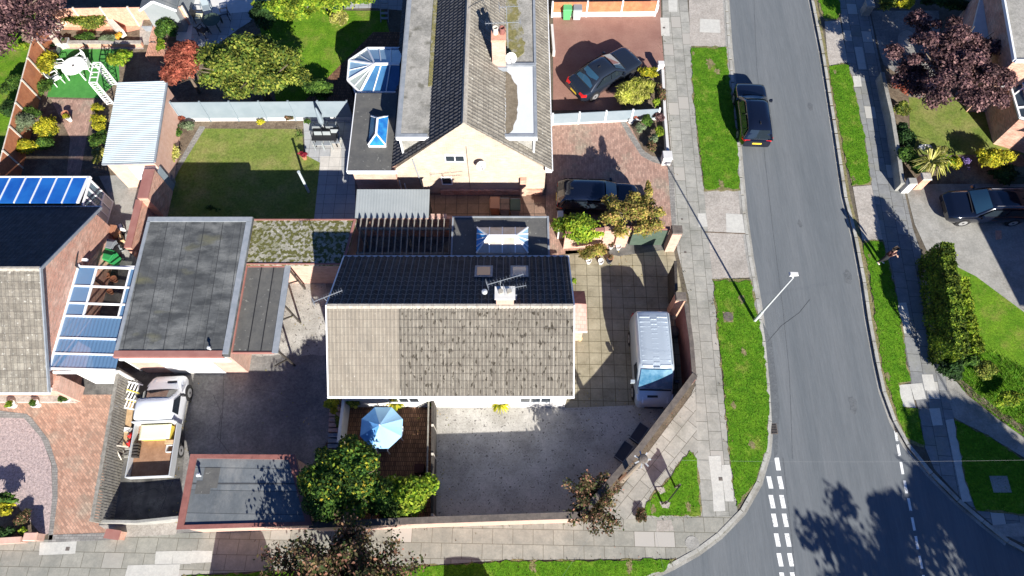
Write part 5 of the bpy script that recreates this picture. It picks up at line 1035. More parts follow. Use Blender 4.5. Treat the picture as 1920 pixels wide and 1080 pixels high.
def car(name, label, p0, p1, paint, L, Wd, H, style, z=0.0, cat='car', group=None, rails=False, rim='alloy', world=None, plate=True):
    """p0 rear, p1 front, as seen in the photo at about 0.7 m"""
    if world: cx, cy, yaw = world
    else: a, c = W(*p0, z+.7), W(*p1, z+.7); cx, cy = (a.x+c.x)/2, (a.y+c.y)/2; yaw = atan2(c.y-a.y, c.x-a.x)
    t = thing(name, label, cat, (cx, cy, z), group, rz=yaw); h = L/2; w2 = Wd/2
    belt = .62*H+.02; hood = .60*H
    if style == 'saloon': tail, xr0, xr1, xf1, xf0 = belt+.02, -h*.74, -h*.36, h*.08, h*.42
    else: tail, xr0, xr1, xf1, xf0 = belt+.03, -h*.97, -h*.80, h*.12, h*.46
    st = []
    for s in np.linspace(0, 1, 25):
        x = -h+L*s; e = min(s, 1-s); rr = 1-.17*max(0, 1-e/.12)**2
        if s < .5: zt = tail-(.16 if style == 'saloon' else .10)*max(0, 1-s/.05)**1.5; z0 = .22+.2*max(0, 1-s/.06)
        else:
            f = max(0, (x-xf0)/(h-xf0)); zt = belt+(.0 if f <= 0 else -.02)-(belt-hood*.93)*f**1.6-.16*max(0, (f-.85)/.15)**2; z0 = .22+.12*max(0, 1-(1-s)/.06)
        st.append((x, w2*rr, zt, z0))
    sec = [(.86,0),(.965,.08),(.995,.35),(1,.55),(.985,.76),(.95,.89),(.87,.965),(.70,.99),(.35,1.012),(0,1.02)]
    build('body', loft(st, sec), paint, t, local=True, smooth=True)
    # cabin
    wb, wt, zr = w2*.93, w2*.70, H
    cs = []
    for x, k in ((xr0, 0), (xr0*.55+xr1*.45, .55), (xr1, .93), (xr1*.6+xf1*.4, 1.0), (xf1-.2, .99), (xf1, .93), (xf1*.5+xf0*.5, .5), (xf0, 0)):
        cs.append((x, k))
    rows = []
    for x, k in cs:
        zt = belt-.03+(zr-belt+.03)*k; wk = wb+(wt-wb)*k; half = [(wb, belt-.05), (wb+(wk-wb)*.9, belt-.03+(zt-belt)*.86), (wk*.93, zt-.015*k), (wk*.5, zt+.02*k), (0, zt+.03*k)]
        rows.append([(x, y, z_) for y, z_ in half]+[(x, -y, z_) for y, z_ in reversed(half[:-1])])
    mb = MB(); mb.grid(rows); mb.f = [tuple(reversed(f)) for f in mb.f]; build('cabin', mb, paint, t, local=True, smooth=True)
    zt = belt-.03+(zr-belt+.03)*.93
    pane(t, 'windscreen', [(xf0-.02, -wb*.93, belt), (xf0-.02, wb*.93, belt), (xf1+.02, wt*.95, zt), (xf1+.02, -wt*.95, zt)], 'screen_glass_reflect', bulge=.05, off=.03, inset=(.03,.06))
    pane(t, 'rear_window', [(xr0+.03, wb*.9, belt+.0), (xr0+.03, -wb*.9, belt+.0), (xr1-.01, -wt*.93, zt), (xr1-.01, wt*.93, zt)], 'screen_glass_reflect' if style == 'saloon' else 'car_glass', bulge=.04, off=.025, inset=(.06,.10))
    for sgn in (1, -1):
        def sp(x, k): return (x, sgn*(wb+(wt-wb)*k*.9+.0), belt-.01+(zt-belt)*k)
        xs_ = [(xf0-.20, xf1+.02), ((xf0+xr0)/2+.15, (xf1+xr1)/2+.12), (xr0+(.35 if style == 'saloon' else .62), xr1+.10)]
        if style != 'saloon': xs_.append((xr0+.16, xr1+.02))
        for i in range(len(xs_)-1):
            (b0, t0), (b1, t1) = xs_[i], xs_[i+1]; q = [sp(b0, .06), sp(b1, .06), sp(t1, .84), sp(t0, .84)]
            if sgn < 0: q = [q[1], q[0], q[3], q[2]]
            pane(t, 'side_window', q, 'car_glass', bulge=.0, off=.045, n=2, inset=(.035,.02))
        m_ = MB(); y = sgn*(w2+.07); m_.hexa([(xf0-.42, y-.09, belt), (xf0-.22, y-.09, belt), (xf0-.24, y+.07, belt), (xf0-.40, y+.07, belt)], [(xf0-.40, y-.09, belt+.13), (xf0-.25, y-.09, belt+.13), (xf0-.27, y+.06, belt+.13), (xf0-.38, y+.06, belt+.13)]); build('wing_mirror', m_, paint, t, local=True)
        for x in (-h*.59, h*.60):
            mb = MB(); mb.tube((x, sgn*(w2-.10), .34), (x, sgn*(w2-.004), .34), .385, n=24); build('wheel_arch', mb, 'plastic_black', t, local=True); wheel(t, x, sgn*(w2+.012), .325, rim=rim)
        m_ = MB(); m_.hexa([(h-.30, sgn*w2*.93, .58), (h-.055, sgn*w2*.66, .58), (h-.05, sgn*w2*.42, .60), (h-.12, sgn*w2*.45, .60)], [(h-.42, sgn*w2*.95, .76), (h-.12, sgn*w2*.70, .72), (h-.09, sgn*w2*.45, .72), (h-.2, sgn*w2*.45, .76)]); build('headlight', m_, 'lamp_clear', t, local=True)
        m_ = MB(); zl = tail-.20; m_.hexa([(-h+.0, sgn*w2*.50, zl), (-h+.0, sgn*w2*.80, zl), (-h+.26, sgn*w2*.985, zl), (-h+.26, sgn*w2*.5, zl)], [(-h+.05, sgn*w2*.50, zl+.14), (-h+.06, sgn*w2*.80, zl+.14), (-h+.30, sgn*w2*.975, zl+.14), (-h+.26, sgn*w2*.5, zl+.14)]); build('tail_light', m_, 'lamp_red', t, local=True)
        if rails: m_ = MB(); m_.tube((xr1+.1, sgn*wt*.86, H+.035), (xf1-.1, sgn*wt*.86, H+.035), .022, n=6); build('roof_rail', m_, 'chrome', t, local=True)
    if plate:
        m_ = MB(); m_.hexa([(-h-.015, -.26, tail-.36), (-h-.015, .26, tail-.36), (-h+.02, .26, tail-.36), (-h+.02, -.26, tail-.36)], [(-h+.0, -.26, tail-.25), (-h+.0, .26, tail-.25), (-h+.04, .26, tail-.25), (-h+.04, -.26, tail-.25)]); build('number_plate', m_, 'plate_yellow', t, local=True)
    m_ = MB(); m_.box(h-.06, -w2*.4, .42, h+.012, w2*.4, .62); build('grille', m_, 'plastic_black', t, local=True)
    m_ = MB(); m_.bar((xf0+.02, -w2*.72, belt+.045), (xf0+.1, w2*.66, belt+.035), .05, .03); build('wiper_cowl', m_, 'plastic_black', t, local=True)
    m_ = MB(); m_.box(xr1+.25, -.02, H+.03, xr1+.42, .02, H+.08); build('roof_antenna', m_, 'plastic_black', t, local=True)
    return t
car('parked_car', 'dark blue-grey saloon parked askew on the red tarmac driveway', (1080,166), (1186,104), 'grey_paint', 4.75, 1.85, 1.44, 'saloon')
car('parked_car', 'black hatchback standing on the road by the grass verge', (1419,270), (1405,157), 'navy_paint', 4.35, 1.82, 1.58, 'suv', z=-.11)
car('parked_car', 'dark blue car on the brick driveway, its bonnet under the yellowing tree', (1050,368), (1190,372), 'navy_paint', 4.5, 1.82, 1.52, 'suv')
car('parked_car', 'dark estate car with chrome roof rails at the right edge on the concrete drive', (1926,385), (1779,385), 'navy_paint', 4.6, 1.82, 1.50, 'suv', rails=True)

# silver van
a, c = W(1218,600,1.1), W(1228,752,.9); yaw = atan2(c.y-a.y, c.x-a.x); L = 4.5
V = thing('parked_van', 'silver van with ribbed roof, nose towards the diagonal wall', 'van', ((a.x+c.x)/2, (a.y+c.y)/2, 0), rz=yaw)
h = L/2; w2 = .95; st = []
for x, wf, zt, z0 in ((-h, .90, 1.70, .42), (-h+.04, .95, 1.88, .34), (-h+.15, .985, 1.95, .28), (-h+.6, 1, 1.97, .24), (-.8, 1, 1.98, .24), (0, 1, 1.98, .24), (h*.22, 1, 1.97, .24), (h*.30, 1, 1.93, .24), (h*.42, .995, 1.70, .24), (h*.56, .985, 1.38, .24), (h*.66, .98, 1.17, .24), (h*.72, .975, 1.09, .24), (h*.85, .95, .98, .24), (h*.93, .91, .86, .26), (h*.98, .84, .68, .30), (h, .76, .52, .34)):
    st.append((x, w2*wf, zt, z0))
sec = [(.88,0),(.97,.06),(1,.25),(1,.48),(.975,.66),(.93,.84),(.88,.94),(.78,.985),(.4,1.0),(0,1.005)]
build('body', loft(st, sec), 'silver_paint', V, local=True, smooth=True)
for i in range(11):
    x = -h+.38+i*.245; mb = MB()
    for s in (1, -1): mb.hexa([(x-.05, s*.16, 1.955), (x+.05, s*.16, 1.955), (x+.05, s*.68, 1.95), (x-.05, s*.68, 1.95)][::s], [(x-.03, s*.19, 1.982), (x+.03, s*.19, 1.982), (x+.03, s*.66, 1.962), (x-.03, s*.66, 1.962)][::s])
    mb.hexa([(x-.05+.12, -.16, 1.955), (x+.05+.12, -.16, 1.955), (x+.05+.12, .16, 1.955), (x-.05+.12, .16, 1.955)], [(x-.03+.12, -.13, 1.99), (x+.03+.12, -.13, 1.99), (x+.03+.12, .13, 1.99), (x-.03+.12, .13, 1.99)]); build('roof_rib', mb, 'silver_paint', V, local=True)
pane(V, 'windscreen', [(h*.685, -w2*.90, 1.15), (h*.685, w2*.90, 1.15), (h*.315, w2*.80, 1.92), (h*.315, -w2*.80, 1.92)], 'van_glass_reflect', bulge=.05, off=.03, inset=(.02,.05))
for s in (1, -1):
    q = [(h*.60, s*(w2*.98), 1.12), (h*.14, s*w2*.985, 1.12), (h*.14, s*w2*.92, 1.68), (h*.36, s*w2*.92, 1.68)]
    if s < 0: q = [q[1], q[0], q[3], q[2]]
    pane(V, 'side_window', q, 'car_glass', bulge=0, off=.02, n=2)
    mb = MB(); y = s*(w2+.11); mb.box(h*.50, y-.11, 1.10, h*.50+.13, y+.09, 1.34); build('wing_mirror', mb, 'plastic_black' if s > 0 else 'silver_paint', V, local=True)
    for x in (-h*.58, h*.66): mb = MB(); mb.tube((x, s*(w2-.1), .36), (x, s*(w2+.002), .36), .40, n=24); build('wheel_arch', mb, 'plastic_black', V, local=True); wheel(V, x, s*(w2+.015), .34)
    mb = MB(); mb.hexa([(h*.90, s*w2*.60, .70), (h*.97, s*w2*.60, .66), (h*.90, s*w2*.90, .68), (h*.80, s*w2*.93, .72)], [(h*.84, s*w2*.60, .99), (h*.95, s*w2*.58, .84), (h*.88, s*w2*.9, .88), (h*.76, s*w2*.93, .98)]); build('headlight', mb, 'lamp_clear', V, local=True)
    mb = MB(); mb.box(-h-.01, s*w2*.83, .9, -h+.06, s*w2*.95, 1.5); build('tail_light', mb, 'lamp_red', V, local=True)
    mb = MB(); mb.tube((-h+.2, s*w2*.80, 1.965), (h*.25, s*w2*.80, 1.965), .018, n=6); build('roof_rail', mb, 'silver_paint', V, local=True)
mb = MB(); mb.box(h*.80, .18-.55, .985, h*.80+.10, .18-.05, 1.03); build('bonnet_vent', mb, 'plastic_black', V, local=True)
mb = MB(); mb.bar((h*.695, -w2*.8, 1.15), (h*.705, w2*.8, 1.15), .06, .03); build('wiper_cowl', mb, 'plastic_black', V, local=True)
mb = MB(); mb.box(h-.02, -.45, .38, h+.03, .45, .56); build('grille', mb, 'plastic_black', V, local=True)

dup(V, (-1.0, -3.95, -.11), -pi/2, 'silver van parked on the road just below the bottom edge, rear to the pavement')
dup(V, (-10.9, -4.1, -.11), -pi/2, 'larger copy of the silver van, added below the bottom edge for its shadow', sc=1.25)  # unseen enlarged copy, sized and placed to shade the pavement
# white pickup
a, c = W(284,888,.8), W(312,708,.9); yaw = atan2(c.y-a.y, c.x-a.x); Lp = 4.9
T = thing('pickup_truck', 'white pickup truck with open drop-side bed, beside the slatted fence', 'pickup truck', ((a.x+c.x)/2+.05, (a.y+c.y)/2, 0), rz=yaw); h = Lp/2; w2 = .93
print('pickup len', (c-a).length, 'van', (W(1228,752,.9)-W(1218,600,1.1)).length)
st = []
for x, wf, zt, z0 in ((h*.02, .96, 1.5, .5), (h*.03, .97, 1.88, .4), (h*.10, .98, 1.93, .35), (h*.32, .98, 1.93, .3), (h*.40, .98, 1.86, .3), (h*.52, .98, 1.52, .3), (h*.62, .97, 1.22, .3), (h*.66, .97, 1.13, .3), (h*.80, .95, 1.02, .3), (h*.92, .88, .86, .3), (h*.98, .78, .68, .35), (h, .68, .55, .4)): st.append((x, w2*wf, zt, z0))
build('cab', loft(st, sec), 'white_paint', T, local=True, smooth=True)
pane(T, 'windscreen', [(h*.635, -w2*.90, 1.2), (h*.635, w2*.90, 1.2), (h*.40, w2*.80, 1.84), (h*.40, -w2*.80, 1.84)], 'car_glass', bulge=.05, off=.03, inset=(.02,.04))
for s in (1, -1):
    q = [(h*.56, s*(w2*.955), 1.12), (h*.12, s*w2*.965, 1.12), (h*.14, s*w2*.90, 1.68), (h*.38, s*w2*.90, 1.68)]
    if s < 0: q = [q[1], q[0], q[3], q[2]]
    pane(T, 'side_window', q, 'car_glass', bulge=0, off=.025, n=2)
    mb = MB(); y = s*(w2+.1); mb.box(h*.50, y-.1, 1.1, h*.50+.1, y+.07, 1.35); build('wing_mirror', mb, 'plastic_black', T, local=True)
    for x in (-h*.48, h*.66): mb = MB(); mb.tube((x, s*(w2-.1), .36), (x, s*(w2-.0), .36), .40, n=24) if x > 0 else mb.box(x-.4, s*(w2-.3), .6, x+.4, s*(w2-.01), .68); build('wheel_arch', mb, 'plastic_black', T, local=True); wheel(T, x, s*(w2+.01), .34)
    mb = MB(); mb.hexa([(h*.88, s*w2*.60, .72), (h*.95, s*w2*.58, .68), (h*.88, s*w2*.86, .70), (h*.78, s*w2*.93, .74)], [(h*.84, s*w2*.60, .99), (h*.93, s*w2*.55, .86), (h*.86, s*w2*.84, .88), (h*.74, s*w2*.93, 1.0)]); build('headlight', mb, 'lamp_clear', T, local=True)
mb = MB(); mb.box(h*.80, -.55, .995, h*.80+.09, -.12, 1.055); build('bonnet_vent', mb, 'plastic_black', T, local=True)
bx0, bx1, bw, bz = -h, -h*.02, 1.0, .86
mb = MB(); mb.box(bx0+.03, -bw+.04, bz-.06, bx1, bw-.04, bz); build('bed_floor', mb, 'truck_floor', T, local=True)
mb = MB(); mb.box(bx0, bw-.035, bz-.1, bx1, bw, bz+.40); build('side_board', mb, 'galv', T, local=True); mb = MB(); mb.box(bx0, -bw, bz-.1, bx1, -bw+.035, bz+.40); build('side_board', mb, 'galv', T, local=True)
mb = MB(); mb.box(bx0-.03, -bw, bz-.1, bx0-.002, bw, bz+.40); build('tailboard', mb, 'galv', T, local=True)
mb = MB(); mb.box(bx1+.003, -bw+.02, bz-.1, bx1+.05, bw-.02, bz+.75); build('headboard', mb, 'galv', T, local=True)
mb = MB(); mb.box(bx0+.2, -.4, .45, bx1+.4, .4, bz-.07); build('chassis', mb, 'plastic_black', T, local=True)
M_ = Matrix.Translation(T.location) @ Matrix.Rotation(yaw, 4, 'Z')
def onbed(name, label, cat, mb, m, extra=None):
    p = M_ @ Vector((0,0,0)); t = thing(name, label, cat, tuple(p), rz=yaw); build('body', mb, m, t, local=True)
    if extra: build(*extra, t, local=True)
mb = MB(); mb.box(bx1-.72, -.72, bz+.01, bx1-.1, .62, bz+.42); e = MB(); e.hexa([(bx1-.76, -.76, bz+.43), (bx1-.06, -.76, bz+.43), (bx1-.06, .66, bz+.43), (bx1-.76, .66, bz+.43)], [(bx1-.72, -.62, bz+.50), (bx1-.12, -.62, bz+.50), (bx1-.12, .56, bz+.50), (bx1-.72, .56, bz+.50)])
onbed('storage_box', 'yellow box with cream lid behind the cab in the pickup bed', 'box', mb, 'yellow_plastic', ('lid', e, 'cream_lid'))
mb = MB()
for (u0, v0, u1, v1) in ((-.17,-.17,.17,-.14),(-.17,.14,.17,.17),(-.17,-.139,-.14,.139),(.14,-.139,.17,.139)): mb.box(bx1-1.15+u0, -.72+v0, bz+.01, bx1-1.15+u1, -.72+v1, bz+.2)
onbed('small_crate', 'small white rimmed open crate by the right board of the pickup bed', 'crate', mb, 'render_white')
mb = MB(); mb.box(bx1-.95, -.9, bz+.01, bx1-.78, -.5, bz+.3); onbed('wooden_box', 'brown wooden box between the yellow box and the small crate', 'box', mb, 'wood_light')
mb = MB()
for i in range(5): mb.box(bx1-1.5+i*.14, .70, bz+.01, bx1-1.42+i*.14, .95, bz+.28)
onbed('stacked_boards', 'dark slatted rack along the left board of the pickup bed', 'rack', mb, 'wood_dark')
# ================= street things =================
b0 = W(1415,601,0); hd = W(1487,513,5.55)
SL = thing('street_lamp', 'pale street lamp leaning over the road from the grass verge', 'street lamp', (b0.x, b0.y, 0))
mb = MB(); mb.tube((b0.x, b0.y, 0), (b0.x, b0.y, 1.2), .085, .08, 10); mb.tube((b0.x, b0.y, 1.2), (b0.x, b0.y, 5.3), .055, .04, 10); build('column', mb, 'galv', SL)
mb = MB(); mb.tube((b0.x, b0.y, 5.3), (hd.x-.12, hd.y, 5.5), .035, .03, 8); build('bracket', mb, 'galv', SL)
mb = MB(); mb.hexa([(hd.x-.16, hd.y-.11, 5.47), (hd.x+.26, hd.y-.09, 5.49), (hd.x+.26, hd.y+.09, 5.49), (hd.x-.16, hd.y+.11, 5.47)], [(hd.x-.12, hd.y-.07, 5.58), (hd.x+.2, hd.y-.06, 5.57), (hd.x+.2, hd.y+.06, 5.57), (hd.x-.12, hd.y+.07, 5.58)]); build('lamp_head', mb, 'render_white', SL)
b0 = W(1166,899,0); t0 = W(1207,861,5.8); b0.x = (b0.x+t0.x)/2; b0.y = (b0.y+t0.y)/2
TP = thing('telegraph_pole', 'wooden telegraph pole with round cap at the street corner', 'telegraph pole', (b0.x, b0.y, 0))
mb = MB(); mb.tube((b0.x, b0.y, 0), (b0.x, b0.y, 5.75), .14, .10, 12); build('pole', mb, 'pole_wood', TP)
mb = MB(); mb.lathe((b0.x, b0.y, 5.6), [(.12,0),(.19,.04),(.19,.1),(.15,.16),(.05,.19)], 14); build('cap', mb, 'iron', TP)
mb = MB()
for a in range(7): q = 2*pi*a/7; mb.bar((b0.x+.15*cos(q), b0.y+.15*sin(q), 5.5), (b0.x+.34*cos(q), b0.y+.34*sin(q), 5.52), .05)
build('insulators', mb, 'galv', TP)
for k in range(10): mb = MB(); s = 1 if k % 2 else -1; mb.bar((b0.x+s*.08, b0.y, 2.6+k*.27), (b0.x+s*.27, b0.y, 2.62+k*.27), .025); build('step', mb, 'iron', TP)
for i, q in enumerate((W(1960,862,5.6), W(975,1200,5.6), W(1300,1300,5.0))):
    mb = MB(); N_ = 10; prev = Vector((b0.x, b0.y, 5.5))
    for k in range(1, N_+1): s = k/N_; p = Vector((b0.x, b0.y, 5.5)).lerp(q, s); p.z -= 1.0*sin(pi*s)*.5; mb.tube(prev, p, .0025, n=4); prev = p
    build('cable', mb, 'trim_grey', TP)
pa, pb = W(1242,945,0), W(1266,914,0)
SG = thing('street_sign', 'low street name sign on two posts in the grass triangle, seen from behind and above', 'street sign', tuple(pa))
for p in (pa, pb): mb = MB(); mb.box(p.x-.035, p.y-.035, 0, p.x+.035, p.y+.035, 1.0); build('post', mb, 'iron', SG)
d = (pb-pa).normalized(); nn = Vector((-d.y, d.x, 0)); a, c = pa-d*.06, pb+d*.06
mb = MB(); mb.bar(a-nn*.05+Vector((0,0,.76)), c-nn*.05+Vector((0,0,.76)), .022, .46); build('plate', mb, 'plastic_black', SG)
# covers and gullies
def cover(name, label, px, py, r, m, z=.012, sq=False, z2=None):
    c = W(px, py, 0); mb = MB()
    if sq: mb.box(c.x-r, c.y-r*.9, -.004, c.x+r, c.y+r*.9, z)
    else: mb.tube((c.x, c.y, -.004), (c.x, c.y, z), r, n=20)
    tag(build(name, mb, m, None, org=(c.x, c.y, 0)), label, 'cover')
cover('manhole_cover', 'round rusty manhole cover in the grass verge beside the street lamp', 1365, 594, .26, 'iron', .04)
cover('manhole_cover', 'brown round cover in the pavement near the corner kerb', 1298, 1019, .32, 'concrete', .014)
cover('stop_tap_cover', 'small dark square cover in the pale slabs beside the grass triangle', 1351, 898, .09, 'iron', .012, True)
cover('stop_tap_cover', 'small dark cover on the west pavement beside the tan patio', 1285, 473, .06, 'iron', .01, True)
cover('stop_tap_cover', 'small dark cover on the west pavement beside the brick driveway', 1279, 411, .05, 'iron', .01, True)
cover('stop_tap_cover', 'small dark cover on the pale slab at the bottom left pavement', 127, 1029, .09, 'iron', .013, True)
cover('stop_tap_cover', 'small cover on the slab near the red tarmac driveway', 1245, 52, .07, 'iron', .013, True)
cover('inspection_cover', 'pale square cover in the shaded grass island at the right', 1875, 908, .42, 'concrete', .035, True)
for i, (px, py) in enumerate(((1451,804),(1683,801))):
    c = W(px, py, -.1); t = thing('drain_grate', ['iron gully grate in the west gutter below the verge', 'iron gully grate in the east gutter by the kerb'][i], 'drain', (c.x, c.y, -.1)); mb = MB()
    mb.box(c.x-.17, c.y-.26, -.112, c.x+.17, c.y+.26, -.100); build('frame', mb, 'iron', t); mb = MB()
    for k in range(6): mb.box(c.x-.14, c.y-.22+k*.08, -.0995, c.x+.14, c.y-.19+k*.08, -.085)
    build('grille', mb, 'plastic_black', t)
# ================= wheelie bins =================
def bin_(label, px, py, m, yaw=0, z=.9, group=None, sc=1.0, lidm=None):
    c = W(px, py, z); t = thing('wheelie_bin', label, 'wheelie bin', (c.x, c.y, 0), group, rz=yaw); s = sc
    mb = MB(); mb.hexa([(-.21*s,-.24*s,.06),(.21*s,-.24*s,.06),(.21*s,.22*s,.06),(-.21*s,.22*s,.06)], [(-.27*s,-.33*s,.93),(.27*s,-.33*s,.93),(.27*s,.30*s,.93),(-.27*s,.30*s,.93)]); build('body', mb, m, t, local=True)
    mb = MB(); mb.hexa([(-.29*s,-.36*s,.935),(.29*s,-.36*s,.935),(.29*s,.33*s,.935),(-.29*s,.33*s,.935)], [(-.26*s,-.34*s,1.0),(.26*s,-.34*s,1.0),(.24*s,.31*s,1.06),(-.24*s,.31*s,1.06)]); build('lid', mb, lidm or m, t, local=True)
    mb = MB(); mb.tube((-.25*s,.37*s,.98),(.25*s,.37*s,.98),.02); build('handle', mb, m, t, local=True)
    for sx in (-1, 1): mb = MB(); mb.tube((sx*.20*s,.26*s,.1),(sx*.26*s,.26*s,.1),.1,n=12); build('wheel', mb, 'plastic_black', t, local=True)
bin_('light green wheelie bin by the orange fence at the top', 1064, 13, 'bin_lightgreen', 0)
bin_('white and grey wheelie bin beside the light green one at the top', 1083, 13, 'galv', 0, lidm='bin_grey')
bin_('big green wheelie bin near the blue canopy of the left bungalow', 201, 478, 'bin_green', -1.9, sc=1.15)
bin_('grey wheelie bin between the brown and green bins on the left', 204, 458, 'bin_grey', -1.8)
bin_('brown wheelie bin nearest the left conservatory', 204, 431, 'bin_brown', -1.7, sc=1.05)
bin_('leftmost of the three bins in the alley, brown lidded', 928, 382, 'bin_brown', 0)
bin_('middle one of the three bins in the alley, greyish brown lid', 946, 384, 'bin_grey', 0, lidm='alley_slabs')
bin_('rightmost of the three bins in the alley, dark green lid', 966, 385, 'bin_grey', 0, lidm='green_gate')
for i, (px, py, m, l) in enumerate(((220,446,'wood_light','small tan crate right of the brown bin'),(217,463,'sheet_grey','small pale grey slatted crate right of the grey bin'),(222,426,'plastic_white','white bottle crate beside the dark pots by the bins'))):
    c = W(px, py, .4); t = thing('crate', l, 'crate', (c.x, c.y, 0), rz=.5); mb = MB(); mb.hexa([(-.2,-.15,0),(.2,-.15,0),(.2,.15,0),(-.2,.15,0)],[(-.24,-.19,.38),(.24,-.19,.38),(.24,.19,.38),(-.24,.19,.38)]); build('body', mb, m, t, local=True)
    mb = MB(); mb.box(-.02,-.19,.381,.02,.19,.4); mb.box(-.24,-.19,.381,-.2,.19,.4); mb.box(.2,-.19,.381,.24,.19,.4); build('rim', mb, 'plastic_black', t, local=True)
# ================= garden furniture =================
def chair(label, px, py, yaw, m='plastic_white', z=.45, slat=False, cm=None):
    c = W(px, py, z); t = thing('garden_chair', label, 'chair', (c.x, c.y, 0), rz=yaw)
    mb = MB(); mb.box(-.23,-.23,.40,.23,.22,.44); build('seat', mb, cm or m, t, local=True)
    mb = MB()
    if slat:
        for i in range(5): mb.hexa([(-.21+i*.09,-.24,.45),(-.15+i*.09,-.24,.45),(-.15+i*.09,-.21,.45),(-.21+i*.09,-.21,.45)],[(-.21+i*.09,-.34,.85),(-.15+i*.09,-.34,.85),(-.15+i*.09,-.31,.85),(-.21+i*.09,-.31,.85)])
        mb.hexa([(-.23,-.36,.85),(.23,-.36,.85),(.23,-.31,.85),(-.23,-.31,.85)],[(-.22,-.37,.92),(.22,-.37,.92),(.22,-.32,.92),(-.22,-.32,.92)])
    else: mb.hexa([(-.23,-.25,.45),(.23,-.25,.45),(.23,-.21,.45),(-.23,-.21,.45)],[(-.21,-.37,.95),(.21,-.37,.95),(.21,-.33,.95),(-.21,-.33,.95)])
    build('backrest', mb, m, t, local=True)
    for sx in (-1, 1):
        mb = MB(); mb.bar((sx*.27,-.28,.66),(sx*.27,.22,.64),.05,.03); build('armrest', mb, m, t, local=True)
        for sy in (-1, 1): mb = MB(); mb.bar((sx*.27, sy*.25, 0),(sx*.26, sy*.22, .64 if sy > 0 else .64),.04,.04); build('leg', mb, m, t, local=True)
    return t
def rtable(label, px, py, r, m, z=.72, sq=None, hole=True):
    c = W(px, py, z); t = thing('garden_table', label, 'table', (c.x, c.y, 0)); mb = MB()
    if sq: mb.box(c.x-sq[0], c.y-sq[1], z-.03, c.x+sq[0], c.y+sq[1], z)
    else: mb.lathe((c.x, c.y, z-.04), [(r*.97,0),(r,.02),(r*.98,.04)], 24)
    build('tabletop', mb, m, t); rx, ry = (sq[0]*.85, sq[1]*.85) if sq else (r*.7, r*.7)
    for sx in (-1, 1):
        for sy in (-1, 1): mb = MB(); mb.bar((c.x+sx*rx, c.y+sy*ry, 0), (c.x+sx*rx*.9, c.y+sy*ry*.9, z-.04), .06); build('leg', mb, m, t)
    if hole: mb = MB(); mb.tube((c.x, c.y, z+.002), (c.x, c.y, z+.02), .07); build('parasol_hole', mb, 'iron', t)
    return t
rtable('big round white plastic table on the artificial lawn', 137, 123, .72, 'plastic_white')
chair('white plastic chair left of the round white table, upper one', 112, 122, -1.4); chair('white plastic chair below left of the round white table', 103, 145, -.9)
chair('white plastic chair at the right side of the round white table', 160, 124, 1.6)
chair('white plastic chair behind the upper right of the round white table', 152, 112, 2.4)
# white lattice arch
A, B = W(205,175,0), W(172,160,0); AR = thing('garden_arch', 'white lattice garden arch between artificial lawn and corrugated garage', 'garden arch', tuple(A))
for i, (px, py) in enumerate(((197,150),(222,172))): pass
q0, q1 = Vector(W(222,160,0)), Vector(W(215,196,0))
for q in (q0, q1):
    mb = MB(); up = Vector((0,0,1.9)); dx = Vector((.45,0,0)); mb.bar(q, q+up, .05); mb.bar(q-dx, q-dx+up, .05)
    for k in range(9): z1, z2 = k*.21, k*.21+.21; mb.bar(q+Vector((0,0,z1)), q-dx+Vector((0,0,z2)), .025); mb.bar(q-dx+Vector((0,0,z1)), q+Vector((0,0,z2)), .025)
    build('lattice_side', mb, 'plastic_white', AR)
mb = MB(); up = Vector((0,0,1.93)); dx = Vector((.45,0,0))
mb.bar(q0+up, q1+up, .05); mb.bar(q0-dx+up, q1-dx+up, .05)
for k in range(5): s = k/4; mb.bar(q0.lerp(q1, s)+up+Vector((0,0,.03)), q0.lerp(q1, s)-dx+up+Vector((0,0,.03)), .04)
build('top_rails', mb, 'plastic_white', AR)
# bench and planters, top left
c = W(64,30,.5)
mb = MB()
for i in range(5): mb.box(c.x-.1+i*.22, c.y-1.2, .0, c.x-.06+i*.22, c.y+.1, .6)
def planter(label, px, py, s, h, m, plant=None, n=160, pr=.25, cat='planter'):
    c = W(px, py, h); t = thing('planter', label, cat, (c.x, c.y, 0)); mb = MB(); mb.hexa([(c.x-s*.8,c.y-s*.8,0),(c.x+s*.8,c.y-s*.8,0),(c.x+s*.8,c.y+s*.8,0),(c.x-s*.8,c.y+s*.8,0)], [(c.x-s,c.y-s,h),(c.x+s,c.y-s,h),(c.x+s,c.y+s,h),(c.x-s,c.y+s,h)]); build('box', mb, m, t)
    mb = MB(); mb.box(c.x-s*.85, c.y-s*.85, h+.001, c.x+s*.85, c.y+s*.85, h+.012); build('soil', mb, 'soil', t)
    if plant: P, nn = blob_leaves((c.x, c.y, h+pr*.5), (pr,pr,pr*.8), n, .08, int(px), 4); quadmesh('plant', leaves(P, nn, .08, 1.5, 3), plant, t)
planter('grey square planter in the bed above the artificial lawn', 120, 76, .24, .4, 'galv', 'leaf_dark', 40, .15); planter('grey square planter by the orange fence near the artificial lawn', 100, 88, .24, .4, 'galv', 'leaf_dark', 40, .15)
planter('dark square planter on the stone steps of the top left garden', 277, 42, .34, .5, 'lead')
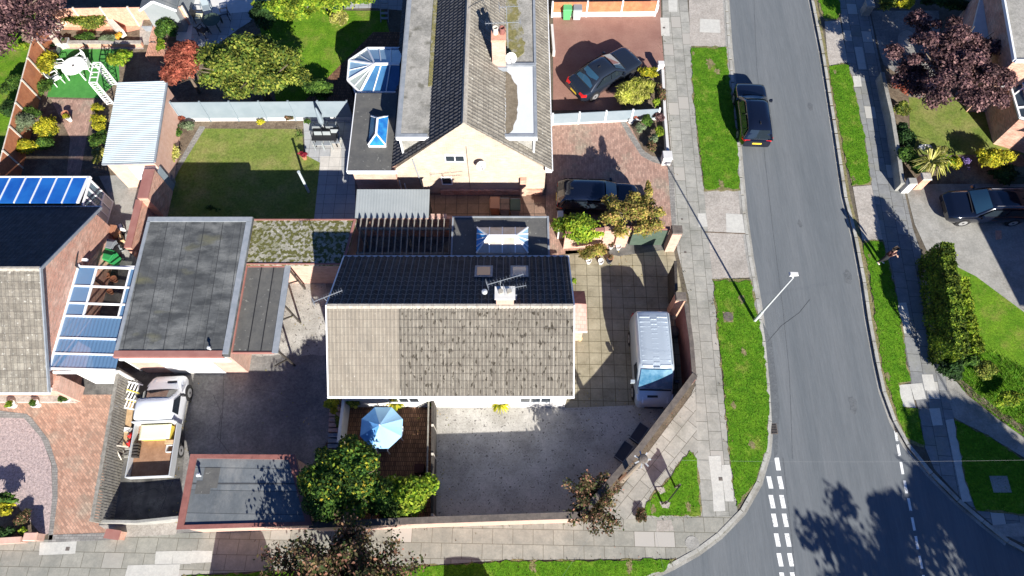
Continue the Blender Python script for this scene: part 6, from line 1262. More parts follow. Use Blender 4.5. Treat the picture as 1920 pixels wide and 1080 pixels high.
def pot(label, px, py, r, h, m, plant=None, n=180, pr=.3, ls=.09, name='plant_pot'):
    c = W(px, py, h); t = thing(name, label, 'plant pot', (c.x, c.y, 0)); mb = MB(); mb.lathe((c.x, c.y, 0), [(r*.7,0),(r,h),(r*1.08,h),(r*1.08,h-.03),(r*.9,h-.04)] if 0 else [(r*.7,0),(r*.98,h*.92),(r*1.08,h*.93),(r*1.08,h),(r*.88,h),(r*.85,h-.05)], 14); build('pot', mb, m, t, smooth=False)
    if plant: P, nn = blob_leaves((c.x, c.y, h+pr*.35), (pr,pr,pr*.7), n, ls, int(px+py), 4); quadmesh('plant', leaves(P, nn, ls, 1.6, int(px)), plant, t)
    return t
pot('white pot with a leafy plant, leftmost of three before the left bungalow', 19, 757, .2, .35, 'pot_white', 'leaf_lime', 200, .24)
pot('white pot with a leafy plant, middle of three before the left bungalow', 64, 756, .2, .35, 'pot_white', 'leaf_green', 200, .22)
pot('white pot with bushy plant by the corner pier of the left bungalow', 123, 745, .24, .38, 'pot_white', 'leaf_green', 320, .33)
pot('clay pot with red spiky flowers at the lawn corner by the grey patio', 569, 291, .16, .35, 'terracotta', 'petal_red', 150, .24)
pot('round white rimmed pot beside the grey screen panel', 317, 333, .22, .5, 'bin_grey')
pot('terracotta pot on the garden path at the left', 121, 212, .2, .4, 'terracotta'); pot('white pot with yellow plant beside the terracotta one', 127, 220, .15, .3, 'pot_white', 'leaf_yellow', 120, .22)
for i, (px, py, m, l) in enumerate(((1104,488,'pot_white','pale pot leftmost under the climbing shrub'),(1127,489,'pot_white','pale pot under the shrub, second of the row'),(1143,487,'pot_dark','dark pot under the shrub, third of the row'),(1146,460,'render_white','white pot leaning before the maroon wall'),(1160,462,'render_white','white conical pot beside the paved circle'),(1145,482,'terracotta','clay urn on the edge of the tan patio'))):
    pot(l, px, py, .15, .3, m, 'leaf_bronze' if i in (3, 5) else None, 60, .15)
pot('blue pot holding a bright yellow-green plant by the bungalow wall on the deck', 742, 760, .16, .35, 'pot_dark')
for i, (px, py) in enumerate(((200,516),(212,522),(205,545))): pot(['clay pot nearest the gable inside the open canopy','large clay pot inside the open canopy','clay pot in the second opening of the canopy'][i], px, py, .14+.03*(i==1), .3, 'terracotta')
# parasol on the deck
c = W(714,800,2.25); PS = thing('parasol', 'open pale blue garden parasol over the brick deck', 'parasol', (c.x, c.y, 0)); mb = MB(); mb.tube((c.x, c.y, 0), (c.x, c.y, 2.5), .025); build('pole', mb, 'render_white', PS); R_ = 1.02
for k in range(8):
    a0, a1 = 2*pi*k/8+.39, 2*pi*(k+1)/8+.39; mb = MB(); rows = []
    for j in range(6):
        s = j/5; z = 2.55-.48*s**1.15; row = []
        for i in range(5): u = i/4; r = R_*s; p0 = Vector((cos(a0), sin(a0), 0))*r; p1 = Vector((cos(a1), sin(a1), 0))*r; q = p0.lerp(p1, u); row.append((c.x+q.x, c.y+q.y, z-.03*sin(pi*u)*s))
        rows.append(row)
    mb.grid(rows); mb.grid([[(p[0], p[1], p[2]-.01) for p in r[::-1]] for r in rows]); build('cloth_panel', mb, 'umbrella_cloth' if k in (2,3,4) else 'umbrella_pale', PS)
mb = MB(); mb.lathe((c.x, c.y, 2.55), [(.04,0),(.03,.08)], 8); build('finial', mb, 'render_white', PS)
c = W(714,803,.7); rtable('round garden table under the blue parasol', 714, 806, .45, 'plastic_white', hole=False)
chair('white garden chair sticking out below the blue parasol', 718, 838, pi, 'plastic_white', cm='pot_dark'); chair('white garden chair at the right side under the blue parasol', 744, 812, pi/2)
# maroon box on deck
c = W(786,878,.4); mb = MB(); mb.box(c.x-.22, c.y-.2, 0, c.x+.22, c.y+.2, .45); tag(build('seat_box', mb, 'cloth_maroon', None, org=(c.x, c.y, 0)), 'maroon box at the lower right corner of the brick deck', 'box')
# steps with treads left of the deck
for i in range(8):
    c = W(624, 775+i*9, .15*(8-i)); mb = MB()
c = W(624,800,.6); STP = thing('garden_steps', 'narrow pink slatted steps beside the white deck wall', 'steps', (c.x, c.y, 0))
for i in range(9): mb = MB(); mb.box(c.x-.25, c.y+.75-i*.24, .0, c.x+.25, c.y+.94-i*.24, .65-i*.06); build('tread', mb, 'brick_pink' if i < 5 else 'lead', STP)
# dining set on the grey patio
rtable('dark glass topped rectangular table on the grey patio', 609, 251, .5, 'plastic_black', sq=(.72,.46), hole=False)
for i, (px, py, yw) in enumerate(((598,266,pi),(614,266,pi),(629,262,pi),(597,238,0),(622,238,0))): chair('grey patio chair, '+['lower left of the dark table','lower middle of the dark table','lower right of the dark table','upper left of the dark table','upper right of the dark table'][i], px, py, yw, 'sheet_grey', cm='lead')
c = W(606,240,2.0); CPR = thing('folded_parasol', 'folded grey parasol standing through the dark patio table', 'parasol', tuple(W(612,252,0)))
b_ = W(612,252,0); mb = MB(); mb.tube((b_.x, b_.y, 0), (b_.x, b_.y, 2.4), .022); build('pole', mb, 'galv', CPR); mb = MB(); mb.lathe((b_.x, b_.y, 1.0), [(.10,0),(.17,.25),(.13,.8),(.06,1.3),(.02,1.42)], 8); build('folded_cloth', mb, 'fence_blue', CPR)
# clothes post
b_ = W(579,360,0); mb = MB(); mb.tube((b_.x, b_.y, 0), (b_.x, b_.y, 2.0), .075, .07, 10); mb.tube((b_.x, b_.y, 2.0), (b_.x, b_.y, 2.03), .085, n=10); tag(build('clothes_post', mb, 'steel_pale', None, org=tuple(b_)), 'pale green post standing in the shade of the middle lawn', 'post')
# terrace set, top
rtable('round dark green table on the white terrace at the top', 396, 36, .55, 'green_gate', hole=False)
for i, (px, py, yw) in enumerate(((372,30,-1.6),(380,56,-.5),(386,14,3.4),(420,26,1.8))): chair(['cream seated chair left of the round green table','black metal chair below the round green table','pale metal chair above the round green table','grey chair right of the round green table'][i], px, py, yw, 'plastic_black' if i != 2 else 'fence_blue', cm=['cream_lid','plastic_black','fence_blue','sheet_grey'][i], slat=i == 1)
# steps top
c = W(721,22,.3); t = thing('step_ladder', 'pale steps leaning by the top of the grey dormer', 'steps', (c.x, c.y, 0))
for i in range(4): mb = MB(); mb.box(c.x-.22, c.y-.5+i*.28, .15+i*.15, c.x+.22, c.y-.34+i*.28, .2+i*.15); build('tread', mb, 'sheet_grey', t)
for s in (-1, 1): mb = MB(); mb.bar((c.x+s*.24, c.y-.6, 0), (c.x+s*.24, c.y+.55, .75), .05); build('stringer', mb, 'sheet_grey', t)
# trellis panels
for i, (px, py, w_, h_) in enumerate(((293,92,.55,.5),(291,55,.2,.9))):
    c = W(px, py, .5); t = thing('trellis', ['terracotta lattice panel below the stone steps','narrow terracotta lattice strip beside the stone steps'][i], 'trellis', (c.x, c.y, 0)); mb = MB(); n = int(w_*2/.1); m_ = int(h_*2/.1)
    for k in range(n+1): mb.box(c.x-w_+k*.1-.012, c.y-h_, .45, c.x-w_+k*.1+.012, c.y+h_, .47)
    for k in range(m_+1): mb.box(c.x-w_-.02, c.y-h_+k*.1-.012, .471, c.x+w_+.02, c.y-h_+k*.1+.012, .49)
    for (sx, sy) in ((-1,-1),(1,-1),(1,1),(-1,1)): mb.box(c.x+sx*w_-.02, c.y+sy*h_-.02, 0, c.x+sx*w_+.02, c.y+sy*h_+.02, .449)
    build('lattice', mb, 'brick_terra', t)
# weathered beam & log, ladders near fence
a, c = W(78,42,.6), W(106,80,.6); mb = MB(); mb.hexa([p for p in (a+Vector((-.2,-.1,-.6)), c+Vector((-.2,-.1,-.6)), c+Vector((.25,.1,-.6)), a+Vector((.25,.1,-.6)))], [p for p in (a+Vector((-.15,-.05,0)), c+Vector((-.15,-.05,-.1)), c+Vector((.2,.05,-.1)), a+Vector((.2,.05,0)))]); tag(build('stone_bench', mb, 'wood_pale', None, org=(a.x, a.y, 0)), 'long pale stone bench beside the orange fence in the top left garden', 'bench')
a, c = W(195,27,.6), W(226,58,.6); mb = MB(); mb.bar((a.x, a.y, .35), (c.x, c.y, .35), .35, .5); tag(build('sleeper_edge', mb, 'wood_pale', None, org=(a.x, a.y, 0)), 'weathered timber sleeper edging the terracotta terrace', 'sleeper')
for i, (x0_, y0_, x1_, y1_) in enumerate(((84,24,112,56),(98,26,120,48))):
    a, c = W(x0_, y0_, .9), W(x1_, y1_, .4); d = (c-a).normalized(); nn = Vector((-d.y, d.x, 0)).normalized()*.2; t = thing('cold_frame', ['long wooden cold frame rack by the back corner','cream slatted rack right of the cold frame'][i], 'rack', (a.x, a.y, 0)); mb = MB()
    mb.bar(a-nn, c-nn, .06); mb.bar(a+nn, c+nn, .06)
    for k in range(6): mb.bar(a.lerp(c, k/5)-nn, a.lerp(c, k/5)+nn, .05)
    build('frame', mb, 'wood_pale' if i == 0 else 'cream_lid', t)
# clutter beside the pickup
for i, (x0_, y0_, x1_, y1_, m) in enumerate(((232,714,268,722,'plastic_white'),(228,728,262,738,'yellow_plastic'),(222,745,258,752,'plastic_white'))):
    a, c = W(x0_, y0_, .8), W(x1_, y1_, .7); d = (c-a).normalized(); nn = Vector((-d.y, d.x, 0)).normalized(); t = thing('ladder', ['white ladder lying nearest the garage, by the slatted fence','yellow railed ladder between the two white ones','white ladder lying nearest the pickup door'][i], 'ladder', (a.x, a.y, 0)); mb = MB()
    mb.bar(a, c, .06); mb.bar(a-nn*.42, c-nn*.42, .06); build('rail', mb, m, t); mb = MB()
    for k in range(1, 6): mb.bar(a.lerp(c, k/6), a.lerp(c, k/6)-nn*.42, .05)
    build('rungs', mb, 'plastic_white', t)
a, c = W(245,752,.5), W(235,835,.5); mb = MB(); mb.bar((a.x, a.y, .45), (c.x, c.y, .45), .28, .06); tag(build('timber_plank', mb, 'wood_light', None, org=(a.x, a.y, 0)), 'pale timber plank between pickup cab and slatted fence', 'plank')
for i, (px, py) in enumerate(((243,816),(241,830))):
    c = W(px, py, .5); t = thing('gas_bottle', ['red gas bottle by the pickup, upper one','red gas bottle by the pickup, lower one'][i], 'gas bottle', (c.x, c.y, 0)); mb = MB(); mb.lathe((c.x, c.y, 0), [(.15,0),(.16,.05),(.16,.42),(.10,.52),(.04,.55)], 14); build('cylinder', mb, 'red_plastic', t); mb = MB(); mb.lathe((c.x, c.y, .551), [(.03,0),(.04,.07)], 8); build('valve', mb, 'chrome', t)
c = W(238,806,.5); mb = MB(); mb.hexa([(c.x-.22,c.y-.12,.0),(c.x+.2,c.y-.15,.0),(c.x+.24,c.y+.14,.0),(c.x-.18,c.y+.17,.0)],[(c.x-.14,c.y-.09,.5),(c.x+.16,c.y-.1,.55),(c.x+.17,c.y+.1,.5),(c.x-.12,c.y+.12,.56)]); tag(build('rubble_sack', mb, 'render_white', None, org=(c.x, c.y, 0)), 'white sack above the red gas bottles', 'sack')
a, c = W(214,835,.9), W(228,862,.4); mb = MB(); mb.bar(a, c, .05); mb.bar(a+Vector((0,0,.02)), W(240,838,.5), .05); tag(build('timber_offcuts', mb, 'wood_pale', None, org=(a.x, a.y, 0)), 'two pale lengths of timber forming a vee beside the fence', 'timber')
c = W(228,842,.3); mb = MB(); R = random.Random(4)
for k in range(14): x, y, z = c.x+R.uniform(-.35,.35), c.y+R.uniform(-.4,.35), R.uniform(.02,.35); s = R.uniform(.05,.14); mb.hexa([(x-s,y-s*.6,z-s*.3),(x+s,y-s*.5,z),(x+s*.8,y+s*.6,z),(x-s,y+s*.5,z-s*.2)],[(x-s*.8,y-s*.5,z+s*.4),(x+s*.7,y-s*.5,z+s*.5),(x+s*.8,y+s*.5,z+s*.5),(x-s*.9,y+s*.4,z+s*.4)])
o = build('rubble', mb, 'concrete'); o['kind'] = 'stuff'
# planters by the diagonal wall
for i, (px, py) in enumerate(((1170,846),(1199,811),(1186,828))):
    if i == 2: continue
    c = W(px, py, .35); t = thing('trough', ['dark rectangular trough along the diagonal wall, lower one','dark rectangular trough along the diagonal wall, upper one'][i], 'trough', (c.x, c.y, 0), rz=.93); mb = MB(); mb.box(-.45,-.24,0,.45,.24,.3); build('body', mb, 'pot_dark', t, local=True)
    mb = MB()
    for (u0,v0,u1,v1) in ((-.47,-.26,.47,-.235),(-.47,.235,.47,.26),(-.47,-.234,-.445,.234),(.445,-.234,.47,.234)): mb.box(u0,v0,.302,u1,v1,.33)
    build('rim', mb, 'lead', t, local=True)
c = W(1226,627,.3); mb = MB(); mb.lathe((c.x, c.y, 0), [(.2,0),(.24,.1),(.24,.4),(.1,.5)], 12)
c = W(1263,622,.3); mb = MB(); mb.lathe((c.x, c.y, 0), [(.25,0),(.3,.1),(.28,.45),(.1,.6)], 14); tag(build('covered_pot', mb, 'coping_dark', None, org=(c.x, c.y, 0)), 'dark covered pot between the silver van and the brick pier', 'pot')
c = W(1087,633,.2); t = thing('doorstep_ornament', 'small yellowish ornament below the pink side porch', 'ornament', (c.x, c.y, 0)); mb = MB(); mb.lathe((c.x, c.y, 0), [(.14,0),(.16,.15),(.07,.25),(.1,.36),(.03,.45)], 10); build('body', mb, 'wood_light', t)
c = W(1051,410,.9); mb = MB(); mb.box(c.x-.15, c.y-.75, 0, c.x+.16, c.y+.5, .9); tag(build('storage_bench', mb, 'render_white', None, org=(c.x, c.y, 0)), 'white slim storage unit beside the flat roofed extension, below the blue car', 'storage unit')
c = W(1235,247,.3); t = thing('garden_ornament', 'white stone ornament in the bed beside the brick driveway', 'ornament', tuple(W(1183,226,0))); c = W(1183,226,.2); mb = MB(); mb.lathe((c.x, c.y, 0), [(.13,0),(.18,.1),(.1,.2),(.16,.3),(.04,.36)], 9); build('body', mb, 'render_white', t)
c = W(1882,262,.3); mb = MB(); mb.lathe((c.x, c.y, 0), [(.12,0),(.12,.3),(.22,.34),(.2,.4),(.05,.42)], 10); tag(build('bird_bath', mb, 'concrete', None, org=(c.x, c.y, 0)), 'small grey bird bath on the shaded lawn at the right', 'bird bath')
c = W(1915,322,.8); mb = MB(); mb.box(c.x-.35, c.y-.3, 0, c.x+.5, c.y+.3, .85); tag(build('garden_box', mb, 'bin_green' if 0 else 'green_gate', None, org=(c.x, c.y, 0)), 'dark green garden box at the right edge above the estate car', 'box')
# the white drum on the concrete by the left bins; cushions
# ================= the person =================
def skinned(name, V, E, R, m, parent, sub=2, root=0):
    me = bpy.data.meshes.new(name); me.from_pydata(V, E, []); me.materials.append(MATS[m]); o = link(name, me, parent, Vector((0,0,0)))
    sk = o.modifiers.new('skin', 'SKIN'); sk.use_smooth_shade = True
    for i, r in enumerate(R): d = me.skin_vertices[0].data[i]; d.radius = (r, r) if not isinstance(r, tuple) else r; d.use_root = (i == root)
    s = o.modifiers.new('sub', 'SUBSURF'); s.levels = s.render_levels = sub; return o
pc = W(1650,493,0); PE = thing('person', 'person in black trousers and maroon jacket standing at the verge edge, one hand raised', 'person', tuple(pc), rz=radians(-60))
# x forward, y left; weight on both feet, right hand raised to the head, left forearm held out
J = {'hip':(0,0,.95),'belly':(0,0,1.08),'chest':(.02,0,1.30),'neck':(.03,0,1.47),'head':(.05,0,1.60),'top':(.05,0,1.72),
 'hl':(0,.10,.90),'kl':(.05,.12,.50),'al':(-.03,.13,.09),'tl':(.12,.14,.04),'hr':(0,-.10,.90),'kr':(-.02,-.11,.50),'ar':(-.10,-.12,.09),'tr':(.05,-.13,.04),
 'sl':(.02,.18,1.41),'el':(-.02,.28,1.15),'wl':(.20,.24,1.08),'sr':(.02,-.18,1.41),'er':(.10,-.33,1.28),'wr':(.20,-.24,1.48)}
def sk(name, links, rad, m, parent, root, sub=2):
    ks = []
    for l in links:
        for k in l:
            if k not in ks: ks.append(k)
    return skinned(name, [J[k] for k in ks], [(ks.index(a), ks.index(b)) for a, b in links], [rad[k] for k in ks], m, parent, sub, ks.index(root))
J['hdl'] = (.27,.23,1.08); J['hdr'] = (.22,-.19,1.55)
RAD = dict(hip=.13,belly=.125,chest=.14,neck=.055,head=.095,top=.07,hl=.085,kl=.055,al=.038,tl=.03,hr=.085,kr=.055,ar=.038,tr=.03,sl=.06,el=.042,wl=.028,sr=.06,er=.042,wr=.028,hdl=.032,hdr=.032)
LK = [('hip','belly'),('belly','chest'),('chest','neck'),('neck','head'),('head','top'),('hip','hl'),('hl','kl'),('kl','al'),('al','tl'),('hip','hr'),('hr','kr'),('kr','ar'),('ar','tr'),('chest','sl'),('sl','el'),('el','wl'),('wl','hdl'),('chest','sr'),('sr','er'),('er','wr'),('wr','hdr')]
# fingers grow from the palms as part of the same body
for s, hd, dr in (('l', J['hdl'], (1,0,0)), ('r', J['hdr'], (.3,.5,.8))):
    d = Vector(dr).normalized(); sd = d.cross(Vector((0,0,1))).normalized() if s == 'l' else d.cross(Vector((1,0,0))).normalized()
    for k, (o_, ln) in enumerate(((-.03,.06),(-.01,.075),(.012,.07),(.032,.055))):
        a = Vector(hd)+sd*o_+d*.035; b_ = a+d*ln*.5; c_ = a+d*ln+Vector((0,0,-.015)); J[f'f{s}{k}a'] = tuple(a); J[f'f{s}{k}b'] = tuple(c_); RAD[f'f{s}{k}a'] = .009; RAD[f'f{s}{k}b'] = .007; LK += [('hd'+s, f'f{s}{k}a'), (f'f{s}{k}a', f'f{s}{k}b')]
    a = Vector(hd)-sd*.045+d*.0; b_ = a+d*.045-sd*.012; J['t'+s+'h'] = tuple(a); J['t'+s+'h2'] = tuple(b_); RAD['t'+s+'h'] = .011; RAD['t'+s+'h2'] = .008; LK += [('hd'+s, 't'+s+'h'), ('t'+s+'h', 't'+s+'h2')]
body = sk('body', LK, RAD, 'skin', PE, 'hip')
R2 = {k: v*1.2+.012 for k, v in RAD.items()}
sk('trousers', [('hip','belly'),('hip','hl'),('hl','kl'),('kl','al'),('hip','hr'),('hr','kr'),('kr','ar')], {**R2,'al':.062,'ar':.062,'kl':.08,'kr':.08}, 'cloth_black', PE, 'hip')
sk('jacket', [('hip','belly'),('belly','chest'),('chest','sl'),('sl','el'),('el','wl'),('chest','sr'),('sr','er'),('er','wr')], {**R2,'hip':.17,'chest':.175}, 'cloth_maroon', PE, 'chest')
J['h1'] = (.035,0,1.66); J['h2'] = (.03,0,1.72); J['h3'] = (0,0,1.60); sk('hair', [('h3','h1'),('h1','h2')], dict(h1=.112, h2=.09, h3=.09), 'hair', PE, 'h1')
for s in (('al','tl'),('ar','tr')): a, b_ = Vector(J[s[0]]), Vector(J[s[1]]); J['s0'] = tuple(a+Vector((-.03,0,-.045))); J['s1'] = tuple(b_+Vector((.03,0,0))); sk('shoe', [('s0','s1')], dict(s0=.045, s1=.04), 'plastic_white', PE, 's0', 1)
# ================= vegetation =================
tree('purple_tree', 'large dark purple-leaved tree in the very top left corner', 8, 22, 2.8, (4.3,3.9,2.4), 'leaf_purple', 13000, .15, 1, 16)
tree('red_maple', 'rounded red-leaved ornamental maple above the corrugated roof', 343, 124, 2.3, (1.65,1.9,1.4), 'leaf_red', 7000, .12, 2, 12, asp=2.4)
tree('garden_tree', 'big yellow-green speckled tree left of the back lawn', 472, 124, 3.0, (4.1,3.4,2.4), 'leaf_olive', 17000, .15, 3, 26)
tree('round_bush', 'smooth grey-green bush at the foot of the brick path', 594, 168, .9, (1.4,.85,.8), 'leaf_green', 2600, .12, 4, 9, cat='bush', trunk=False)
tree('tall_hedge', 'bright yellow-green hedge along the very top centre', 600, 2, 1.6, (4.6,1.7,1.3), 'leaf_lime', 9000, .16, 5, 22, cat='hedge', trunk=False, spread=.8)
tree('dry_bush', 'brownish dry bush hanging below the bright top hedge', 640, 38, .9, (.75,.9,.7), 'leaf_reed', 1200, .12, 6, 6, cat='bush', trunk=False)
tree('shrub', 'dark shrub shading the left end of the bright top hedge', 500, 25, 1.4, (1.4,1.3,1.0), 'leaf_dark', 2500, .15, 7, 9, cat='shrub', trunk=False)
# top left garden, each plant on its own
PL = [('shrub','yellow-green shrub against the orange fence beside the artificial lawn',88,118,.8,(.9,1.2,.7),'leaf_yellow',1500,.11),
 ('shrub','small green shrub by the orange fence below the white chairs',84,160,.6,(.55,.8,.5),'leaf_green',700,.10),
 ('round_bush','dark green ball bush beyond the fence, upper one',24,158,.8,(.85,.95,.8),'leaf_green',1400,.10),
 ('round_bush','dark green ball bush beyond the fence, lower one',19,205,.7,(.7,1.0,.7),'leaf_dark',1100,.10),
 ('round_bush','clipped dome conifer beside the garden path, lighter one',48,232,.9,(1.0,.9,.85),'leaf_grey',2600,.07),
 ('round_bush','clipped green dome right of the lighter conifer',62,215,.8,(.8,.8,.7),'leaf_green',1500,.08),
 ('shrub','golden shrub left of the garden path',88,238,.8,(.75,1.1,.7),'leaf_yellow',1900,.09),
 ('shrub','pale yellow shrub at the foot of the orange fence',48,273,.7,(1.1,.7,.6),'leaf_yellow',1600,.10),
 ('shrub','green shrub below the golden one on the left',82,270,.6,(.8,.8,.5),'leaf_green',1300,.10),
 ('shrub','lime shrub with arching twigs right of the artificial lawn',226,112,.9,(1.0,1.0,.8),'leaf_lime',1500,.13),
 ('shrub','small lemon ball shrub left of the corrugated roof',182,203,.5,(.5,.45,.4),'leaf_yellow',800,.08),
 ('shrub','yellow shrub beside the corrugated roof, middle',187,232,.6,(.7,.8,.6),'leaf_yellow',1500,.10),
 ('shrub','dark leafy shrub below the yellow one by the corrugated roof',183,262,.6,(.7,.8,.5),'leaf_green',1100,.11),
 ('shrub','pale shrub at the lower corner of the corrugated roof',184,290,.5,(.4,.8,.5),'leaf_reed',700,.10),
 ('shrub','reddish small shrub at the upper end of the corrugated garage wall',338,222,.4,(.5,.4,.35),'leaf_red',450,.09),
 ('shrub','mixed green plants by the lawn edging, upper left',352,236,.4,(.8,.5,.35),'leaf_grey',700,.09),
 ('shrub','green clump beside the corrugated garage wall',330,246,.4,(.5,.5,.35),'leaf_green',500,.09),
 ('grass_clump','straw coloured grass tuft at the end of the corrugated garage',326,288,.4,(.5,.8,.4),'leaf_reed',900,.10),
 ('shrub','small yellow plant in the bed before the grey-blue fence',488,230,.3,(.35,.25,.25),'leaf_yellow',250,.08),
 ('shrub','small brown plant in the bed before the grey-blue fence',543,222,.35,(.35,.3,.3),'leaf_bronze',300,.08),
 ('shrub','round green plant at the right end of the fence bed',577,228,.35,(.3,.3,.3),'leaf_green',250,.08),
 ('shrub','orange flowered plant beside the terracotta terrace',224,66,.5,(.35,.35,.35),'petal_orange',320,.08),
 ('shrub','green and white flower bed clump below the terrace',200,72,.35,(.9,.4,.35),'leaf_grey',900,.09),
 ('shrub','low green plants in the bed above the artificial lawn',160,70,.3,(1.0,.4,.3),'leaf_green',900,.09),
 ('creeper','rambling yellow-green creeper over the terracotta terrace',165,40,.8,(1.9,.75,.45),'leaf_olive',1700,.10),
 ('shrub','leafy shrub right of the stone steps at the top left',312,48,1.0,(.8,1.3,.8),'leaf_green',1700,.12),
 ('shrub','slim green shrub beside the lattice strip',303,82,.6,(.3,.8,.6),'leaf_lime',600,.10),
 ('shrub','green shrub behind the slate planter',282,26,.7,(.5,.4,.4),'leaf_green',500,.10),
 ('shrub','dark reddish bush between stone terrace and white patio',328,32,.7,(.6,.8,.6),'leaf_purple',900,.10),
 ('shrub','yellowish plant at the left of the summer house',88,6,1.0,(.9,.5,.5),'leaf_lime',700,.12),
 ('shrub','orange-green plant beyond the fence near the purple tree',48,88,.4,(.7,.4,.4),'leaf_lime',700,.10),
 ('shrub','sparse white-green seedling plant in the shaded middle lawn',396,392,.5,(.6,.3,.4),'leaf_green',130,.09),
 ('shrub','orange-yellow shrub at the lower left corner of the tiled roof',623,757,1.1,(.5,.55,.6),'leaf_orange' if 0 else 'leaf_yellow',900,.10),
 ('shrub','olive green shrub in the upper left corner of the deck',662,756,1.0,(.4,.4,.5),'leaf_olive',600,.09),
 ('shrub','small dark green plant by the bungalow wall on the deck',704,753,.5,(.35,.2,.4),'leaf_dark',250,.09),
 ('shrub','green plant in the upper right corner of the deck',804,750,.8,(.25,.35,.5),'leaf_lime',350,.09),
 ('shrub','yellow plant beside the pink steps, lower left of the parasol',634,790,.8,(.25,.35,.5),'leaf_olive',250,.08),
 ('shrub','low fine plants along the lawn side of the red driveway bed',1228,258,.4,(.35,.5,.35),'leaf_grey',600,.08),
 ('shrub','bright green fern-like shrub in the driveway bed',1214,226,.5,(.5,.5,.4),'leaf_green',900,.10),
 ('shrub','second green shrub below in the driveway bed',1237,247,.5,(.45,.45,.4),'leaf_lime',700,.10),
 ('shrub','dark purple small shrub at the fence end of the driveway bed',1236,218,.5,(.45,.5,.4),'leaf_purple',700,.09),
 ('shrub','rusty red small plant near the white ornament',1192,219,.35,(.3,.25,.25),'leaf_red',250,.07),
 ('shrub','grey lavender like shrub in the driveway bed',1200,240,.4,(.45,.4,.35),'leaf_grey',650,.07),
 ('shrub','mixed brown and white shrub at the lower end of the driveway bed',1222,276,.4,(.5,.4,.35),'leaf_bronze',600,.08),
 ('shrub','reddish green shrub beside the yellow grasses at the white wall',1238,175,.6,(.4,.9,.5),'leaf_bronze',900,.09),
 ('shrub','small green shrub below the yellow grasses',1232,192,.5,(.35,.4,.4),'leaf_lime',450,.09),
 ('shrub','yellow leafy shrub above, behind the tall grasses',1216,136,.7,(.8,.6,.6),'leaf_yellow',1300,.10),
 ('climbing_shrub','yellow-green climbing shrub over the wall below the blue car',1096,430,1.5,(1.9,1.35,.9),'leaf_lime',5200,.12),
 ('shrub','green bush with rusty leaves on the tan patio below the climber',1112,470,.8,(1.05,.6,.6),'leaf_orange',1700,.10),
 ('shrub','small weed tuft at the right gable of the corner bungalow',1076,527,.5,(.15,.3,.4),'leaf_lime',180,.07),
 ('shrub','dark green and yellow shrub in the bottom left flower bed',8,955,.6,(.7,.4,.5),'leaf_yellow',700,.11),
 ('shrub','deep green shrub at the left edge above the yellow one',5,935,.6,(.9,.35,.5),'leaf_green',700,.11),
 ('shrub','low brown plants in the bottom left flower bed',45,970,.3,(.6,.5,.3),'leaf_bronze',500,.09),
 ('shrub','small bright green plant in the bottom left flower bed',42,996,.3,(.3,.25,.3),'leaf_lime',250,.09),
 ('shrub','dark plant in the bottom left corner',8,998,.4,(.5,.4,.4),'leaf_dark',350,.10),
 ('shrub','reddish flowered bush below the big purple tree',1690,155,.7,(.9,1.1,.7),'leaf_red',1100,.11),
 ('shrub','yellow and green shrub at the edge of the small east lawn',1690,205,.6,(.8,.7,.5),'leaf_olive',1100,.11),
 ('shrub','dark green shrub by the grey wall, above the palm-like plant',1696,252,.6,(.9,1.0,.6),'leaf_dark',1500,.12),
 ('shrub','leafy green bush left of the spiky plant',1702,290,.6,(.9,.9,.6),'leaf_green',1500,.12),
 ('shrub','green and yellow bush below the spiky plant',1722,315,.6,(.8,.6,.5),'leaf_green',1100,.11),
 ('shrub','golden brown small bush right of the spiky plant',1789,308,.6,(.5,.7,.5),'leaf_yellow',700,.11),
 ('shrub','bright yellow shrub above the dark estate car',1862,300,.9,(1.6,.9,.7),'leaf_yellow',1900,.12),
 ('shrub','dark bush under and right of the yellow shrub',1888,325,.6,(1.3,.7,.6),'leaf_dark',1400,.12),
 ('shrub','white flowered rose bush in the shade of the east garden',1842,160,.7,(1.2,.6,.5),'leaf_dark',1500,.12),
 ('shrub','green rose bush next to the white flowers',1818,152,.6,(.5,.4,.4),'leaf_green',500,.10),
 ('shrub','violet flowering plant between spiky plant and yellow shrub',1810,303,.5,(.4,.6,.4),'petal_violet',90,.08),
 ('shrub','bright yellow shrub at the top beside the grey paving',1700,8,1.0,(.75,.7,.7),'leaf_yellow',1400,.12),
 ('shrub','dark shrub along the top right of the east pavement',1665,5,.9,(.9,.6,.6),'leaf_olive',1100,.12),
 ('shrub','dark bushes at the top between the yellow shrub and the house',1770,2,1.0,(2.2,.8,.7),'leaf_dark',2600,.14)]
for i, (nm, lb, px, py, z, r, m, n, s) in enumerate(PL): tree(nm, lb, px, py, z, r, m, n, s, 100+i, 7, cat='creeper' if nm == 'creeper' else ('bush' if 'bush' in nm else 'shrub'), trunk=False)
tree('bare_weed', 'brown dried weed patch at the tip of the grass triangle', 1201, 963, .15, (.42,.55,.15), 'leaf_bronze', 500, .07, 61, 5, cat='weed', trunk=False)
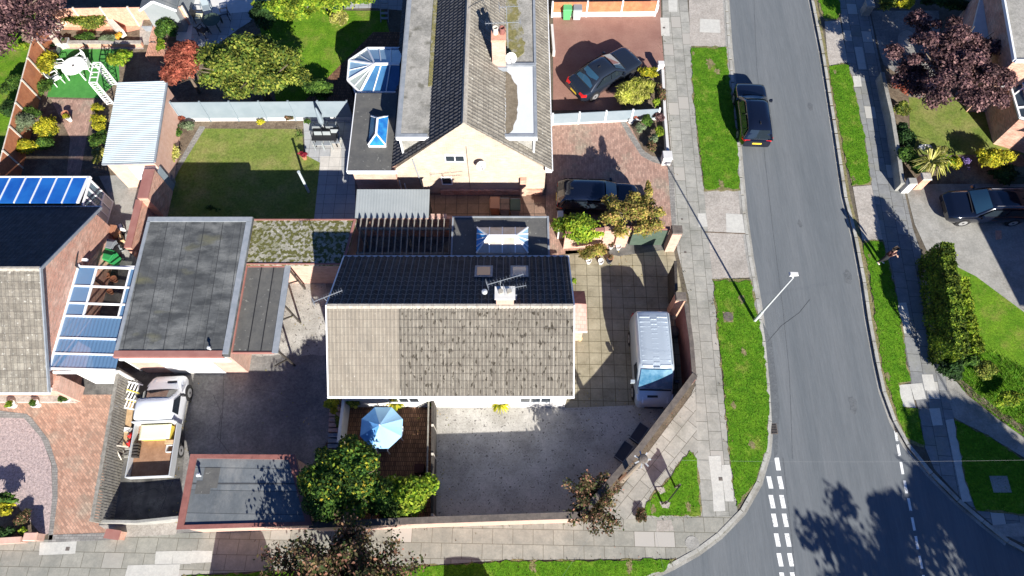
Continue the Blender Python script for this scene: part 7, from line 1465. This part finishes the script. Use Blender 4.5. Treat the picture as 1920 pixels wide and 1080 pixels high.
# flowers
def flowers(name, label, px, py, z, r, m, n, s, seed): return tree(name, label, px, py, z, r, m, n, s, seed, 4, cat='flowers', trunk=False)
flowers('hydrangea', 'white flower heads above the spiky plant', 1737, 276, 1.0, (.55,.35,.3), 'petal_white', 420, .10, 301); flowers('pampas_grass', 'creamy feathery plumes right of the spiky plant', 1766, 282, 1.3, (.4,.55,.3), 'leaf_reed', 500, .12, 302)
flowers('roses', 'red and white roses at the edge of the purple tree', 1822, 148, 1.0, (.25,.2,.15), 'petal_red', 60, .10, 303); flowers('roses', 'white roses in the shaded bed', 1830, 170, .9, (.7,.3,.2), 'petal_white', 45, .10, 304)
spiky('palm_plant', 'pale spiky palm-like plant in the east garden corner', 1745, 305, 1.0, 1.05, 'leaf_reed', 110, 1, .07)
spiky('palm_plant', 'second smaller spiky clump to the right of the pale one', 1765, 302, .8, .8, 'leaf_lime', 70, 2, .06)
spiky('spiky_plant', 'bright yellow-green spiky plant by the bungalow wall above the gravel', 938, 757, .45, .5, 'leaf_yellow', 110, 3, .07)
spiky('spiky_plant', 'bright yellow-green bushy plant in the blue pot on the deck', 742, 753, .5, .48, 'leaf_yellow', 130, 4, .08)
spiky('spiky_plant', 'tiny spiky tuft on the edge of the middle lawn', 560, 254, .15, .35, 'leaf_green', 30, 5, .03)
for i, (px, py, r, n, l) in enumerate(((1180,180,1.25,520,'big yellow feathery grass clump at the corner of the red driveway'),(1205,165,1.05,420,'upper yellow feathery grass clump behind the big one'))): tree('ornamental_grass', l, px, py, .75, (r*1.05, r*.85, .7), 'leaf_plume', n*5, .075, 20+i, 9, cat='ornamental grass', trunk=False, asp=4.2)
# trees of the middle and the east
tree('yellowing_tree', 'small tree turning yellow and orange over the dark blue car and green gate', 1188, 396, 2.2, (1.75,1.35,1.0), 'leaf_orange', 3600, .12, 11, 16, off=(.3,-.6), spread=.85)
tree('tree_tip', 'thin leafy orange branch tip above the yellowing tree', 1215, 358, 2.6, (.3,.75,.3), 'leaf_orange', 420, .11, 12, 4, cat='tree', off=(-.3,-1.2))
tree('large_shrub_tree', 'dark green tree speckled yellow, left of the brick deck', 645, 905, 2.8, (2.3,2.5,2.2), 'leaf_autumn', 13000, .13, 13, 20)
tree('large_shrub_tree', 'dark rounded green shrub at the lower left of the speckled tree', 612, 940, 2.6, (1.3,1.4,1.9), 'leaf_green', 4200, .11, 14, 9, cat='shrub')
tree('broad_shrub', 'bright lime green shrub at the bottom of the brick deck', 766, 928, 1.8, (1.45,1.5,1.2), 'leaf_lime', 5000, .14, 15, 13, cat='shrub')
tree('broad_shrub', 'mid green shrub between the speckled tree and the lime one', 712, 935, 1.9, (1.5,1.5,1.3), 'leaf_green', 4600, .13, 16, 10, cat='shrub')
def openshrub(name, label, base, n, h, rad, m, leafn, seed, ls=.09, tilt=.5, lr=.22, bark='bark_pale'):
    """shrub of long bare shoots carrying tufts of leaves"""
    R = random.Random(seed); rr = np.random.default_rng(seed); t = thing(name, label, 'tree', tuple(base)); mb = MB(); PP = []; NN = []
    for i in range(n):
        a = 2*pi*i/n+R.uniform(-.3,.3); f = R.uniform(.25, 1)**.7; tip = Vector((base[0]+cos(a)*rad[0]*f, base[1]+sin(a)*rad[1]*f, h*R.uniform(.72,1.05)*(1.05-.35*f)))
        mid = Vector(base).lerp(tip, .5)+Vector((0,0,h*.12)); mb.tube(base, mid, .035, .022, 5, False); mb.tube(mid, tip, .022, .008, 5, False); k = int(leafn/n); s = rr.uniform(.25, 1.0, k)**.8
        for q in s:
            p = mid.lerp(tip, max(0, q*2-1)) if q > .5 else Vector(base).lerp(mid, q*2); o = rr.normal(0, lr*.5*(1.2-.5*q), 3); PP.append(tuple(p+Vector(o))); NN.append((o[0], o[1], abs(o[2])+.4))
    build('trunk', mb, bark, t); quadmesh('crown', leaves(np.array(PP), np.array(NN), ls, 1.5, seed, .6), m, t); return t
cb = W(1103,948,0); openshrub('purple_shrub_tree', 'purple-bronze shrub tree spreading over the corner of the long pink wall', (cb.x, cb.y, 0), 22, 3.6, (1.5,1.55), 'leaf_bronze', 4600, 31, .085, lr=.34, bark='bark')
fb = W(715,1010,0); openshrub('street_tree', 'reddish tree with pale bare branches standing on the south pavement verge', (-6.7, .2, 0), 66, 6.0, (3.3,2.7), 'leaf_bronze', 26000, 32, .105, lr=.55)
tree('purple_plum_tree', 'big purple plum tree over the grey paving in the east garden', 1790, 112, 3.0, (3.4,3.4,2.0), 'leaf_purple', 15000, .135, 17, 34, spread=.95)
tree('purple_plum_tree', 'lower left purple bough beside the big plum tree', 1712, 150, 1.9, (1.6,1.8,1.0), 'leaf_purple', 3000, .13, 18, 12, cat='tree', off=(1.2,.4))
# hedge on the east side
def hedge(name, label, line, w_, h0, h1, m, n, s, seed, cat='hedge'):
    P0 = [Vector((*W(x, y, h0+(h1-h0)*i/(len(line)-1))[:2], 0)) for i, (x, y) in enumerate(line)]; t = thing(name, label, cat, tuple(P0[0])); R = np.random.default_rng(seed); Ls = [(P0[i+1]-P0[i]).length for i in range(len(P0)-1)]; tot = sum(Ls); PP = []; NN = []
    for _ in range(n):
        d = R.uniform(0, tot); i = 0
        while i < len(Ls)-1 and d > Ls[i]: d -= Ls[i]; i += 1
        f = d/Ls[i]; p = P0[i].lerp(P0[i+1], f); g = (sum(Ls[:i])+d)/tot; h = h0+(h1-h0)*g; dr = (P0[i+1]-P0[i]).normalized(); nn = Vector((-dr.y, dr.x, 0)); bump = .05*sin(g*23)+.04*sin(g*61+1)
        k = R.random(); 
        if k < .45: o = R.uniform(-.5, .5)*w_; z = h+bump+R.normal(0, .05); v = (0,0,1)
        else: sd = -1 if R.random() < .5 else 1; o = sd*(w_/2+R.normal(0, .06)+bump*.5); z = R.uniform(.05, h); v = tuple(nn*sd+Vector((0,0,.3)))
        PP.append(tuple(p+nn*o+Vector((0,0,z)))); NN.append(v)
    quadmesh('foliage', leaves(np.array(PP), np.array(NN), s, 1.5, seed, .55), m, t)
    mb = MB(); mb.prism([(p.x, p.y) for p in offset(P0[:-1]+[P0[-2].lerp(P0[-1], .5)], w_*.22)+offset(P0[:-1]+[P0[-2].lerp(P0[-1], .5)], -w_*.22)[::-1]], .0, min(h0, h1)-.6); build('stems', mb, 'wood_dark', t); return t
hedge('tall_hedge', 'tall clipped green hedge along the east pavement, casting a long shadow', [(1774,456),(1786,530),(1796,600),(1804,662)], .66, 2.15, 2.15, 'leaf_hedge', 20000, .085, 41)
hedge('golden_hedge', 'golden-leaved low hedge beside the tall one, towards the lawn', [(1806,520),(1812,560),(1826,620),(1838,660)], .5, 1.8, 1.3, 'leaf_lime', 5200, .09, 42)
for i, (px, py, r, m, l) in enumerate(((1785,690,(.9,.7,.7),'leaf_dark','dark low shrub at the foot of the tall hedge'),(1815,672,(.7,.6,.6),'leaf_green','leafy green shrub where hedge and rough grass meet'),(1850,690,(.9,.7,.35),'leaf_olive','low olive bush in the rough grass slope'),(1890,745,(1.0,.6,.3),'leaf_lime','low lime ground cover bush near the right edge'))): tree('low_shrub', l, px, py, .5, r, m, 1500, .11, 50+i, 7, cat='shrub', trunk=False)
# trees outside the frame that throw the shade at the lower right and upper right
tree('broadleaf_tree', 'tall tree south of the road, below the bottom right of the photo', 0, 0, 0, (5.6,5.4,3.2), 'leaf_green', 14000, .30, 71, 30, world=(27.4,-8.2,6.6), fill=.2)
tree('broadleaf_tree', 'second tall tree further right, south of the road', 0, 0, 0, (5.4,4.4,3.0), 'leaf_green', 12000, .30, 72, 26, world=(34,-6.2,6.4), fill=.2)
tree('broadleaf_tree', 'third tree south of the road throwing feathery shade on the junction', 0, 0, 0, (4.4,3.2,2.6), 'leaf_green', 2600, .28, 73, 26, world=(22.4,-11.4,6.2), fill=.2, spread=1.1)
# grass blades on the verges and rough slope
def blades(name, polys, n, h, seed):
    R = np.random.default_rng(seed); V = []
    for lst in polys:
        P = [(p.x, p.y) for p in pts(lst)]; xs_ = [p[0] for p in P]; ys2 = [p[1] for p in P]; A = abs(sum(P[k][0]*P[(k+1) % len(P)][1]-P[(k+1) % len(P)][0]*P[k][1] for k in range(len(P)))/2); k = int(A*n*1.6)
        X = R.uniform(min(xs_), max(xs_), k*2); Y = R.uniform(min(ys2), max(ys2), k*2); ins = np.zeros(k*2, bool); j = len(P)-1
        for i in range(len(P)):
            c = ((P[i][1] > Y) != (P[j][1] > Y)) & (X < (P[j][0]-P[i][0])*(Y-P[i][1])/(P[j][1]-P[i][1]+1e-12)+P[i][0]); ins ^= c; j = i
        X, Y = X[ins], Y[ins]; m = len(X); a = R.uniform(0, 2*pi, m); dx, dy = np.cos(a), np.sin(a); wd = R.uniform(.006, .016, m); hh = h*R.uniform(.4, 1.3, m); ln = R.uniform(.2, 1.0, m)*hh
        z = np.full(m, .02); q = np.stack([np.stack([X-dy*wd, Y+dx*wd, z], 1), np.stack([X+dy*wd, Y-dx*wd, z], 1), np.stack([X+dx*ln+dy*wd*.3, Y+dy*ln-dx*wd*.3, z+hh], 1), np.stack([X+dx*ln-dy*wd*.3, Y+dy*ln+dx*wd*.3, z+hh], 1)], 1); V.append(q.reshape(-1, 3))
    o = quadmesh(name, np.concatenate(V), 'grass_blade'); o['kind'] = 'stuff'; return o
blades('grass', [v for k, v in VER.items()], 90, .05, 81)
blades('grass', [[(1774,692),(1815,742),(1870,785),(1940,832),(1940,700),(1860,660),(1800,640),(1775,660)]], 160, .16, 82)

def litter(name, runs, n, wid, m, seed, s=.045):
    """fallen leaves gathered along edges"""
    R = np.random.default_rng(seed); PP = []
    for (a, c) in runs:
        A, B = W(*a), W(*c); L = (B-A).length; k = int(L*n); f = R.random(k); o = R.exponential(wid, k)*np.where(R.random(k) < .5, 1, -1); d = (B-A)/L
        PP.append(np.stack([A.x+(B.x-A.x)*f-d.y*o, A.y+(B.y-A.y)*f+d.x*o, np.full(k, .035)], 1))
    P = np.concatenate(PP); o = quadmesh(name, leaves(P, np.tile([0,0,1.0], (len(P), 1)), s, 1.3, seed, .25), m); o['kind'] = 'stuff'
litter('fallen_leaves', [((1100,972),(1300,735)),((1292,846),(1205,960)),((1240,970),(1315,968)),((600,995),(1080,978)),((1322,362),(1300,180)),((1337,524),(1356,720)),((1356,720),(1382,955)),((1556,135),(1597,345)),((1622,470),(1672,750)),((1655,450),(1706,718)),((1774,694),(1870,785)),((1270,1049),(960,1053)),((1240,60),(1262,330)),((1270,470),(1292,560))], 9, .10, 'leaf_bronze', 91)
litter('fallen_leaves', [((835,770),(830,960)),((650,760),(800,770)),((480,520),(600,640)),((470,720),(600,820)),((1080,490),(1240,480)),((1075,740),(1230,760)),((330,980),(345,720))], 7, .5, 'leaf_orange', 92, .05)

for i, (px, py, rr) in enumerate(((1332,120,.55),(1345,135,.4),(1352,345,.35),(1300,100,.2),(1395,660,.3),(1390,560,.35),(1375,760,.25),(1410,835,.35),(1600,335,.25),(1664,705,.3),(1630,480,.2),(1290,950,.3),(1225,955,.3),(1000,1062,.35),(1180,1062,.4),(1565,135,.2))):
    c = W(px, py, 0); R = random.Random(i); P = [(c.x+cos(a)*rr*R.uniform(.35,1)*.6, c.y+sin(a)*rr*R.uniform(.35,1)) for a in [k*2*pi/22 for k in range(22)]]
    mb = MB(); mb.prism(P, 0, .0285); struct('worn_patch', mb, 'dry_edge')
